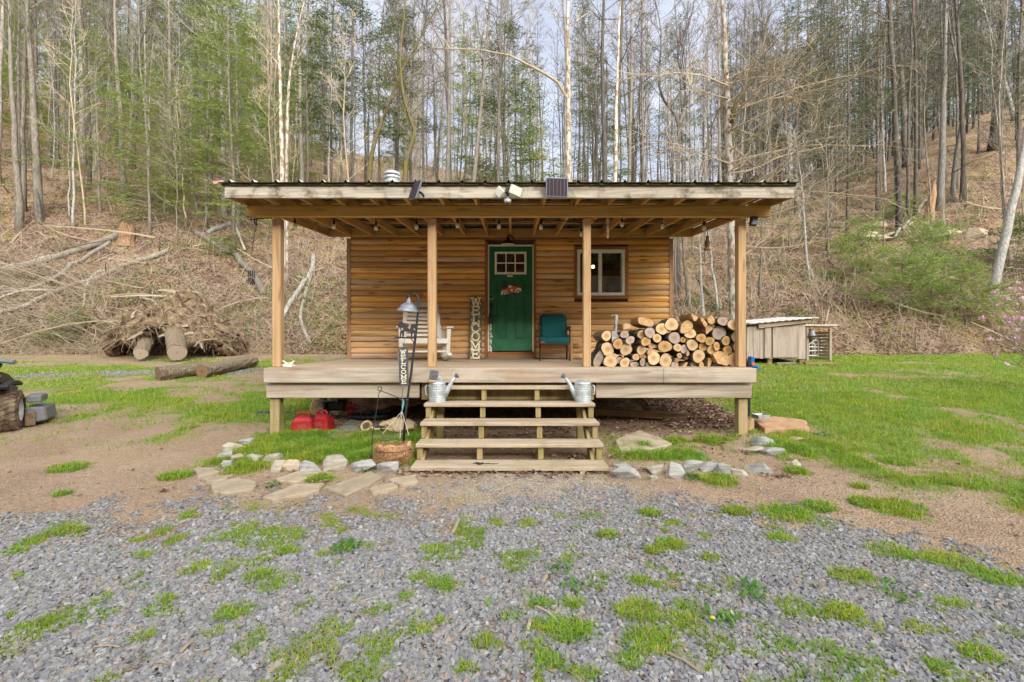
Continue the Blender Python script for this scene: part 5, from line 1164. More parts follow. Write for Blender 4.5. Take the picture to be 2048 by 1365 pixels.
# ================================================================ MOWER at the left edge
g = gasp(-6, 6.15); mw = thing('riding_mower', 'black zero-turn mower with muddy rear tyre at the left edge', 'riding mower', g, R(37))
wr = .275
th = np.linspace(0, 1, 15); 
prof = [(.15, -.17), (.22, -.175), (.262, -.15), (.275, -.08), (.275, .08), (.262, .15), (.22, .175), (.15, .17)]
Mx = Matrix.Translation((.06, 0, wr))@Matrix.Rotation(R(90), 4, 'Y')
wh = MB().lathe(prof, 36, Mx, cap=False)
rr = random.Random(1)
for k in range(26):      # tread blocks
    for j, xo in enumerate((-.13, -.065, 0, .065, .13)):
        a = (k+.5*(j % 2))/26*2*np.pi; ro = wr-(.012 if abs(xo) > .1 else .0)
        wh.obox((.06+xo, ro*math.sin(a), wr+ro*math.cos(a)), (.05, .042, .026), Matrix.Rotation(-a, 3, 'X')@Matrix.Rotation(.4*(1 if j % 2 else -1), 3, 'Z'))
tyre = wh.build('wheel', M['rubber'], mw, smooth=False)
MB().lathe([(.155, .165), (.145, .12), (.06, .10), (.001, .10)], 24, Mx, cap=False).build('rim', M['galv'], tyre); MB().lathe([(.03, .1), (.03, .14), (.001, .145)], 12, Mx).build('hub', M['iron'], tyre)
mb = MB(); ys = np.linspace(-.36, .36, 13)
def fend(y): return .60+.06*math.cos(y/.36*1.35)
for a, b in zip(ys[:-1], ys[1:]): mb.beam((-.06, a-.003, fend(a)), (-.06, b+.003, fend(b)), .48, .05)
mb.build('fender', M['black'], mw, bevel=.012)
MB().add([(-.6,-.3,.66),(.10,-.28,.66),(.12,.3,.66),(-.6,.3,.66),(-.6,-.3,.93),(-.05,-.25,.90),(.06,.28,.76),(-.6,.3,.95)], np.array([(0,3,2,1),(4,5,6,7),(0,1,5,4),(1,2,6,5),(2,3,7,6),(3,0,4,7)])).build('side_panel', M['black'], mw, bevel=.02)
MB().beam((-.045, -.282, .86), (.075, -.29, .745), .012, .05, up=(0, 0, 1)).build('badge_strip', M['lampwhite'], mw)
MB().tube([(-.55, -.1, 1.10), (-.25, -.12, 1.05), (-.02, -.12, .99), (.06, -.12, .93)], .018, 8).tube([(.06, -.1, .92), (.02, -.08, .84), (-.02, -.05, .78)], .016, 8).build('control_lever', M['iron'], mw)
MB().obox((.10, -.12, .955), (.20, .18, .05), Matrix.Rotation(R(12), 3, 'Y')).build('armrest', M['greypl'], mw, bevel=.02)
MB().box(-.7, -.12, -.2, .3, .70, .86).build('seat', M['blackp'], mw, bevel=.05)
MB().box(.255, .42, .05, .45, .36, .46).build('discharge_guard', M['greypl'], mw, bevel=.015)
MB().add([(.25,.05,.06),(.48,.05,.10),(.50,.6,.10),(.25,.6,.06),(.25,.05,.30),(.45,.05,.29),(.47,.6,.29),(.25,.6,.30)], np.array([(0,3,2,1),(4,5,6,7),(0,1,5,4),(1,2,6,5),(2,3,7,6),(3,0,4,7)])).build('cutting_deck', M['greypl'], mw, bevel=.02)
MB().box(.255, .36, .02, .048, .04, .24).build('chute', M['rubber'], mw, bevel=.006)
MB().box(-.9, .0, .1, 1.1, .12, .55).build('chassis', M['black'], mw, bevel=.03)
# ================================================================ COOP AND LEAN-TO
D_ = 13.2; a = P(1493, 722, D_); b = P(1611, 722, D_); gz = H((a.x+b.x)/2, D_)
cp = thing('animal_coop', 'low grey board coop with a pale metal roof behind the right post', 'coop', ((a.x+b.x)/2, D_, gz))
hw = (b.x-a.x)/2; hl, hr = 1.5-(651-682.5)*D_/FPX-gz, 1.5-(641-682.5)*D_/FPX-gz; fz = .17
def wallpoly(x0, x1, y, z0, zl, zr, n, name, skip=()):
    mb = MB(); xs = np.linspace(x0, x1, n+1); rr = random.Random(n)
    for k in range(n):
        if k in skip: continue
        e0, e1 = xs[k]+.004, xs[k+1]-.004; t0 = (e0-x0)/(x1-x0); t1 = (e1-x0)/(x1-x0); yo = rr.uniform(-.012, .006); zb = z0+rr.uniform(-.02, .015)
        v = [(e0, y+yo, zb), (e1, y+yo, zb), (e1, y+yo+.022, zb), (e0, y+yo+.022, zb), (e0, y+yo, zl+(zr-zl)*t0), (e1, y+yo, zl+(zr-zl)*t1), (e1, y+yo+.022, zl+(zr-zl)*t1), (e0, y+yo+.022, zl+(zr-zl)*t0)]
        mb.add(v, np.array([(0,3,2,1),(4,5,6,7),(0,1,5,4),(1,2,6,5),(2,3,7,6),(3,0,4,7)]))
    return mb
wallpoly(-hw, hw, 0, fz, hl-.04, hr-.04, 9, 'w').build('front_wall', M['shed'], cp, bevel=.002)
mb = wallpoly(-hw, hw, 1.3, fz, hl, hr, 9, 'w'); mb.box(-hw-.02, -hw, .03, 1.3, fz, hl-.06).box(hw, hw+.02, .03, 1.3, fz, hr-.06).box(-hw, hw, .03, 1.3, fz, fz+.04); mb.build('side_wall', M['shed'], cp)
dx = -.1; MB().box(-.12, .64, -.055, -.02, fz+.03, hl-.06).build('coop_door', M['shed'], cp, bevel=.004)
MB().box(-.36, -.17, -.06, -.02, fz+.02, hl-.05).build('loose_board', M['shed'], cp, bevel=.004)
MB().beam((-hw+.3, -.09, hl-.03), (hw+.10, -.09, hr-.0), .03, .13, up=(0, 0, 1)).build('front_trim', M['shedx'], cp, bevel=.003)
mb = MB(); nn = 46; xs = np.linspace(-hw-.02, hw+.25, nn); v = []
for y_, dz in ((-.22, 0), (1.55, .10)):
    for k, x_ in enumerate(xs): v.append((x_, y_, hl+(hr-hl)*(x_+hw)/(2*hw)+.055+dz+.010*math.sin(k*1.4)))
i_ = np.arange(nn-1); mb.add(v, np.stack([i_, i_+1, i_+nn+1, i_+nn], -1)); o = mb.build('coop_roof', M['galv'], cp); o.modifiers.new('t', 'SOLIDIFY').thickness = .012
for x_ in (-.9*hw, -.15, .9*hw):
    for y_ in (.1, 1.2): MB().box(x_-.06, x_+.06, y_-.06, y_+.06, -.1, fz-.001).build('foot', M['lumber'], cp)
D2 = 13.9; a2 = P(1613, 708, D2); b2 = P(1664, 708, D2); gz2 = H((a2.x+b2.x)/2, D2); w2 = (b2.x-a2.x)/2
lt = thing('lean_to', 'small open slatted lean-to with a tin roof right of the coop', 'lean-to', ((a2.x+b2.x)/2, D2, gz2)); h2 = 1.5-(652-682.5)*D2/FPX-gz2
for x_ in (-w2, w2-.07):
    for y_ in (0, .9): MB().box(x_, x_+.07, y_, y_+.07, -.05, h2-.02).build('post', M['shed'], lt)
mb = MB()
for k in range(9): mb.box(-w2+.07, w2-.07, .93, .95, .03+k*.1, .10+k*.1)
for k in range(9): mb.box(w2-.028, w2-.008, .075, .89, .03+k*.1, .10+k*.1)
mb.build('slat_wall', M['shedx'], lt); MB().box(-w2-.1, w2+.12, -.1, 1.05, h2, h2+.03).build('tin_roof', M['galv'], lt, bevel=.008); MB().box(-w2+.07, w2-.07, .005, .05, h2-.1, h2-.03).build('header', M['trimx'], lt)
be = thing('bell', 'small pale bell hanging from the lean-to roof edge', 'bell', (lt.location.x-w2+.14, D2-.05, gz2+h2-.02))
MB().lathe([(.12, -.30), (.10, -.26), (.075, -.2), (.06, -.13), (.02, -.10)], 16).build('bell_body', M['lampgrey'], be, smooth=True); MB().tube([(0, 0, 0), (-.05, 0, -.06), (0, 0, -.12)], .012, 6).build('hanger', M['lampgrey'], be)
cr_ = ('nearer the coop', 'in the middle of the lean-to', 'nearest the right lean-to post')
for k in range(3):
    x_ = lt.location.x-w2*.15+k*.2; 
    f = MB().tube([(-.09, 0, 0), (-.09, 0, .5+.09*k), (-.06, 0, .55+.09*k), (.06, 0, .55+.09*k), (.09, 0, .5+.09*k), (.09, 0, 0)], .017, 8)
    for z_ in (.15, .30, .42): f.box(-.085, .085, -.01, .01, z_, z_+.03)
    tag(f.build('folded_frame', M['galv'], loc=(x_, D2+.25+.14*k, gz2)), 'grey bent-tube frame standing '+cr_[k], 'metal frame', 'tube frames stored in the lean-to')
c = P(1640, 717, 13.0); tag(MB().beam((c.x-.45, 13.0, H(c.x-.45, 13.0)+.05), (c.x+.5, 13.0, H(c.x+.5, 13.0)+.05), .12, .07).build('ground_timber', M['lumber'], world=True, loc=(c.x, 13, H(c.x, 13))), 'plank lying on the ground before the lean-to', 'plank')
c = P(1570, 721, 12.9); tag(MB().tube([(-.25, 0, .03), (.3, .02, .05)], .06, 8).build('ground_log', M['bk_log'], loc=(c.x, 12.9, H(c.x, 12.9))), 'short log lying in front of the coop feet', 'log')
# ================================================================ BATCH GEOMETRY (thousands of small tubes, blades, leaves)
def batch_tubes(mb, Pn, Rn, k=3, mi=0):
    n, m, _ = Pn.shape
    t = np.gradient(Pn, axis=1); t /= np.linalg.norm(t, axis=2, keepdims=True)+1e-9
    ref = np.where(np.abs(t[:, :1, 2:3]) > .75, np.array([[[1., 0, 0]]]), np.array([[[0, 0, 1.]]]))
    a = np.cross(t, np.broadcast_to(ref, t.shape)); a /= np.linalg.norm(a, axis=2, keepdims=True)+1e-9; b = np.cross(t, a)
    th = np.arange(k)*2*np.pi/k
    v = Pn[:, :, None]+Rn[:, :, None, None]*(np.cos(th)[None, None, :, None]*a[:, :, None]+np.sin(th)[None, None, :, None]*b[:, :, None])
    base = (np.arange(n)*m*k)[:, None, None]; i = (np.arange(m-1)*k)[None, :, None]; j = np.arange(k)[None, None]; j2 = (j+1) % k
    f = np.stack([base+i+j, base+i+j2, base+i+k+j2, base+i+k+j], -1).reshape(-1, 4)
    mb.add(v.reshape(-1, 3), f, mi)
def batch_rhombs(mb, p, d, w, up, mi=0):
    s = np.cross(d, up); s /= np.linalg.norm(s, axis=1, keepdims=True)+1e-9; s = s*w[:, None]
    v = np.stack([p, p+d*.45+s, p+d, p+d*.45-s], 1).reshape(-1, 3)
    mb.add(v, (np.arange(len(p))*4)[:, None]+np.arange(4)[None], mi)
# ================================================================ TREES
def unit(v): return v/(np.linalg.norm(v)+1e-9)
def trunk_line(rs, Ht, lean=(0, 0), wob=.12, n=16):
    t = np.linspace(0, 1, n); w1, w2 = rs.uniform(0, 6.3, 2)
    x = lean[0]*t+wob*np.sin(t*5+w1)*t*(1.2-.4*t)+.02*rs.randn(n); y = lean[1]*t+wob*np.sin(t*4+w2)*t+.02*rs.randn(n)
    return np.stack([x*1., y*1., t*Ht-.35*(t == 0)], -1)
def trunk_r(r0, n=16, tip=.12):
    t = np.linspace(0, 1, n); return r0*((1-t)*(1-tip)+tip)*(1+.30*np.exp(-t*60))
def at_line(L, t):
    i = min(int(t*(len(L)-1)), len(L)-2); f = t*(len(L)-1)-i; return L[i]*(1-f)+L[i+1]*f, unit(L[i+1]-L[i])
def limb(rs, p, d, L, n=6, up=.25, wob=.10):
    pts = [p]; d = unit(d); st = L/(n-1)
    for k in range(n-1):
        d = unit(d+np.array([rs.randn()*wob, rs.randn()*wob, up*.18+rs.randn()*wob*.6])); pts.append(pts[-1]+d*st)
    return np.array(pts)
def bare_crown(rs, L, r0, Ht, start=.45, nb=22, ang=(.5, 1.1), reach=.26, sub=6, twigs=5, up=.3, mint=.007):
    A, RA, B_, RB, C, RC = [], [], [], [], [], []
    for k in range(nb):
        t = start+(1-start)*((k+rs.rand())/nb)**.85*.98; p, tv = at_line(L, t); az = rs.uniform(0, 6.283); el = rs.uniform(*ang)
        d = tv*math.cos(el)+np.array([math.cos(az), math.sin(az), 0])*math.sin(el)
        ln = Ht*reach*(1.12-t)*rs.uniform(.6, 1.25)+.5; q = limb(rs, p, d, ln, 7, up, .13); A.append(q); rb = max(r0*(1.05-t)*.36, mint*1.6); RA.append(np.linspace(rb, mint, 7))
        for j in range(sub):
            t2 = .2+.78*(j+rs.rand())/sub; p2, tv2 = at_line(q, min(t2, .98)); d2 = unit(tv2+.75*unit(rs.randn(3))+np.array([0, 0, .25*up])); l2 = ln*.42*(1.15-t2)*rs.uniform(.6, 1.3)+.25
            q2 = limb(rs, p2, d2, l2, 5, up, .16); B_.append(q2); RB.append(np.linspace(max(rb*.4*(1.1-t2), mint*1.1), mint*.8, 5))
            for m in range(twigs):
                t3 = .15+.8*rs.rand(); p3, tv3 = at_line(q2, t3); d3 = unit(tv3+.8*unit(rs.randn(3))); C.append(limb(rs, p3, d3, l2*rs.uniform(.25, .6)+.12, 4, up, .15)); RC.append(np.linspace(mint*.85, mint*.5, 4))
    mb = MB()
    batch_tubes(mb, np.array(A), np.array(RA), 5); batch_tubes(mb, np.array(B_), np.array(RB), 3)
    if C: batch_tubes(mb, np.array(C), np.array(RC), 3)
    return mb
def hem_crown(rs, L, r0, Ht, start=.12, nb=70, reach=3.0, dens=1.0, droop=-.35, size=1.0, bare_low=.0, zj=.20):
    A, RA, S, D, W = [], [], [], [], []
    for k in range(nb):
        t = start+(1-start)*(k+rs.rand())/nb*.985; p, tv = at_line(L, t); az = rs.uniform(0, 6.283)
        ln = (reach*(1-t)**.75*rs.uniform(.55, 1.2)+.35)*min(1, .45+(t-start)*6)
        d = np.array([math.cos(az), math.sin(az), rs.uniform(-.05, .35)+.4*t]); q = limb(rs, p, d, ln, 7, droop, .08); A.append(q); RA.append(np.linspace(max(.008, r0*.16*(1.1-t)), .004, 7))
        if rs.rand() < bare_low*(1-t): continue
        nt = int((6+ln*5)*dens)
        for j in range(nt):
            t2 = .18+.82*(j+rs.rand())/nt; pp, bv = at_line(q, min(t2, .99)); sd = 1 if j % 2 else -1
            sv = unit(np.cross(bv, [0, 0, 1.]))*sd; tl = (.25+.33*ln*(1.1-t2))*rs.uniform(.6, 1.2); td = unit(bv*.75+sv*.8+np.array([0, 0, -.12+.12*rs.randn()]))
            ns = max(4, int(tl*19*dens)); u = rs.rand(ns)
            c = pp+td*tl*u[:, None]+rs.randn(ns, 3)*.022
            side = np.cross(td, [0, 0, 1.]); sg = np.where(rs.rand(ns) < .5, 1, -1)[:, None]
            dd = td*.7+side*sg*.65+rs.randn(ns, 3)*np.array([.22, .22, zj]); dd /= np.linalg.norm(dd, axis=1, keepdims=True)
            S.append(c); D.append(dd*(rs.uniform(.10, .24, ns)*size)[:, None]); W.append(rs.uniform(.012, .028, ns)*size)
            if rs.rand() < .5: A.append(np.array([pp+td*tl*z for z in np.linspace(0, 1, 7)])); RA.append(np.linspace(.006, .003, 7))
    S, D, W = np.concatenate(S), np.concatenate(D), np.concatenate(W)
    f = MB(); batch_rhombs(f, S, D, W, np.array([0, 0, 1.])+rs.randn(len(S), 3)*.55, 0)
    b = MB(); batch_tubes(b, np.array(A), np.array(RA), 3)
    return f, b
def bump_trunk(L, Rr, k=10, seed=0):
    mb = MB(); mb.tube(L, Rr, k); rs = np.random.RandomState(seed)
    v = mb.V[0]; n = len(L); c = np.repeat(L, k, 0); v[:] = c+(v-c)*(1+rs.randn(len(v), 1)*.05); return mb
def make_tree(name, label, cat, seed, Ht, r0, bk, kind, lean=(0, 0), wob=.12, group=None, fol='hem', L=None, tk=10, **kw):
    rs = np.random.RandomState(seed); t = thing(name, label, cat, (0, 0, 0), 0, group)
    if L is None: L = trunk_line(rs, Ht, lean, wob)
    bump_trunk(L, trunk_r(r0, len(L)), tk, seed).build('trunk', M[bk], t, smooth=True)
    if kind == 'hem':
        f, b = hem_crown(rs, L, r0, Ht, **kw); b.build('branches', M[bk], t); f.build('crown', M[fol], t)
    else: bare_crown(rs, L, r0, Ht, **kw).build('branches', M[kw.pop('tw', bk)] if False else M[bk], t)
    return t
PARK = []
def kids(t): return list(t.children)
# ---- trees the photo lets one tell apart: base pixel (or depth), where the trunk leaves the top of the frame, width
def hero(label, px0, py0, pxt, wpx, bk, kind='bare', D=None, name='bare_tree', cat='tree', pyt=0, over=1.35, wob=.10, seed=None, bend=None, **kw):
    if D is None: g = G(px0, py0); D = g.y
    else: x = P(px0, py0, D).x; g = Vector((x, D, H(x, D)))
    top = P(pxt, pyt, D+kw.pop('back', .6)); v = top-g; Ht = v.z*over; r0 = wpx*D/FPX/2*.95
    seed = seed or int(px0*7+py0); rs = np.random.RandomState(seed)
    L = trunk_line(rs, Ht, (v.x*over, v.y*over), wob)
    if bend is not None:
        pts = [np.array((0, 0, -.3))]+[np.array(P(a, b, D+.3)-g) for a, b in bend]; LL = []
        seg = np.array(pts); tt = np.linspace(0, len(seg)-1, 18)
        for q_ in tt:
            i_ = min(int(q_), len(seg)-2); f_ = q_-i_
            p0 = seg[max(i_-1, 0)]; p1, p2 = seg[i_], seg[i_+1]; p3 = seg[min(i_+2, len(seg)-1)]
            LL.append(.5*((2*p1)+(-p0+p2)*f_+(2*p0-5*p1+4*p2-p3)*f_**2+(-p0+3*p1-3*p2+p3)*f_**3))
        L = np.array(LL); Ht = L[-1][2]
    t = make_tree(name, label, cat, seed, Ht, r0, bk, kind, L=L, **kw); t.location = g; return t
B0 = dict(start=.42, nb=16, sub=5, twigs=4, reach=.16)
hero('grey trunk at the far left edge, lower end by the leaf slope', 40, 455, 12, 13, 'bk_grey', **B0)
hero('stout grey forked-base trunk, second from the left edge', 80, 440, 52, 16, 'bk_grey', **B0)
hero('dark companion stem leaning at the foot of the second left trunk', 82, 448, 60, 7, 'bk_dark', start=.6, nb=8, sub=3, twigs=3, reach=.1, pyt=280, over=1.1)
hero('straight grey trunk standing uphill of the rotten stump', 247, 400, 231, 12, 'bk_grey', **B0)
hero('tan trunk between the second trunk and the stump trunk', 167, 330, 160, 12, 'bk_grey', **B0)
hero('brownish trunk behind the second left trunk', 110, 320, 106, 12, 'bk_dark', **B0)
hero('very slim pale stem left of the tan trunk', 147, 455, 150, 5, 'bk_white', start=.5, nb=10, sub=3, twigs=3, reach=.12, pyt=120)
hero('wavy pale trunk just left of the roof corner', 448, 432, 434, 11, 'bk_white', wob=.35, **B0)
hero('thin crooked trunk on the slope left of the wavy pale trunk', 397, 436, 360, 6, 'bk_grey', pyt=220, start=.4, nb=12, sub=4, twigs=3, reach=.14)
hero('slim trunk left of centre on the left slope', 342, 362, 335, 9, 'bk_grey', **B0)
hero('thin sapling on the slope right of the stump', 372, 455, 355, 4, 'bk_tan', pyt=230, start=.35, nb=12, sub=4, twigs=3, reach=.14)
s1 = hero('tall white twin trunk above the left end of the roof', 565, 372, 562, 12, 'bk_syc', D=20, start=.55, nb=10, sub=5, twigs=4, reach=.14)
hero('second white stem of the twin trunk, forking to the right', 573, 372, 578, 9, 'bk_syc', D=20.1, bend=[(573, 365), (575, 240), (580, 150), (600, 40), (625, -60), (640, -160)], start=.5, nb=9, sub=5, twigs=4, reach=.14)
hero('dark mossy leaning tree left of the stove pipe', 738, 372, 880, 12, 'bk_moss', D=24, bend=[(738, 365), (748, 290), (770, 230), (800, 150), (850, 60), (900, -40)], start=.4, nb=18, sub=6, twigs=4, reach=.2)
hero('mossy crooked tree just right of the stove pipe', 808, 370, 830, 11, 'bk_moss', D=20, bend=[(810, 350), (820, 300), (828, 262), (812, 215), (800, 120), (812, 0), (815, -80)], start=.35, nb=18, sub=6, twigs=4, reach=.22)
hero('straight grey trunk right of the mossy crooked tree', 890, 372, 902, 12, 'bk_grey', D=23, **B0)
hero('leaning pale trunk behind the motion floodlight', 935, 372, 978, 12, 'bk_grey', D=24, start=.4, nb=18, sub=6, twigs=4, reach=.2)
hero('dark pine-like trunk above the porch floodlight', 995, 372, 1003, 11, 'bk_dark', D=22, **B0)
syc = hero('big white sycamore trunk behind the square solar panel', 1142, 372, 1131, 19, 'bk_syc', D=17, start=.62, nb=8, sub=5, twigs=4, reach=.16)
q_ = [P(a, b, 17-c_) for a, b, c_ in ((1133, 195, 0), (1115, 165, .2), (1090, 148, .4), (1060, 132, .6), (1020, 112, .8), (960, 100, .9), (900, 98, 1.0), (868, 96, 1.0))]
mb = MB().tube([v-syc.location for v in q_], [.055, .05, .046, .04, .034, .027, .018, .01], 8)
rs = np.random.RandomState(3); A = []; 
for k in range(26):
    v = np.array(q_[rs.randint(2, 8)]-syc.location); A.append(limb(rs, v, rs.randn(3)*np.array([1, 1, .8])+np.array([-.4, 0, .1]), rs.uniform(.5, 1.6), 6, .2, .18))
batch_tubes(mb, np.array(A), np.repeat(np.linspace(.014, .005, 6)[None], len(A), 0)); mb.build('limb', M['bk_tan'], syc)
hero('speckled dark trunk right of the white sycamore', 1211, 372, 1209, 16, 'bk_dark', D=18, start=.5, nb=12, sub=5, twigs=4, reach=.18)
hero('slimmer pale trunk beside the speckled dark trunk', 1228, 372, 1236, 11, 'bk_syc', D=18.4, start=.5, nb=12, sub=5, twigs=4, reach=.18)
hero('dark crooked tree whose trunk forks above the roof, left stem', 1355, 372, 1310, 9, 'bk_dark', D=21, bend=[(1355, 330), (1356, 245), (1325, 195), (1318, 150), (1322, 60), (1300, -40)], start=.35, nb=20, sub=6, twigs=4, reach=.2)
hero('dark crooked tree whose trunk forks above the roof, right stem', 1357, 372, 1380, 8, 'bk_dark', D=21.1, bend=[(1357, 330), (1360, 245), (1372, 185), (1355, 110), (1378, 50), (1400, -60)], start=.35, nb=20, sub=6, twigs=4, reach=.2)
s2 = hero('big pale sycamore with sweeping low twigs above the right roof', 1475, 655, 1440, 21, 'bk_syc', D=14.6, start=.7, nb=8, sub=5, twigs=4, reach=.15)
mb = MB(); rs = np.random.RandomState(12); A, Bq, Cq = [], [], []      # its long low sprays
base = s2.location
for k in range(34):
    zz = rs.uniform(3.2, 9.5); az = rs.uniform(-1.5, 1.0) if rs.rand() < .75 else rs.uniform(0, 6.28)
    p = np.array((-.02*zz, .03*zz, zz)); ln = rs.uniform(2.0, 4.6); q = limb(rs, p, np.array([math.cos(az), math.sin(az), rs.uniform(-.1, .5)]), ln, 9, rs.uniform(-.7, .35), .13); A.append(q)
    for j in range(13):
        p2, tv = at_line(q, .1+.88*(j+rs.rand())/13); q2 = limb(rs, p2, tv+.8*unit(rs.randn(3)), ln*rs.uniform(.18, .42), 6, rs.uniform(-.4, .5), .18); Bq.append(q2)
        for m in range(4):
            p3, tv3 = at_line(q2, rs.uniform(.2, .95)); Cq.append(limb(rs, p3, tv3+.8*unit(rs.randn(3)), rs.uniform(.2, .7), 4, 0, .2))
batch_tubes(mb, np.array(A), np.repeat(np.linspace(.03, .007, 9)[None], len(A), 0), 5); batch_tubes(mb, np.array(Bq), np.repeat(np.linspace(.009, .005, 6)[None], len(Bq), 0)); batch_tubes(mb, np.array(Cq), np.repeat(np.linspace(.0055, .0035, 4)[None], len(Cq), 0))
mb.build('low_twigs', M['bk_tan'], s2)
q_ = [P(a, b, 14.4) for a, b in ((1462, 245), (1472, 205), (1490, 178), (1515, 150), (1545, 130), (1580, 60))]; MB().tube([v-base for v in q_], [.075, .07, .055, .045, .035, .015], 8).build('limb', M['bk_moss'], s2, smooth=True)
hero('thin grey-white stem behind the right end of the roof', 1690, 330, 1672, 6, 'bk_lichen', **B0)
hero('tall grey trunk on the right slope, right of the roof end', 1797, 398, 1781, 12, 'bk_lichen', start=.35, nb=22, sub=4, twigs=3, reach=.13)
hero('flaky dark-grey trunk just right of the tall grey trunk', 1813, 332, 1797, 14, 'bk_dark', **B0)
hero('slender pale stem between roof end and the tall grey trunk', 1770, 385, 1765, 5, 'bk_white', pyt=180, start=.4, nb=12, sub=4, twigs=3, reach=.14)
hero('mottled grey trunk beside the broken snag', 1880, 422, 1893, 14, 'bk_lichen', start=.4, nb=18, sub=4, twigs=3, reach=.13)
hero('trunk with many dead side twigs, right of the snag', 1905, 402, 1900, 10, 'bk_lichen', bend=[(1910, 330), (1925, 230), (1918, 150), (1900, 60), (1890, -30)], start=.15, nb=26, ang=(1.2, 1.6), sub=2, twigs=1, reach=.09, up=.1)
hero('thick lichen-grey trunk near the right edge', 1990, 300, 2003, 20, 'bk_dark', **B0)
hero('leaning white birch trunk at the right edge', 1980, 600, 2060, 18, 'bk_white', pyt=250, over=1.9, start=.5, nb=14, sub=5, twigs=4, reach=.16, wob=.18)
hero('slim crooked white stem at the top right corner', 2030, 240, 1960, 8, 'bk_white', wob=.3, **B0)
hero('thin white stem framed between the right porch posts', 1410, 640, 1398, 6, 'bk_white', D=17.5, pyt=480, over=3, start=.3, nb=14, sub=4, twigs=3, reach=.12, wob=.25)
hero('leaning sapling behind the bird feeder', 1438, 605, 1415, 6, 'bk_white', D=18.5, pyt=500, over=2.6, start=.35, nb=14, sub=4, twigs=3, reach=.12, wob=.2)
hero('grey sapling close to the right cabin corner', 1375, 600, 1366, 7, 'bk_grey', D=19, pyt=480, over=3.4, start=.35, nb=14, sub=4, twigs=3, reach=.12)
hero('thin grey stem above the coop', 1618, 560, 1606, 6, 'bk_white', pyt=430, over=2.4, start=.3, nb=14, sub=4, twigs=3, reach=.12)
hero('dark hemlock above the floodlight', 1012, 372, 1006, 9, 'bk_dark', 'hem', D=26, fol='hem_dark', pyt=60, over=1.05, name='hemlock', start=.18, nb=75, reach=4.2, dens=.95)
hero('dark hemlock between the two pale right-hand trunks', 1195, 372, 1190, 8, 'bk_dark', 'hem', D=27, fol='hem_dark', pyt=110, over=1.05, name='hemlock', start=.2, nb=60, reach=3.0, dens=.9)
hero('dark bushy hemlock above the stove pipe', 790, 372, 800, 9, 'bk_dark', 'hem', D=27, fol='hem_dark', pyt=20, over=1.05, name='hemlock', start=.3, nb=75, reach=4.2, dens=.95)
hero('tall dark-green hemlock right of the white twin trunk', 660, 372, 665, 9, 'bk_dark', 'hem', D=30, fol='hem_dark', pyt=-40, over=1.05, name='hemlock', start=.25, nb=70, reach=3.4, dens=1.0)
hero('bright hemlock top left of the white twin trunk', 478, 340, 470, 9, 'bk_grey', 'hem', D=27, fol='hem', pyt=-30, over=1.05, name='hemlock', start=.15, nb=70, reach=3.4, dens=1.0)
hero('low pale-green hemlock behind the solar panel', 1100, 400, 1095, 5, 'bk_dark', 'hem', D=19, fol='hem', pyt=290, over=1.0, name='hemlock', start=.1, nb=40, reach=1.7, dens=1.0, size=.8)
hero('feathery green hemlock in front of the left slope, centre', 300, 372, 290, 6, 'bk_grey', 'hem', D=23, fol='hem', pyt=130, over=1.0, name='hemlock', start=.08, nb=60, reach=3.4, dens=1.0)
hero('feathery green hemlock leaning right on the left slope', 200, 360, 190, 6, 'bk_grey', 'hem', D=25, fol='hem', pyt=60, over=1.0, name='hemlock', start=.1, nb=60, reach=3.4, dens=.9)
hero('pale grey-green hemlock above the right end of the roof', 1655, 330, 1650, 6, 'bk_grey', 'hem', D=24, fol='hem_grey', pyt=190, over=1.0, name='hemlock', start=.05, nb=50, reach=2.6, dens=.8)
# ---- the rest of the wood: a few trees of each kind, copied
KIND = {}
for k in range(5): KIND['bare%d' % k] = make_tree('bare_tree', 'x', 'tree', 300+k, 20+k, .095+.012*k, ['bk_grey', 'bk_dark', 'bk_grey', 'bk_dark', 'bk_grey'][k], 'bare', (rs.uniform(-1, 1), rs.uniform(-1, 1)), .3, start=.38, nb=26, sub=6, twigs=5, reach=.2, mint=.009, tk=7)
for k in range(3): KIND['hem%d' % k] = make_tree('hemlock', 'x', 'tree', 320+k, 16+1.5*k, .095, 'bk_grey', 'hem', (rs.uniform(-.5, .5), 0), .15, fol='hem', start=.10, nb=74, reach=3.5, dens=.9, size=1.25, tk=7)
for k in range(3): KIND['grey%d' % k] = make_tree('hemlock', 'x', 'tree', 330+k, 18+1.5*k, .105, 'bk_dark', 'hem', (rs.uniform(-.5, .5), 0), .15, fol='hem_grey', start=.20, nb=70, reach=3.4, dens=.75, size=1.25, tk=7)
for k in range(2): KIND['dark%d' % k] = make_tree('hemlock', 'x', 'tree', 340+k, 18+2*k, .10, 'bk_dark', 'hem', (rs.uniform(-.5, .5), 0), .15, fol='hem_dark', start=.3, nb=60, reach=3.0, dens=.8, size=1.2, tk=7)
for k in range(3): KIND['under%d' % k] = make_tree('hemlock', 'x', 'tree', 360+k, 7.5+1.5*k, .05, 'bk_grey', 'hem', (rs.uniform(-.5, .5), 0), .15, fol='hem', start=.10, nb=46, reach=3.3, dens=.9, size=1.05, tk=6)
for k in range(4): KIND['pole%d' % k] = make_tree('sapling', 'x', 'sapling', 350+k, 8.5+k, .035+.006*k, ['bk_grey', 'bk_white', 'bk_tan', 'bk_grey'][k], 'bare', (rs.uniform(-.8, .8), rs.uniform(-.5, .5)), .25, start=.25, nb=18, sub=4, twigs=3, reach=.14, up=.35, tk=6)
USED = set()
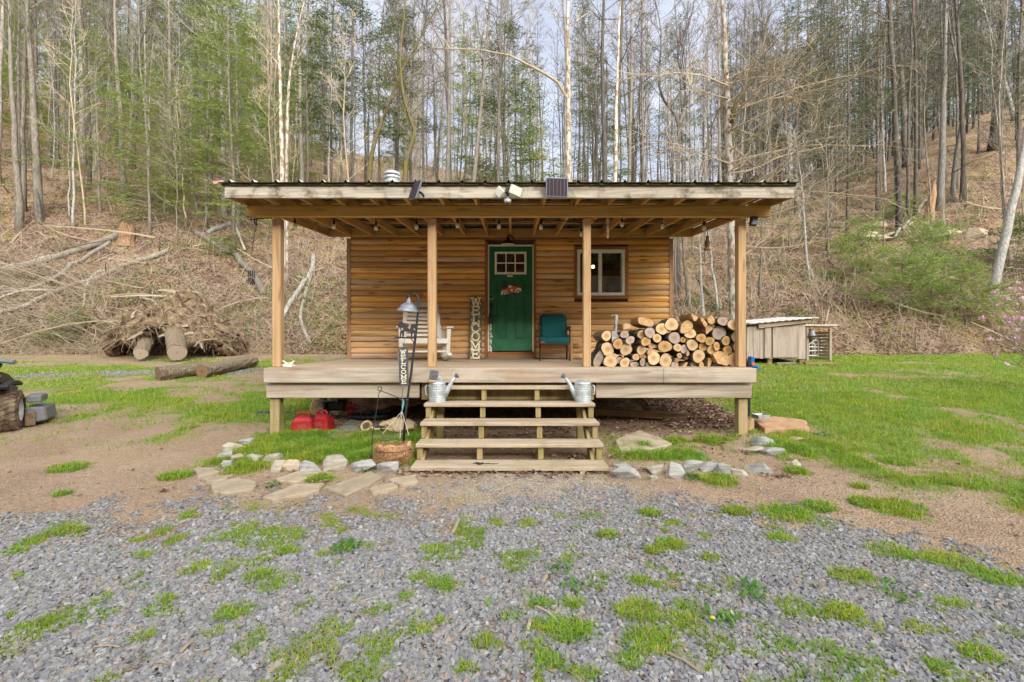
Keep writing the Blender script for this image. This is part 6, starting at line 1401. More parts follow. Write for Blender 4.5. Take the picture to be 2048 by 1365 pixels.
def plant(kind, x, y, sc, label, group):
    proto = KIND[kind]; loc = Vector((x, y, H(x, y)-.1)); rz = rr2.uniform(0, 6.28)
    if kind not in USED:
        USED.add(kind); proto.location = loc; proto.rotation_euler = (0, 0, rz); proto.scale = (sc,)*3; proto['label'] = label; proto['group'] = group; return proto
    return dup(proto, loc, rz, label, group, sc)
rr2 = random.Random(21); pts_used = []
LAB = {('l','bare'): ('grey leafless tree in the crowded wood on the left hillside', 'leafless trees on the left hillside'), ('l','hem'): ('wispy light-green hemlock in the wood on the left hillside', 'hemlocks on the left hillside'),
 ('l','dark'): ('dark hemlock far up the left hillside', 'dark hemlocks on the left hillside'), ('l','under'): ('low spreading light-green hemlock of the left hillside understory', 'understory hemlocks on the left hillside'),
 ('l','pole'): ('thin bare sapling on the left hillside', 'saplings on the left hillside'),
 ('c','bare'): ('leafless tree against the sky in the gap behind the cabin', 'leafless trees behind the cabin'), ('c','hem'): ('light-green hemlock in the gap behind the cabin', 'hemlocks behind the cabin'),
 ('c','dark'): ('dark hemlock in the gap behind the cabin', 'dark hemlocks behind the cabin'), ('c','pole'): ('thin bare sapling behind the cabin roof', 'saplings behind the cabin'),
 ('r','bare'): ('dark leafless tree in the shaded wood on the right hillside', 'leafless trees on the right hillside'), ('r','grey'): ('grey-green hemlock in the shaded wood on the right hillside', 'hemlocks on the right hillside'),
 ('r','pole'): ('thin bare sapling on the right hillside', 'saplings on the right hillside')}
def scatter(zone, pxa, pxb, Da, Db, n, mix, mind):
    c = 0; tries = 0
    while c < n and tries < n*60:
        tries += 1
        px = rr2.uniform(pxa, pxb); D = math.sqrt(rr2.uniform(Da**2, Db**2)); x = (px-1024)*D/FPX
        if any((x-a)**2+(D-b)**2 < mind**2 for a, b in pts_used): continue
        if abs(x) < 4.5 and D < 17.5: continue
        k = rr2.choices([m[0] for m in mix], [m[1] for m in mix])[0]
        if k == 'pole' and D > 40: continue
        pts_used.append((x, D)); nm = rr2.choice([q for q in KIND if q.startswith(k) and not (zone == 'r' and q in ('bare0', 'bare2', 'bare4', 'pole1', 'pole2'))]); sc = rr2.uniform(.8, 1.2)
        plant(nm, x, D, sc, *LAB[(zone, k)]); c += 1
scatter('l', -180, 640, 23, 76, 108, [('bare', .44), ('hem', .30), ('dark', .08), ('pole', .18)], 1.7)
scatter('l', -100, 620, 20.5, 34, 30, [('pole', 1)], 1.0)
scatter('l', -120, 600, 26, 48, 22, [('under', 1)], 1.5)
scatter('c', 640, 1460, 22, 72, 66, [('bare', .70), ('hem', .09), ('dark', .06), ('hem', .06), ('pole', .15)], 1.9)
scatter('c', 600, 1010, 23, 46, 26, [('pole', 1)], 1.0)
scatter('r', 1460, 2230, 24, 76, 112, [('bare', .42), ('grey', .48), ('pole', .10)], 1.7)
scatter('r', 1350, 2200, 19.5, 32, 22, [('pole', 1)], 1.2)
# ================================================================ ON THE HILLSIDE
def lying(label, pix, w0, w1, bk='bk_dead', name='fallen_branch', cat='fallen branch', lift=.5, extra=None, twig=0, seed=1):
    g = [G(a, b) for a, b in pix]; r0 = w0*g[0].y/FPX/2; r1 = w1*g[-1].y/FPX/2
    pts = []
    for i_ in range(len(g)-1):
        for t_ in np.linspace(0, 1, 5)[:-1]:
            p0, p1, p2, p3 = g[max(i_-1, 0)], g[i_], g[i_+1], g[min(i_+2, len(g)-1)]
            q = .5*((2*p1)+(-p0+p2)*t_+(2*p0-5*p1+4*p2-p3)*t_**2+(-p0+3*p1-3*p2+p3)*t_**3); q.z = max(q.z, H(q.x, q.y)); pts.append(q)
    pts.append(g[-1]); n = len(pts); rad = np.linspace(r0, r1, n); pts = [p+Vector((0, 0, r*lift+.03)) for p, r in zip(pts, rad)]
    mb = MB().tube(pts, rad, 8)
    if twig:
        rs = np.random.RandomState(seed); A = []
        for k in range(twig):
            i_ = rs.randint(n//3, n); A.append(limb(rs, np.array(pts[i_]), np.array([-.9+rs.randn()*.5, rs.randn()*.4, rs.randn()*.45+.1]), rs.uniform(.5, 1.9), 6, 0, .17))
        batch_tubes(mb, np.array(A), np.repeat(np.linspace(.016, .007, 6)[None], len(A), 0), 3)
    o = mb.build(name, M[bk], world=True, loc=pts[0], smooth=True); return tag(o, label, cat)
lying('upper fallen trunk running from the rotten stump to the left edge', [(264,464),(176,499),(99,523),(44,538),(0,549),(-60,560)], 13, 7, 'bk_grey', twig=10)
lying('fork of the upper fallen trunk reaching the left edge', [(108,517),(60,529),(0,542),(-50,550)], 7, 5, 'bk_dead', twig=8, seed=2)
lying('middle bleached branch sloping down to the left edge', [(220,489),(165,525),(121,554),(84,573),(44,584),(0,590),(-40,598)], 8, 6, twig=18, seed=3)
lying('lower fallen trunk stretching across the left slope', [(335,505),(300,520),(242,537),(220,549),(176,567),(121,584),(55,615),(0,630),(-50,640)], 9, 9, twig=14, seed=4)
lying('crooked bleached limb hanging off the lower fallen trunk', [(220,547),(193,548),(178,567),(171,580),(169,604),(165,620)], 6, 3)
lying('thin pale branch lying below the middle bleached branch', [(119,586),(60,584),(20,592),(-20,610)], 6, 4, twig=12, seed=5)
lying('thin stick lying low on the left slope', [(10,605),(60,632),(120,650),(160,670)], 3, 2)
lying('stick lying above the root mass on the left', [(165,622),(110,645),(60,655),(0,668)], 4, 3, twig=8, seed=6)
lying('curved smooth trunk sliding down the bank left of the porch', [(391,470),(447,505),(482,530),(509,557),(528,593)], 11, 13, 'bk_grey', 'fallen_log', 'fallen log')
lying('short log beside the top of the curved smooth trunk', [(413,476),(447,496),(482,517)], 9, 7, 'bk_grey', 'fallen_log', 'fallen log')
lying('pale chunk of log above the curved trunk', [(415,470),(440,460),(462,452)], 9, 11, 'bk_white', 'fallen_log', 'fallen log')
lying('white mossy limb framed between the two left porch posts', [(627,517),(622,552),(590,600),(563,648)], 9, 9, 'bk_white', lift=1.2)
lying('thin pale limb crossing the white mossy limb', [(629,536),(607,608),(602,649),(620,693)], 5, 8, 'bk_dead', lift=1.2)
lying('pale stick propped on the bank under the roof corner', [(464,427),(475,465),(490,503)], 5, 5)
lying('broken branch end above the bank left of the roof', [(280,600),(310,610),(320,645)], 6, 4)
lying('pale branch lying against the snag on the right slope', [(1862,400),(1830,440),(1790,480)], 5, 5, lift=2)
lying('grey log lying on the right slope near the rock ledge', [(1750,480),(1790,470),(1830,445)], 7, 5, 'bk_dead')
lying('dark limb on the slope between the right porch posts', [(1395,560),(1410,580),(1425,598)], 9, 7, 'bk_moss', 'fallen_log', 'fallen log')
g = G(253, 485); u = g.y/FPX; sp_ = MB(); rs = np.random.RandomState(4); th = np.arange(16)*2*np.pi/16
V = []
for j, (z_, r_) in enumerate(((-.3, 1.6), (.05, 1.15), (.3, .95), (.55, .92))):
    for k, t in enumerate(th): V.append((13*u*r_*math.cos(t)*(1+.1*rs.randn()), 11*u*r_*math.sin(t)*(1+.1*rs.randn()), (z_+(.38*abs(math.sin(t*1.5+1))+.1*rs.randn() if j == 3 else 0))*38*u))
i0 = np.arange(3)[:, None]*16; j0 = np.arange(16)[None]
tag(sp_.add(V, [np.stack([i0+j0, i0+(j0+1) % 16, i0+16+(j0+1) % 16, i0+16+j0], -1).reshape(-1, 4)]).add([(0, 0, .3*38*u)]+[V[48+k] for k in range(16)], np.array([[0, k+1, (k+1) % 16+1] for k in range(16)])).build('rotten_stump', M['bk_snag'], loc=g), 'rotten broken stump at the upper end of the fallen trunk', 'stump')
g = G(1858, 442); u = g.y/FPX; sn = MB().tube([(0, 0, -.2), (2*u, 0, 25*u), (8*u, 0, 55*u), (11*u, 0, 78*u)], [9*u, 7.5*u, 6*u, .8*u], 9)
tag(sn.build('broken_snag', M['bk_snag'], loc=g), 'orange splintered snag standing on the right slope', 'snag')
g = G(503, 572); u = g.y/FPX; mb = MB()
for k in range(4): mb.box((-6+k*3.6)*u, (-4.6+k*3.6)*u, -.02, .02, 0, 30*u)
mb.box(-6*u, 7*u, -.01, .01, 6*u, 8*u); tag(mb.build('metal_rack', M['black'], loc=g), 'small black barred rack leaning on the curved fallen trunk', 'metal rack')
# upturned root mass with two sawn stems
D_ = 15.6; c = P(352, 640, D_); u = D_/FPX; gz = H(c.x, D_)
rm = thing('root_mass', 'big upturned mass of soil and hanging roots on the left bank', 'root mass', (c.x, D_, gz)); rs = np.random.RandomState(7)
nu, nv = 44, 20; V = []
for j in range(nv):
    b = j/(nv-1)*1.0
    for i in range(nu):
        a = -1+2*i/(nu-1); arch = max(0, 1-abs(a)**2.4)
        top = (102+16*math.sin(a*4+1)+12*math.sin(a*9))*u*arch**.5; y = -1.25*arch**.5*math.cos(b*2.0)+.35*b; z = top*(.45+.55*math.sin(min(1, b*1.25)*math.pi/2))-(b > .8)*(b-.8)*2*top*.3
        V.append((a*118*u, y+.5*(vnoise(a*7, b*6, 3)-.5)+.3*(vnoise(a*19, b*15, 4)-.5), z+.4*(vnoise(a*7+9, b*6, 8)-.5)+.2*(vnoise(a*17+9, b*14, 9)-.5)))
i_ = (np.arange(nv-1)[:, None]*nu+np.arange(nu-1)[None]).ravel()
q = NT('root_soil'); n_ = q.noise(q.co(), 6, 6, .7); q.bump(n_, 1., .05); M['soil'] = q.fin(q.ramp(n_, [(.36, (.055,.038,.024)), (.5, (.20,.14,.085)), (.68, (.40,.30,.18))]), .95)
o = MB().add(V, np.stack([i_, i_+1, i_+nu+1, i_+nu], -1)).build('soil', M['soil'], rm, smooth=True); o.modifiers.new('t', 'SOLIDIFY').thickness = .25
A = []; 
for k in range(850):
    a = rs.uniform(-1, 1); b = rs.uniform(0, .85); i = int((a+1)/2*(nu-1)); j = int(b*(nv-1)); p = np.array(V[j*nu+i])+rs.randn(3)*.05
    L_n = rs.uniform(.12, .6)*(1.6 if rs.rand() < .1 else 1); A.append(limb(rs, p+np.array([0, -.03, 0]), np.array([rs.randn()*.7, -.35+rs.randn()*.4, -.25+rs.randn()*.6]), L_n, 6, -.6, .22))
mb = MB(); batch_tubes(mb, np.array(A), np.repeat(np.linspace(.012, .004, 6)[None], len(A), 0)*rs.uniform(.4, 1., (len(A), 1))*(1+5*(rs.rand(len(A), 1) < .11)), 3)
tag(mb.build('roots', M['root'], rm), kind='stuff')
def sawn(label, a, b, r, bk='bk_log', name='sawn_log', e='end_dark'):
    a, b = Vector(a), Vector(b); d = (b-a); L = d.length; n = 20; rs = np.random.RandomState(int(abs(a.x)*100)); th = np.arange(n)*2*np.pi/n; V = []; ns = 12
    for q_ in np.linspace(0, 1, ns):
        for t in th: rr_ = r*(1+.05*math.sin(3*t+1)+.035*rs.randn()); V.append((rr_*math.cos(t), q_*L, rr_*math.sin(t)))
    i0 = np.arange(ns-1)[:, None]*n; j0 = np.arange(n)[None]; j1 = (j0+1) % n
    mb = MB().add(V, [np.stack([i0+j0, i0+n+j0, i0+n+j1, i0+j1], -1).reshape(-1, 4)], 0)
    mb.add([(v[0]*.97, -.002, v[2]*.97) for v in V[:n]]+[(0, -.004, 0)], np.array([[j, (j+1) % n, n] for j in range(n)]), 1)
    mb.add([(v[0]*.97, L, v[2]*.97) for v in V[-n:]]+[(0, L, 0)], np.array([[(j+1) % n, j, n] for j in range(n)]), 1)
    o = mb.build(name, [M[bk], M[e]], loc=a, smooth=False); o.rotation_mode = 'QUATERNION'; o.rotation_quaternion = d.to_track_quat('Y', 'Z')
    return tag(o, label, 'log')
def onG(px, D, r): x = P(px, 0, D).x; return Vector((x, D, H(x, D)+r))
sawn('thick sawn log with dark cut end lying nearest on the left lawn', onG(316, 10.35, .145), onG(418, 11.25, .15), .165)
sawn('ridged log resting end-on behind the nearest sawn log', onG(404, 10.72, .15), onG(506, 12.5, .17), .165)
sawn('lichen-grey sawn stem poking down from the root mass', P(354, 706, 13.6), P(345, 645, 15.2), .26, e='end_grey')
sawn('tan fibrous stem poking from the left of the root mass', P(281, 708, 13.8), P(300, 672, 15.0), .19, 'bk_log', e='end_grey')
# rock ledge on the right slope
for k, (px, py, w_, h_) in enumerate(((1760,452,46,16),(1745,470,36,14),(1775,478,60,18),(1735,488,30,12),(1900,478,60,26),(1960,470,40,20))):
    rock(['thin grey ledge rock highest on the right slope', 'small ledge rock left of the slab below it', 'wide grey ledge slab on the right slope', 'small stone under the ledge', 'pale boulder showing behind the green bush', 'pale boulder left of the leaning birch'][k], px, py, w_, h_, M['rockt'], 200+k, .9, 'rocks on the right slope')
# hemlock bushes on the right bank
BK = [('bright green hemlock bush left of the bushes on the bank', 1715, 560, 2.6), ('widest bright hemlock bush in the middle of the right bank', 1800, 640, 2.7), ('bright hemlock bush under the snag', 1865, 600, 3.2), ('hemlock bush beside the leaning birch base', 1930, 650, 2.3), ('small hemlock bush high by the tall grey trunk', 1800, 440, 1.3), ('dark hemlock bush at the right edge above the magnolia', 2035, 560, 2.6)]
for k, (lab, px, py, hh) in enumerate(BK):
    g = G(px, py); t = make_tree('hemlock_bush', lab, 'bush', 400+k, hh, .03, 'bk_grey', 'hem', (rr2.uniform(-.2, .2), 0), .1, fol='bush' if k != 5 else 'hem_dark', start=.04, nb=34, reach=1.75*hh/2.6, dens=1.25, size=.85, droop=.1, zj=.5, tk=6); t.location = g
for k, (lab, px, py, hh) in enumerate((('feathery hemlock sprig across the curved trunk', 440, 512, 1.0), ('low green hemlock sapling at the left slope foot', 125, 690, 1.2), ('pale green hemlock sapling low on the left slope', 320, 300, 3.2), ('wispy hemlock sapling near the left edge', 60, 330, 3.6), ('wispy hemlock sapling behind the stump', 290, 420, 2.6))):
    g = G(px, py); t = make_tree('hemlock_sapling', lab, 'sapling', 420+k, hh, .02, 'bk_grey', 'hem', (.2, 0), .1, fol='hem', start=.05, nb=30, reach=.9*hh/2, dens=1.2, size=.7, tk=5); t.location = g
# magnolia at the right edge
mg = thing('magnolia', 'bare-stemmed magnolia with pink blossoms at the right edge', 'magnolia', (P(2120, 0, 9.0).x, 9.0, H(P(2120, 0, 9.0).x, 9.0))); rs = np.random.RandomState(5)
BL = [(2010,640),(1965,640),(2028,700),(2012,600),(1985,588),(2034,568),(2042,582),(1999,612),(2022,580),(2034,613),(2041,628),(2026,642),(1974,666),(2018,651),(2040,642),(1982,682),(2002,684),(2021,681),(2035,679),(2044,690),(2040,664),(1990,714),(2047,600),(2046,655)]
A = []; RA = []; bl = []
base = np.array(mg.location)
for k, (px, py) in enumerate(BL):
    D = 9.0+rs.uniform(-.7, .7); tip = np.array(P(px, py, D))-base; st = np.array((0, 0, rs.uniform(.15, .9))); mid = (st+tip)/2+np.array((.1, 0, -.18+rs.rand()*.2))
    q = np.array([(1-t)**2*st+2*t*(1-t)*mid+t*t*tip for t in np.linspace(0, 1, 9)])+rs.randn(9, 3)*.012; A.append(q); RA.append(np.linspace(.022, .005, 9)); bl.append(tip)
    for j in range(4): p2, tv = at_line(q, rs.uniform(.3, .95)); A.append(np.vstack([limb(rs, p2, tv+.8*rs.randn(3)*.6+np.array((-.2, 0, .3)), rs.uniform(.2, .6), 9, .2, .15)])); RA.append(np.linspace(.007, .003, 9))
mb = MB(); batch_tubes(mb, np.array(A), np.array(RA), 5); mb.build('stems', M['bk_tan'], mg)
pm_ = MB()
for k in range(8):
    a = k*.785; el = 1.0 if k % 2 else .55; L = .12
    d = np.array((math.cos(a)*math.cos(el), math.sin(a)*math.cos(el), math.sin(el))); s = np.array((-math.sin(a), math.cos(a), 0))*.034
    pm_.add([(0, 0, 0), d*L*.5+s+(0, 0, .006), d*L, d*L*.5-s+(0, 0, .006)], np.array([[0, 1, 2, 3]]))
b0 = pm_.build('blossom', M['petal'], mg); b0.location = bl[0]
for k, tip in enumerate(bl[1:]): b = b0.copy(); COL.objects.link(b); b.parent = mg; b.location = tip; b.rotation_euler = (rs.uniform(-.7, .7), rs.uniform(-.7, .7), rs.uniform(0, 6)); b.scale = (rs.uniform(.5, .9),)*3
b = b0.copy(); COL.objects.link(b); b.parent = None; b.location = G(2010, 732)+Vector((0, 0, .03)); b.rotation_euler = (1, .3, 0); b.name = 'fallen_blossom'; tag(b, 'single pink blossom lying on the lawn at the right', 'blossom')
# ================================================================ STUFF: grass, gravel, leaves, brush
rs = np.random.RandomState(99)
def inframe(x, y, m=1.12): return np.abs(x) < 1.125*m*y+.4
def footprint_ok(x, y):
    st_ = (x > SX0) & (x < SX1) & (y > 4.68) & (y < 5.95)
    return ~st_
def grass_batch(mb, x, y, h, w, bend=.5):
    n = len(x); z = terrain(x, y)-.006; a = rs.uniform(0, 6.283, n); d = np.stack([np.cos(a), np.sin(a), np.zeros(n)], 1); s = np.stack([-np.sin(a), np.cos(a), np.zeros(n)], 1)
    p = np.stack([x, y, z], 1); lean = (rs.rand(n)*bend)[:, None]; up = np.array([0, 0, 1.])
    m = p+(d*lean*.35+up*.6)*h[:, None]; t = p+(d*lean*1.0+up*(1-.25*lean))*h[:, None]; sw = s*w[:, None]
    v = np.stack([p-sw, p+sw, m+sw*.75, m-sw*.75, t], 1).reshape(-1, 3); b = (np.arange(n)*5)[:, None]
    mb.add(v, [b+np.array([[0, 1, 2, 3]]), b+np.array([[3, 2, 4]])])
def sample(n, x0, x1, ya, yb, pw=1.): 
    y = ya+(yb-ya)*rs.rand(n)**pw; x = rs.uniform(x0, x1, n); k = inframe(x, y) & (x > x0) & (x < x1); return x[k], y[k]
mb = MB()
def sow(n, x0, x1, ya, yb, hb, wb, pw=1., thr=.0, bend=.8):
    x, y = sample(n, x0, x1, ya, yb, pw); g, v, l, u_, p_, c_ = masks(x, y); k = (rs.rand(len(x)) < np.clip(g*1.15-thr, 0, 1)) & footprint_ok(x, y); x, y, g = x[k], y[k], g[k]
    cl = fbm(x/.16, y/.16, 2, 55); h = hb*(.5+.6*g)*(.45+1.1*cl)*rs.uniform(.55, 1.25, len(x)); grass_batch(mb, x, y, h, wb*rs.uniform(.6, 1.2, len(x)), bend)
sow(420000, -4.2, 5.2, 1.9, 4.9, .038, .0021, bend=1.6)
sow(130000, -3.5, -.9, 4.8, 6.4, .10, .0032, bend=1.3)
sow(60000, .95, 3.9, 4.8, 6.4, .085, .0032, bend=1.2)
sow(150000, 2.6, 12, 3.0, 9.0, .06, .0040, bend=1.2)
sow(90000, 3.2, 20, 9.0, 17.5, .06, .0075, bend=1.2)
sow(80000, -9, -2.6, 5.2, 9.5, .06, .0042, bend=1.2)
sow(60000, -19, -2.8, 9.5, 16.5, .055, .0075, bend=1.2)
for (tx, ty, tr, st_) in TUFTS:        # long blades in the clumps
    n = int(np.clip(2600*tr*tr*9*st_, 30, 500)); a = rs.uniform(0, 6.283, n); r_ = tr*.75*np.sqrt(rs.rand(n)); x, y = tx+r_*np.cos(a), ty+r_*np.sin(a)*.75
    k = footprint_ok(x, y); x, y = x[k], y[k]; grass_batch(mb, x, y, np.full(len(x), .030+.026*min(st_, 1.4)*min(1, tr/.14))*rs.uniform(.5, 1.3, len(x)), .0024*np.ones(len(x))*(1+.14*ty), 1.7)
o = mb.build('grass', M['grass']); tag(o, 'short patchy grass growing in the yard and gravel', 'grass', kind='stuff')
# broad-leaved weeds
mb = MB(); W = []
for px, py, n, rad in ((1385,962,60,.10),(545,978,30,.07),(1640,875,40,.12),(1120,1150,24,.08),(690,1105,60,.10),(735,945,40,.1),(1500,1200,30,.1),(1150,1180,25,.08),(1775,1190,40,.15),(1440,1250,30,.08)):
    c = G(px, py); a = rs.uniform(0, 6.283, n); r_ = rad*np.sqrt(rs.rand(n)); W.append(np.stack([c.x+r_*np.cos(a), c.y+r_*np.sin(a)], 1))
W = np.concatenate(W); x, y = W[:, 0], W[:, 1]; a = rs.uniform(0, 6.283, len(x)); d = np.stack([np.cos(a), np.sin(a), rs.uniform(.3, .9, len(x))], 1)*rs.uniform(.025, .06, len(x))[:, None]
batch_rhombs(mb, np.stack([x, y, terrain(x, y)+rs.uniform(.0, .03, len(x))], 1), d, rs.uniform(.008, .014, len(x)), np.array([0, 0, 1.])+0*d)
tag(mb.build('weeds', M['weed']), 'low green weeds scattered over the yard', 'weeds', kind='stuff'); mb = MB()
n = 3000; px = rs.uniform(0, 1, n); D = 16.3+rs.rand(n)**1.5*17; xx = (rs.uniform(-150, 2200, n)-1024)*D/FPX; k = fbm(xx/1.6, D/1.6, 3, 44) > .56; xx, D = xx[k], D[k]
rep = 9; xx = np.repeat(xx, rep)+rs.randn(len(xx)*rep)*.14; D = np.repeat(D, rep)+rs.randn(len(D)*rep)*.14
g_, v_, l_, u_, p_, c_ = masks(xx, D); k = l_ > .6; xx, D = xx[k], D[k]; a = rs.uniform(0, 6.283, len(xx)); d = np.stack([np.cos(a), np.sin(a), rs.uniform(.1, 1.2, len(xx))], 1)*rs.uniform(.10, .26, len(xx))[:, None]
batch_rhombs(mb, np.stack([xx, D, terrain(xx, D)+rs.uniform(0, .16, len(xx))], 1), d, rs.uniform(.014, .035, len(xx)), np.array([0, 0, 1.])+rs.randn(len(xx), 3)*.3)
tag(mb.build('hillside_greens', M['fern']), 'low green plants scattered over the hillside', 'undergrowth', kind='stuff')
# gravel chips
cube = np.array([(-1,-1,-1),(1,-1,-1),(1,1,-1),(-1,1,-1),(-1,-1,1),(1,-1,1),(1,1,1),(-1,1,1)], float); cf = np.array([(0,3,2,1),(4,5,6,7),(0,1,5,4),(1,2,6,5),(2,3,7,6),(3,0,4,7)])
def chips(mb, x, y, smin, smax, mi=0, sink=.15):
    n = len(x); s = rs.uniform(smin, smax, n); dims = np.stack([s, s*rs.uniform(.5, .95, n), s*rs.uniform(.18, .45, n)], 1)*.5
    v = cube[None]*(1+rs.uniform(-.38, .22, (n, 8, 3)))*dims[:, None]
    v[:, 4:, :2] *= rs.uniform(.55, .95, (n, 1, 1))
    az = rs.uniform(0, 6.283, n); tx = rs.randn(n)*.28; ty = rs.randn(n)*.28
    ca, sa = np.cos(az), np.sin(az); X_ = v[..., 0]*ca[:, None]-v[..., 1]*sa[:, None]; Y_ = v[..., 0]*sa[:, None]+v[..., 1]*ca[:, None]
    Z_ = v[..., 2]+X_*tx[:, None]+Y_*ty[:, None]; z = terrain(x, y)+dims[:, 2]*(1-2*sink)+rs.uniform(0, .006, n)
    mb.add(np.stack([X_+x[:, None], Y_+y[:, None], Z_+z[:, None]], -1).reshape(-1, 3), (np.arange(n)*8)[:, None, None].repeat(6, 1).reshape(-1, 1)+np.tile(cf, (n, 1)), mi)
mb = MB(); x, y = sample(190000, -5, 5.2, 1.75, 4.4, 1.1); g, v, l, u_, p_, c_ = masks(x, y); k = (rs.rand(len(x)) < v*1.0) & (rs.rand(len(x)) > g*.8); chips(mb, x[k], y[k], .010, .034)
x, y = sample(16000, -5, 5, 3.4, 5.2); g, v, l, u_, p_, c_ = masks(x, y); k = (rs.rand(len(x)) < .22*(1-v)*(y < 4.9)) & footprint_ok(x, y); chips(mb, x[k], y[k], .006, .02, 0, .3)
x, y = sample(40000, -12.5, -4.5, 10.2, 13.2); g, v, l, u_, p_, c_ = masks(x, y); k = rs.rand(len(x)) < v*.8; chips(mb, x[k], y[k], .02, .045)
tag(mb.build('gravel', M['stone_gravel']), 'grey shale gravel covering the foreground drive', 'gravel', kind='stuff')
mb = MB(); x, y = sample(60000, -2, 2.6, 3.3, 5.0); g, v, l, u_, p_, c_ = masks(x, y); k = (rs.rand(len(x)) < p_*.9+.12*v) & footprint_ok(x, y); chips(mb, x[k], y[k], .005, .014, 0, .25)
tag(mb.build('pea_gravel', M['pea']), 'fine tan pea gravel in front of the steps', 'gravel', kind='stuff')
# fallen leaves
def leaves(mb, x, y, smin, smax, lift=.02):
    n = len(x); s = rs.uniform(smin, smax, n); a = rs.uniform(0, 6.283, n); nv_ = np.stack([rs.randn(n)*.35, rs.randn(n)*.35, np.ones(n)], 1); nv_ /= np.linalg.norm(nv_, axis=1, keepdims=True)
    d = np.stack([np.cos(a), np.sin(a), np.zeros(n)], 1); d -= nv_*(d*nv_).sum(1, keepdims=True); q = np.cross(nv_, d); c = np.stack([x, y, terrain(x, y)+rs.uniform(.003, lift, n)], 1); S = s[:, None]; cu = (rs.uniform(.0, .35, n)*s)[:, None]
    v = np.stack([c-d*S*.5, c+q*S*.30+nv_*cu, c+d*S*.5, c-q*S*.30+nv_*cu], 1).reshape(-1, 3); b = (np.arange(n)*4)[:, None]; mb.add(v, [b+np.array([[0, 1, 2]]), b+np.array([[0, 2, 3]])])
mb = MB(); n = 170000; D = 15.5+26*rs.rand(n)**1.4; x = (rs.uniform(-160, 2210, n)-1024)*D/FPX; g, v, l, u_, p_, c_ = masks(x, D); k = rs.rand(n) < l*np.clip(.35+1.4*(fbm(x/1.1, D/1.1, 3, 66)-.3), .1, 1); leaves(mb, x[k], D[k], .07, .15, .05)
x, y = sample(9000, -3.1, 3.1, 5.9, 13.5); leaves(mb, x, y, .03, .08, .02)
x, y = sample(2500, 2.2, 3.4, 6.3, 8.5); leaves(mb, x, y, .04, .09, .05)
x = rs.uniform(-1.2, 1.3, 260); y = 4.66+np.abs(rs.randn(260))*-.09+.06; leaves(mb, x, y, .03, .075, .03)
for px, py, m, sp_ in ((985,945,30,.1),(1090,948,26,.12),(1150,920,30,.1),(1235,915,26,.08),(1560,958,26,.07),(1300,945,14,.06),(590,948,14,.06),(690,905,16,.1),(330,985,7,.04),(1400,890,30,.25),(1460,905,24,.2),(1750,960,6,.08),(640,970,16,.06),(1350,905,30,.15)):
    c = G(px, py); leaves(mb, c.x+rs.randn(m)*sp_, c.y+rs.randn(m)*sp_*.5, .035, .085, .03)
x, y = sample(700, -6, 7, 3.4, 14); leaves(mb, x, y, .025, .06, .015)
tag(mb.build('fallen_leaves', M['leaf']), 'brown fallen leaves littering the hillside and under the porch', 'leaves', kind='stuff')
# twiggy brush and dry stems along the banks
def sticks(n, D0, D1, pxa, pxb, Lr, rr_, upr, clump, seed):
    D = D0+(D1-D0)*rs.rand(n)**1.3; x = (rs.uniform(pxa, pxb, n)-1024)*D/FPX; k = fbm(x/1.4, D/1.4, 3, seed) > clump; x, D = x[k], D[k]; m = len(x); a = rs.uniform(0, 6.283, m); L = rs.uniform(*Lr, m)
    up = rs.uniform(*upr, m); d = np.stack([np.cos(a)*(1-up), np.sin(a)*(1-up), up], 1); d /= np.linalg.norm(d, axis=1, keepdims=True); p0 = np.stack([x, D, terrain(x, D)+.02], 1); be = rs.randn(m, 3)*.18
    P_ = np.stack([p0+d*L[:, None]*t+be*L[:, None]*t*t+np.array([0, 0, .12])*L[:, None]*t*(1-t) for t in np.linspace(0, 1, 5)], 1); P_[..., 2] = np.maximum(P_[..., 2], terrain(P_[..., 0].ravel(), P_[..., 1].ravel()).reshape(m, 5)+.01)
    R_ = rs.uniform(*rr_, m)[:, None]*np.linspace(1, .35, 5)[None]; return P_, R_
mb = MB()
for args in ((1300, 16.3, 20, -150, 250, (.5, 1.9), (.006, .013), (.0, .55), .25, 15), (500, 16.3, 19, 380, 640, (.5, 1.6), (.006, .012), (.0, .55), .3, 16), (1500, 16.2, 21, -150, 620, (.3, 1.3), (.005, .012), (.0, .75), .42, 1), (1700, 16.2, 30, -150, 700, (.4, 1.6), (.006, .014), (.0, .8), .40, 2), (1900, 16.2, 22, 1370, 2200, (.3, 1.3), (.005, .011), (.1, .9), .40, 3), (2000, 18, 34, 1370, 2200, (.4, 1.8), (.006, .013), (.0, .9), .42, 4), (2400, 17, 34, 600, 1400, (.4, 1.6), (.006, .012), (.2, .9), .4, 5), (130, 16.8, 34, -120, 640, (.9, 3.2), (.02, .05), (.0, .08), .3, 6), (110, 16.8, 34, 1380, 2180, (.9, 3.0), (.02, .045), (.0, .08), .3, 7)):
    batch_tubes(mb, *sticks(*args))
tag(mb.build('brush', M['twig']), 'tangle of thin bare twigs over the banks', 'brush', kind='stuff')
mb = MB()
for args in ((1400, 15.4, 18.5, -100, 560, (.15, .6), (.004, .008), (.2, .9), .40, 8), (1000, 16, 18.2, 1500, 2150, (.15, .55), (.004, .008), (.3, .95), .45, 9), (900, 17, 28, -100, 620, (.3, .8), (.004, .008), (.5, .95), .5, 10)):
    batch_tubes(mb, *sticks(*args))
tag(mb.build('dry_stems', M['dryg']), 'dry straw-coloured stems at the foot of the slopes', 'dry grass', kind='stuff')
mb = MB(); x, y = sample(1500, -6, 6, 1.9, 5); a = rs.uniform(0, 6.283, len(x)); L = rs.uniform(.02, .10, len(x)); k = rs.rand(len(x)) < .28; x, y, a, L = x[k], y[k], a[k], L[k]; z = terrain(x, y)+.014
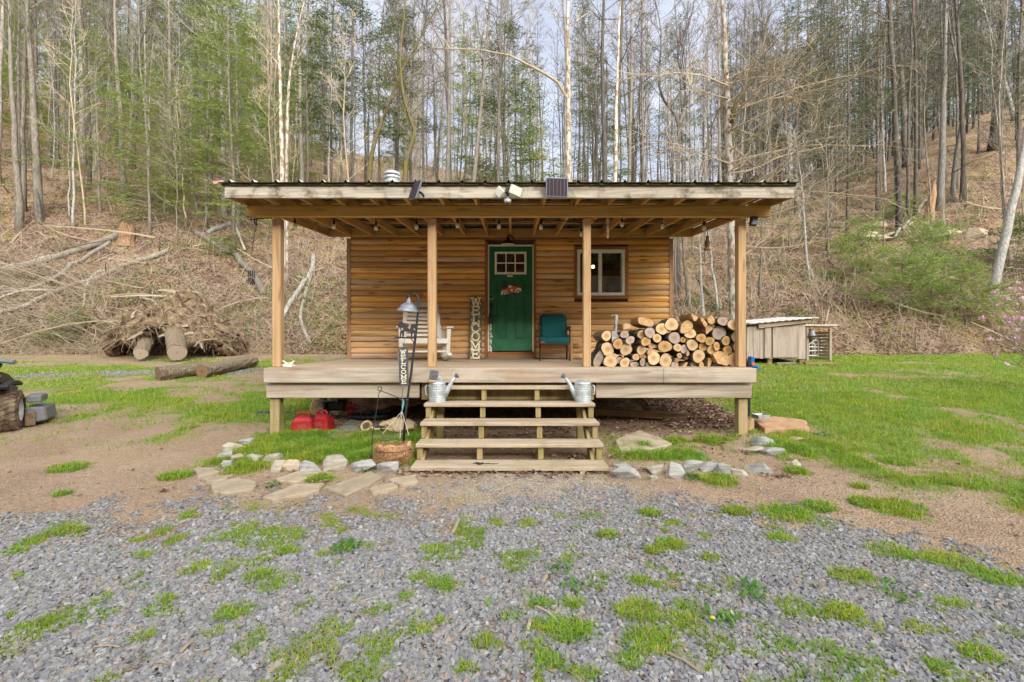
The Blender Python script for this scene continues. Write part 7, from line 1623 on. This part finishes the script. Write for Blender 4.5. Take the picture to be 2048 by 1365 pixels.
P_ = np.stack([np.stack([x+np.cos(a)*L*t, y+np.sin(a)*L*t, z], 1) for t in (-.5, 0, .5)], 1); batch_tubes(mb, P_, np.full((len(x), 3), .0022), 4)
for (a0, b0), (a1, b1), r_ in (((1075,1225),(1115,1255),.006), ((1335,1320),(1400,1362),.007), ((905,1075),(918,1045),.012), ((1085,1175),(1095,1155),.011), ((1055,1270),(1060,1250),.009), ((360,1320),(385,1300),.008), ((190,1312),(240,1310),.005)):
    p0, p1 = G(a0, b0), G(a1, b1); mb.tube([p0+Vector((0, 0, .018)), (p0+p1)/2+Vector((0.004, 0, .026)), p1+Vector((0, 0, .018))], r_, 5)
tag(mb.build('twigs', M['twig']), 'small broken twigs lying on the gravel', 'twigs', kind='stuff')
# the far wood: stems and foliage that merge into one mass along both ridges
mb = MB(); tr, trr, br, brr, fp, fd, fw = [], [], [], [], [], [], []
for (pa, pb, n_, green) in ((-750, 660, 470, .5), (640, 1480, 105, .22), (1440, 2650, 450, .5)):
    for k in range(n_):
        px = rs.uniform(pa, pb); D = rs.uniform(44, 82); x = (px-1024)*D/FPX; r_ = math.hypot(x, D); z = H(x, D); Ht = rs.uniform(12, 22); ln = rs.randn(2)*.7
        L = np.stack([np.array([x+ln[0]*t+.2*math.sin(t*5+k), D+ln[1]*t, z-.3+Ht*t]) for t in np.linspace(0, 1, 6)]); tr.append(L); trr.append(np.linspace(rs.uniform(.07, .13), .03, 6))
        gr = rs.rand() < green; m = 34 if gr else 26; t = rs.uniform(.12 if gr else .3, 1, m); p = L[0]+(L[-1]-L[0])*t[:, None]; a = rs.uniform(0, 6.283, m); up = rs.uniform(-.2, .3, m) if gr else rs.uniform(.3, 1.1, m)
        l2 = (3.4 if gr else 4.2)*(1.1-t)*rs.uniform(.4, 1.1, m)+.4; d = np.stack([np.cos(a), np.sin(a), up], 1)*l2[:, None]
        q_ = np.stack([p, p+d*.5+rs.randn(m, 3)*.12, p+d+rs.randn(m, 3)*.25+np.array([0, 0, -.1 if gr else .25])], 1); br.append(q_); brr.append(np.repeat(np.array([[.022, .015, .008]]), m, 0))
        if not gr:
            q2 = q_[:, 1][:, None]+(rs.randn(m, 3)*.9+np.array([0, 0, .7]))[:, None]*np.array([0, .5, 1])[None, :, None]; br.append(q2); brr.append(np.repeat(np.array([[.014, .01, .006]]), m, 0))
        else:
            i_ = rs.randint(0, m, 420); u_ = rs.rand(420)**.7; fp.append(p[i_]+d[i_]*u_[:, None]+rs.randn(420, 3)*.22); fd.append(rs.randn(420, 3)*np.array([.22, .22, .09])); fw.append(rs.uniform(.025, .06, 420))
batch_tubes(mb, np.array(tr), np.array(trr), 5, 0); batch_tubes(mb, np.concatenate(br), np.concatenate(brr), 3, 0)
fp, fd, fw = np.concatenate(fp), np.concatenate(fd), np.concatenate(fw); lf_ = fp[:, 0] < 0
for msk, mi in ((lf_, 1), (~lf_, 2)): batch_rhombs(mb, fp[msk], fd[msk], fw[msk], np.array([0, 0, 1.])+rs.randn(msk.sum(), 3)*.5, mi)
tag(mb.build('far_wood', [M['bk_dark'], M['hem'], M['hem_grey']]), 'far wood of bare and evergreen trees along both ridges', 'wood', kind='stuff')
# one dandelion in the gravel
c = G(1424, 1257); dn = thing('dandelion', 'single yellow dandelion in the gravel at the lower right', 'dandelion', c)
MB().tube([(0, 0, 0), (.003, 0, .03)], .002, 5).build('stem', M['weed'], dn); MB().ball((.003, 0, .034), .014, 10, 0, (1, 1, .5)).build('flower_head', M['yellow'], dn)
for k, pr in KIND.items():
    if k not in USED:
        for ch in list(pr.children): bpy.data.objects.remove(ch)
        bpy.data.objects.remove(pr)
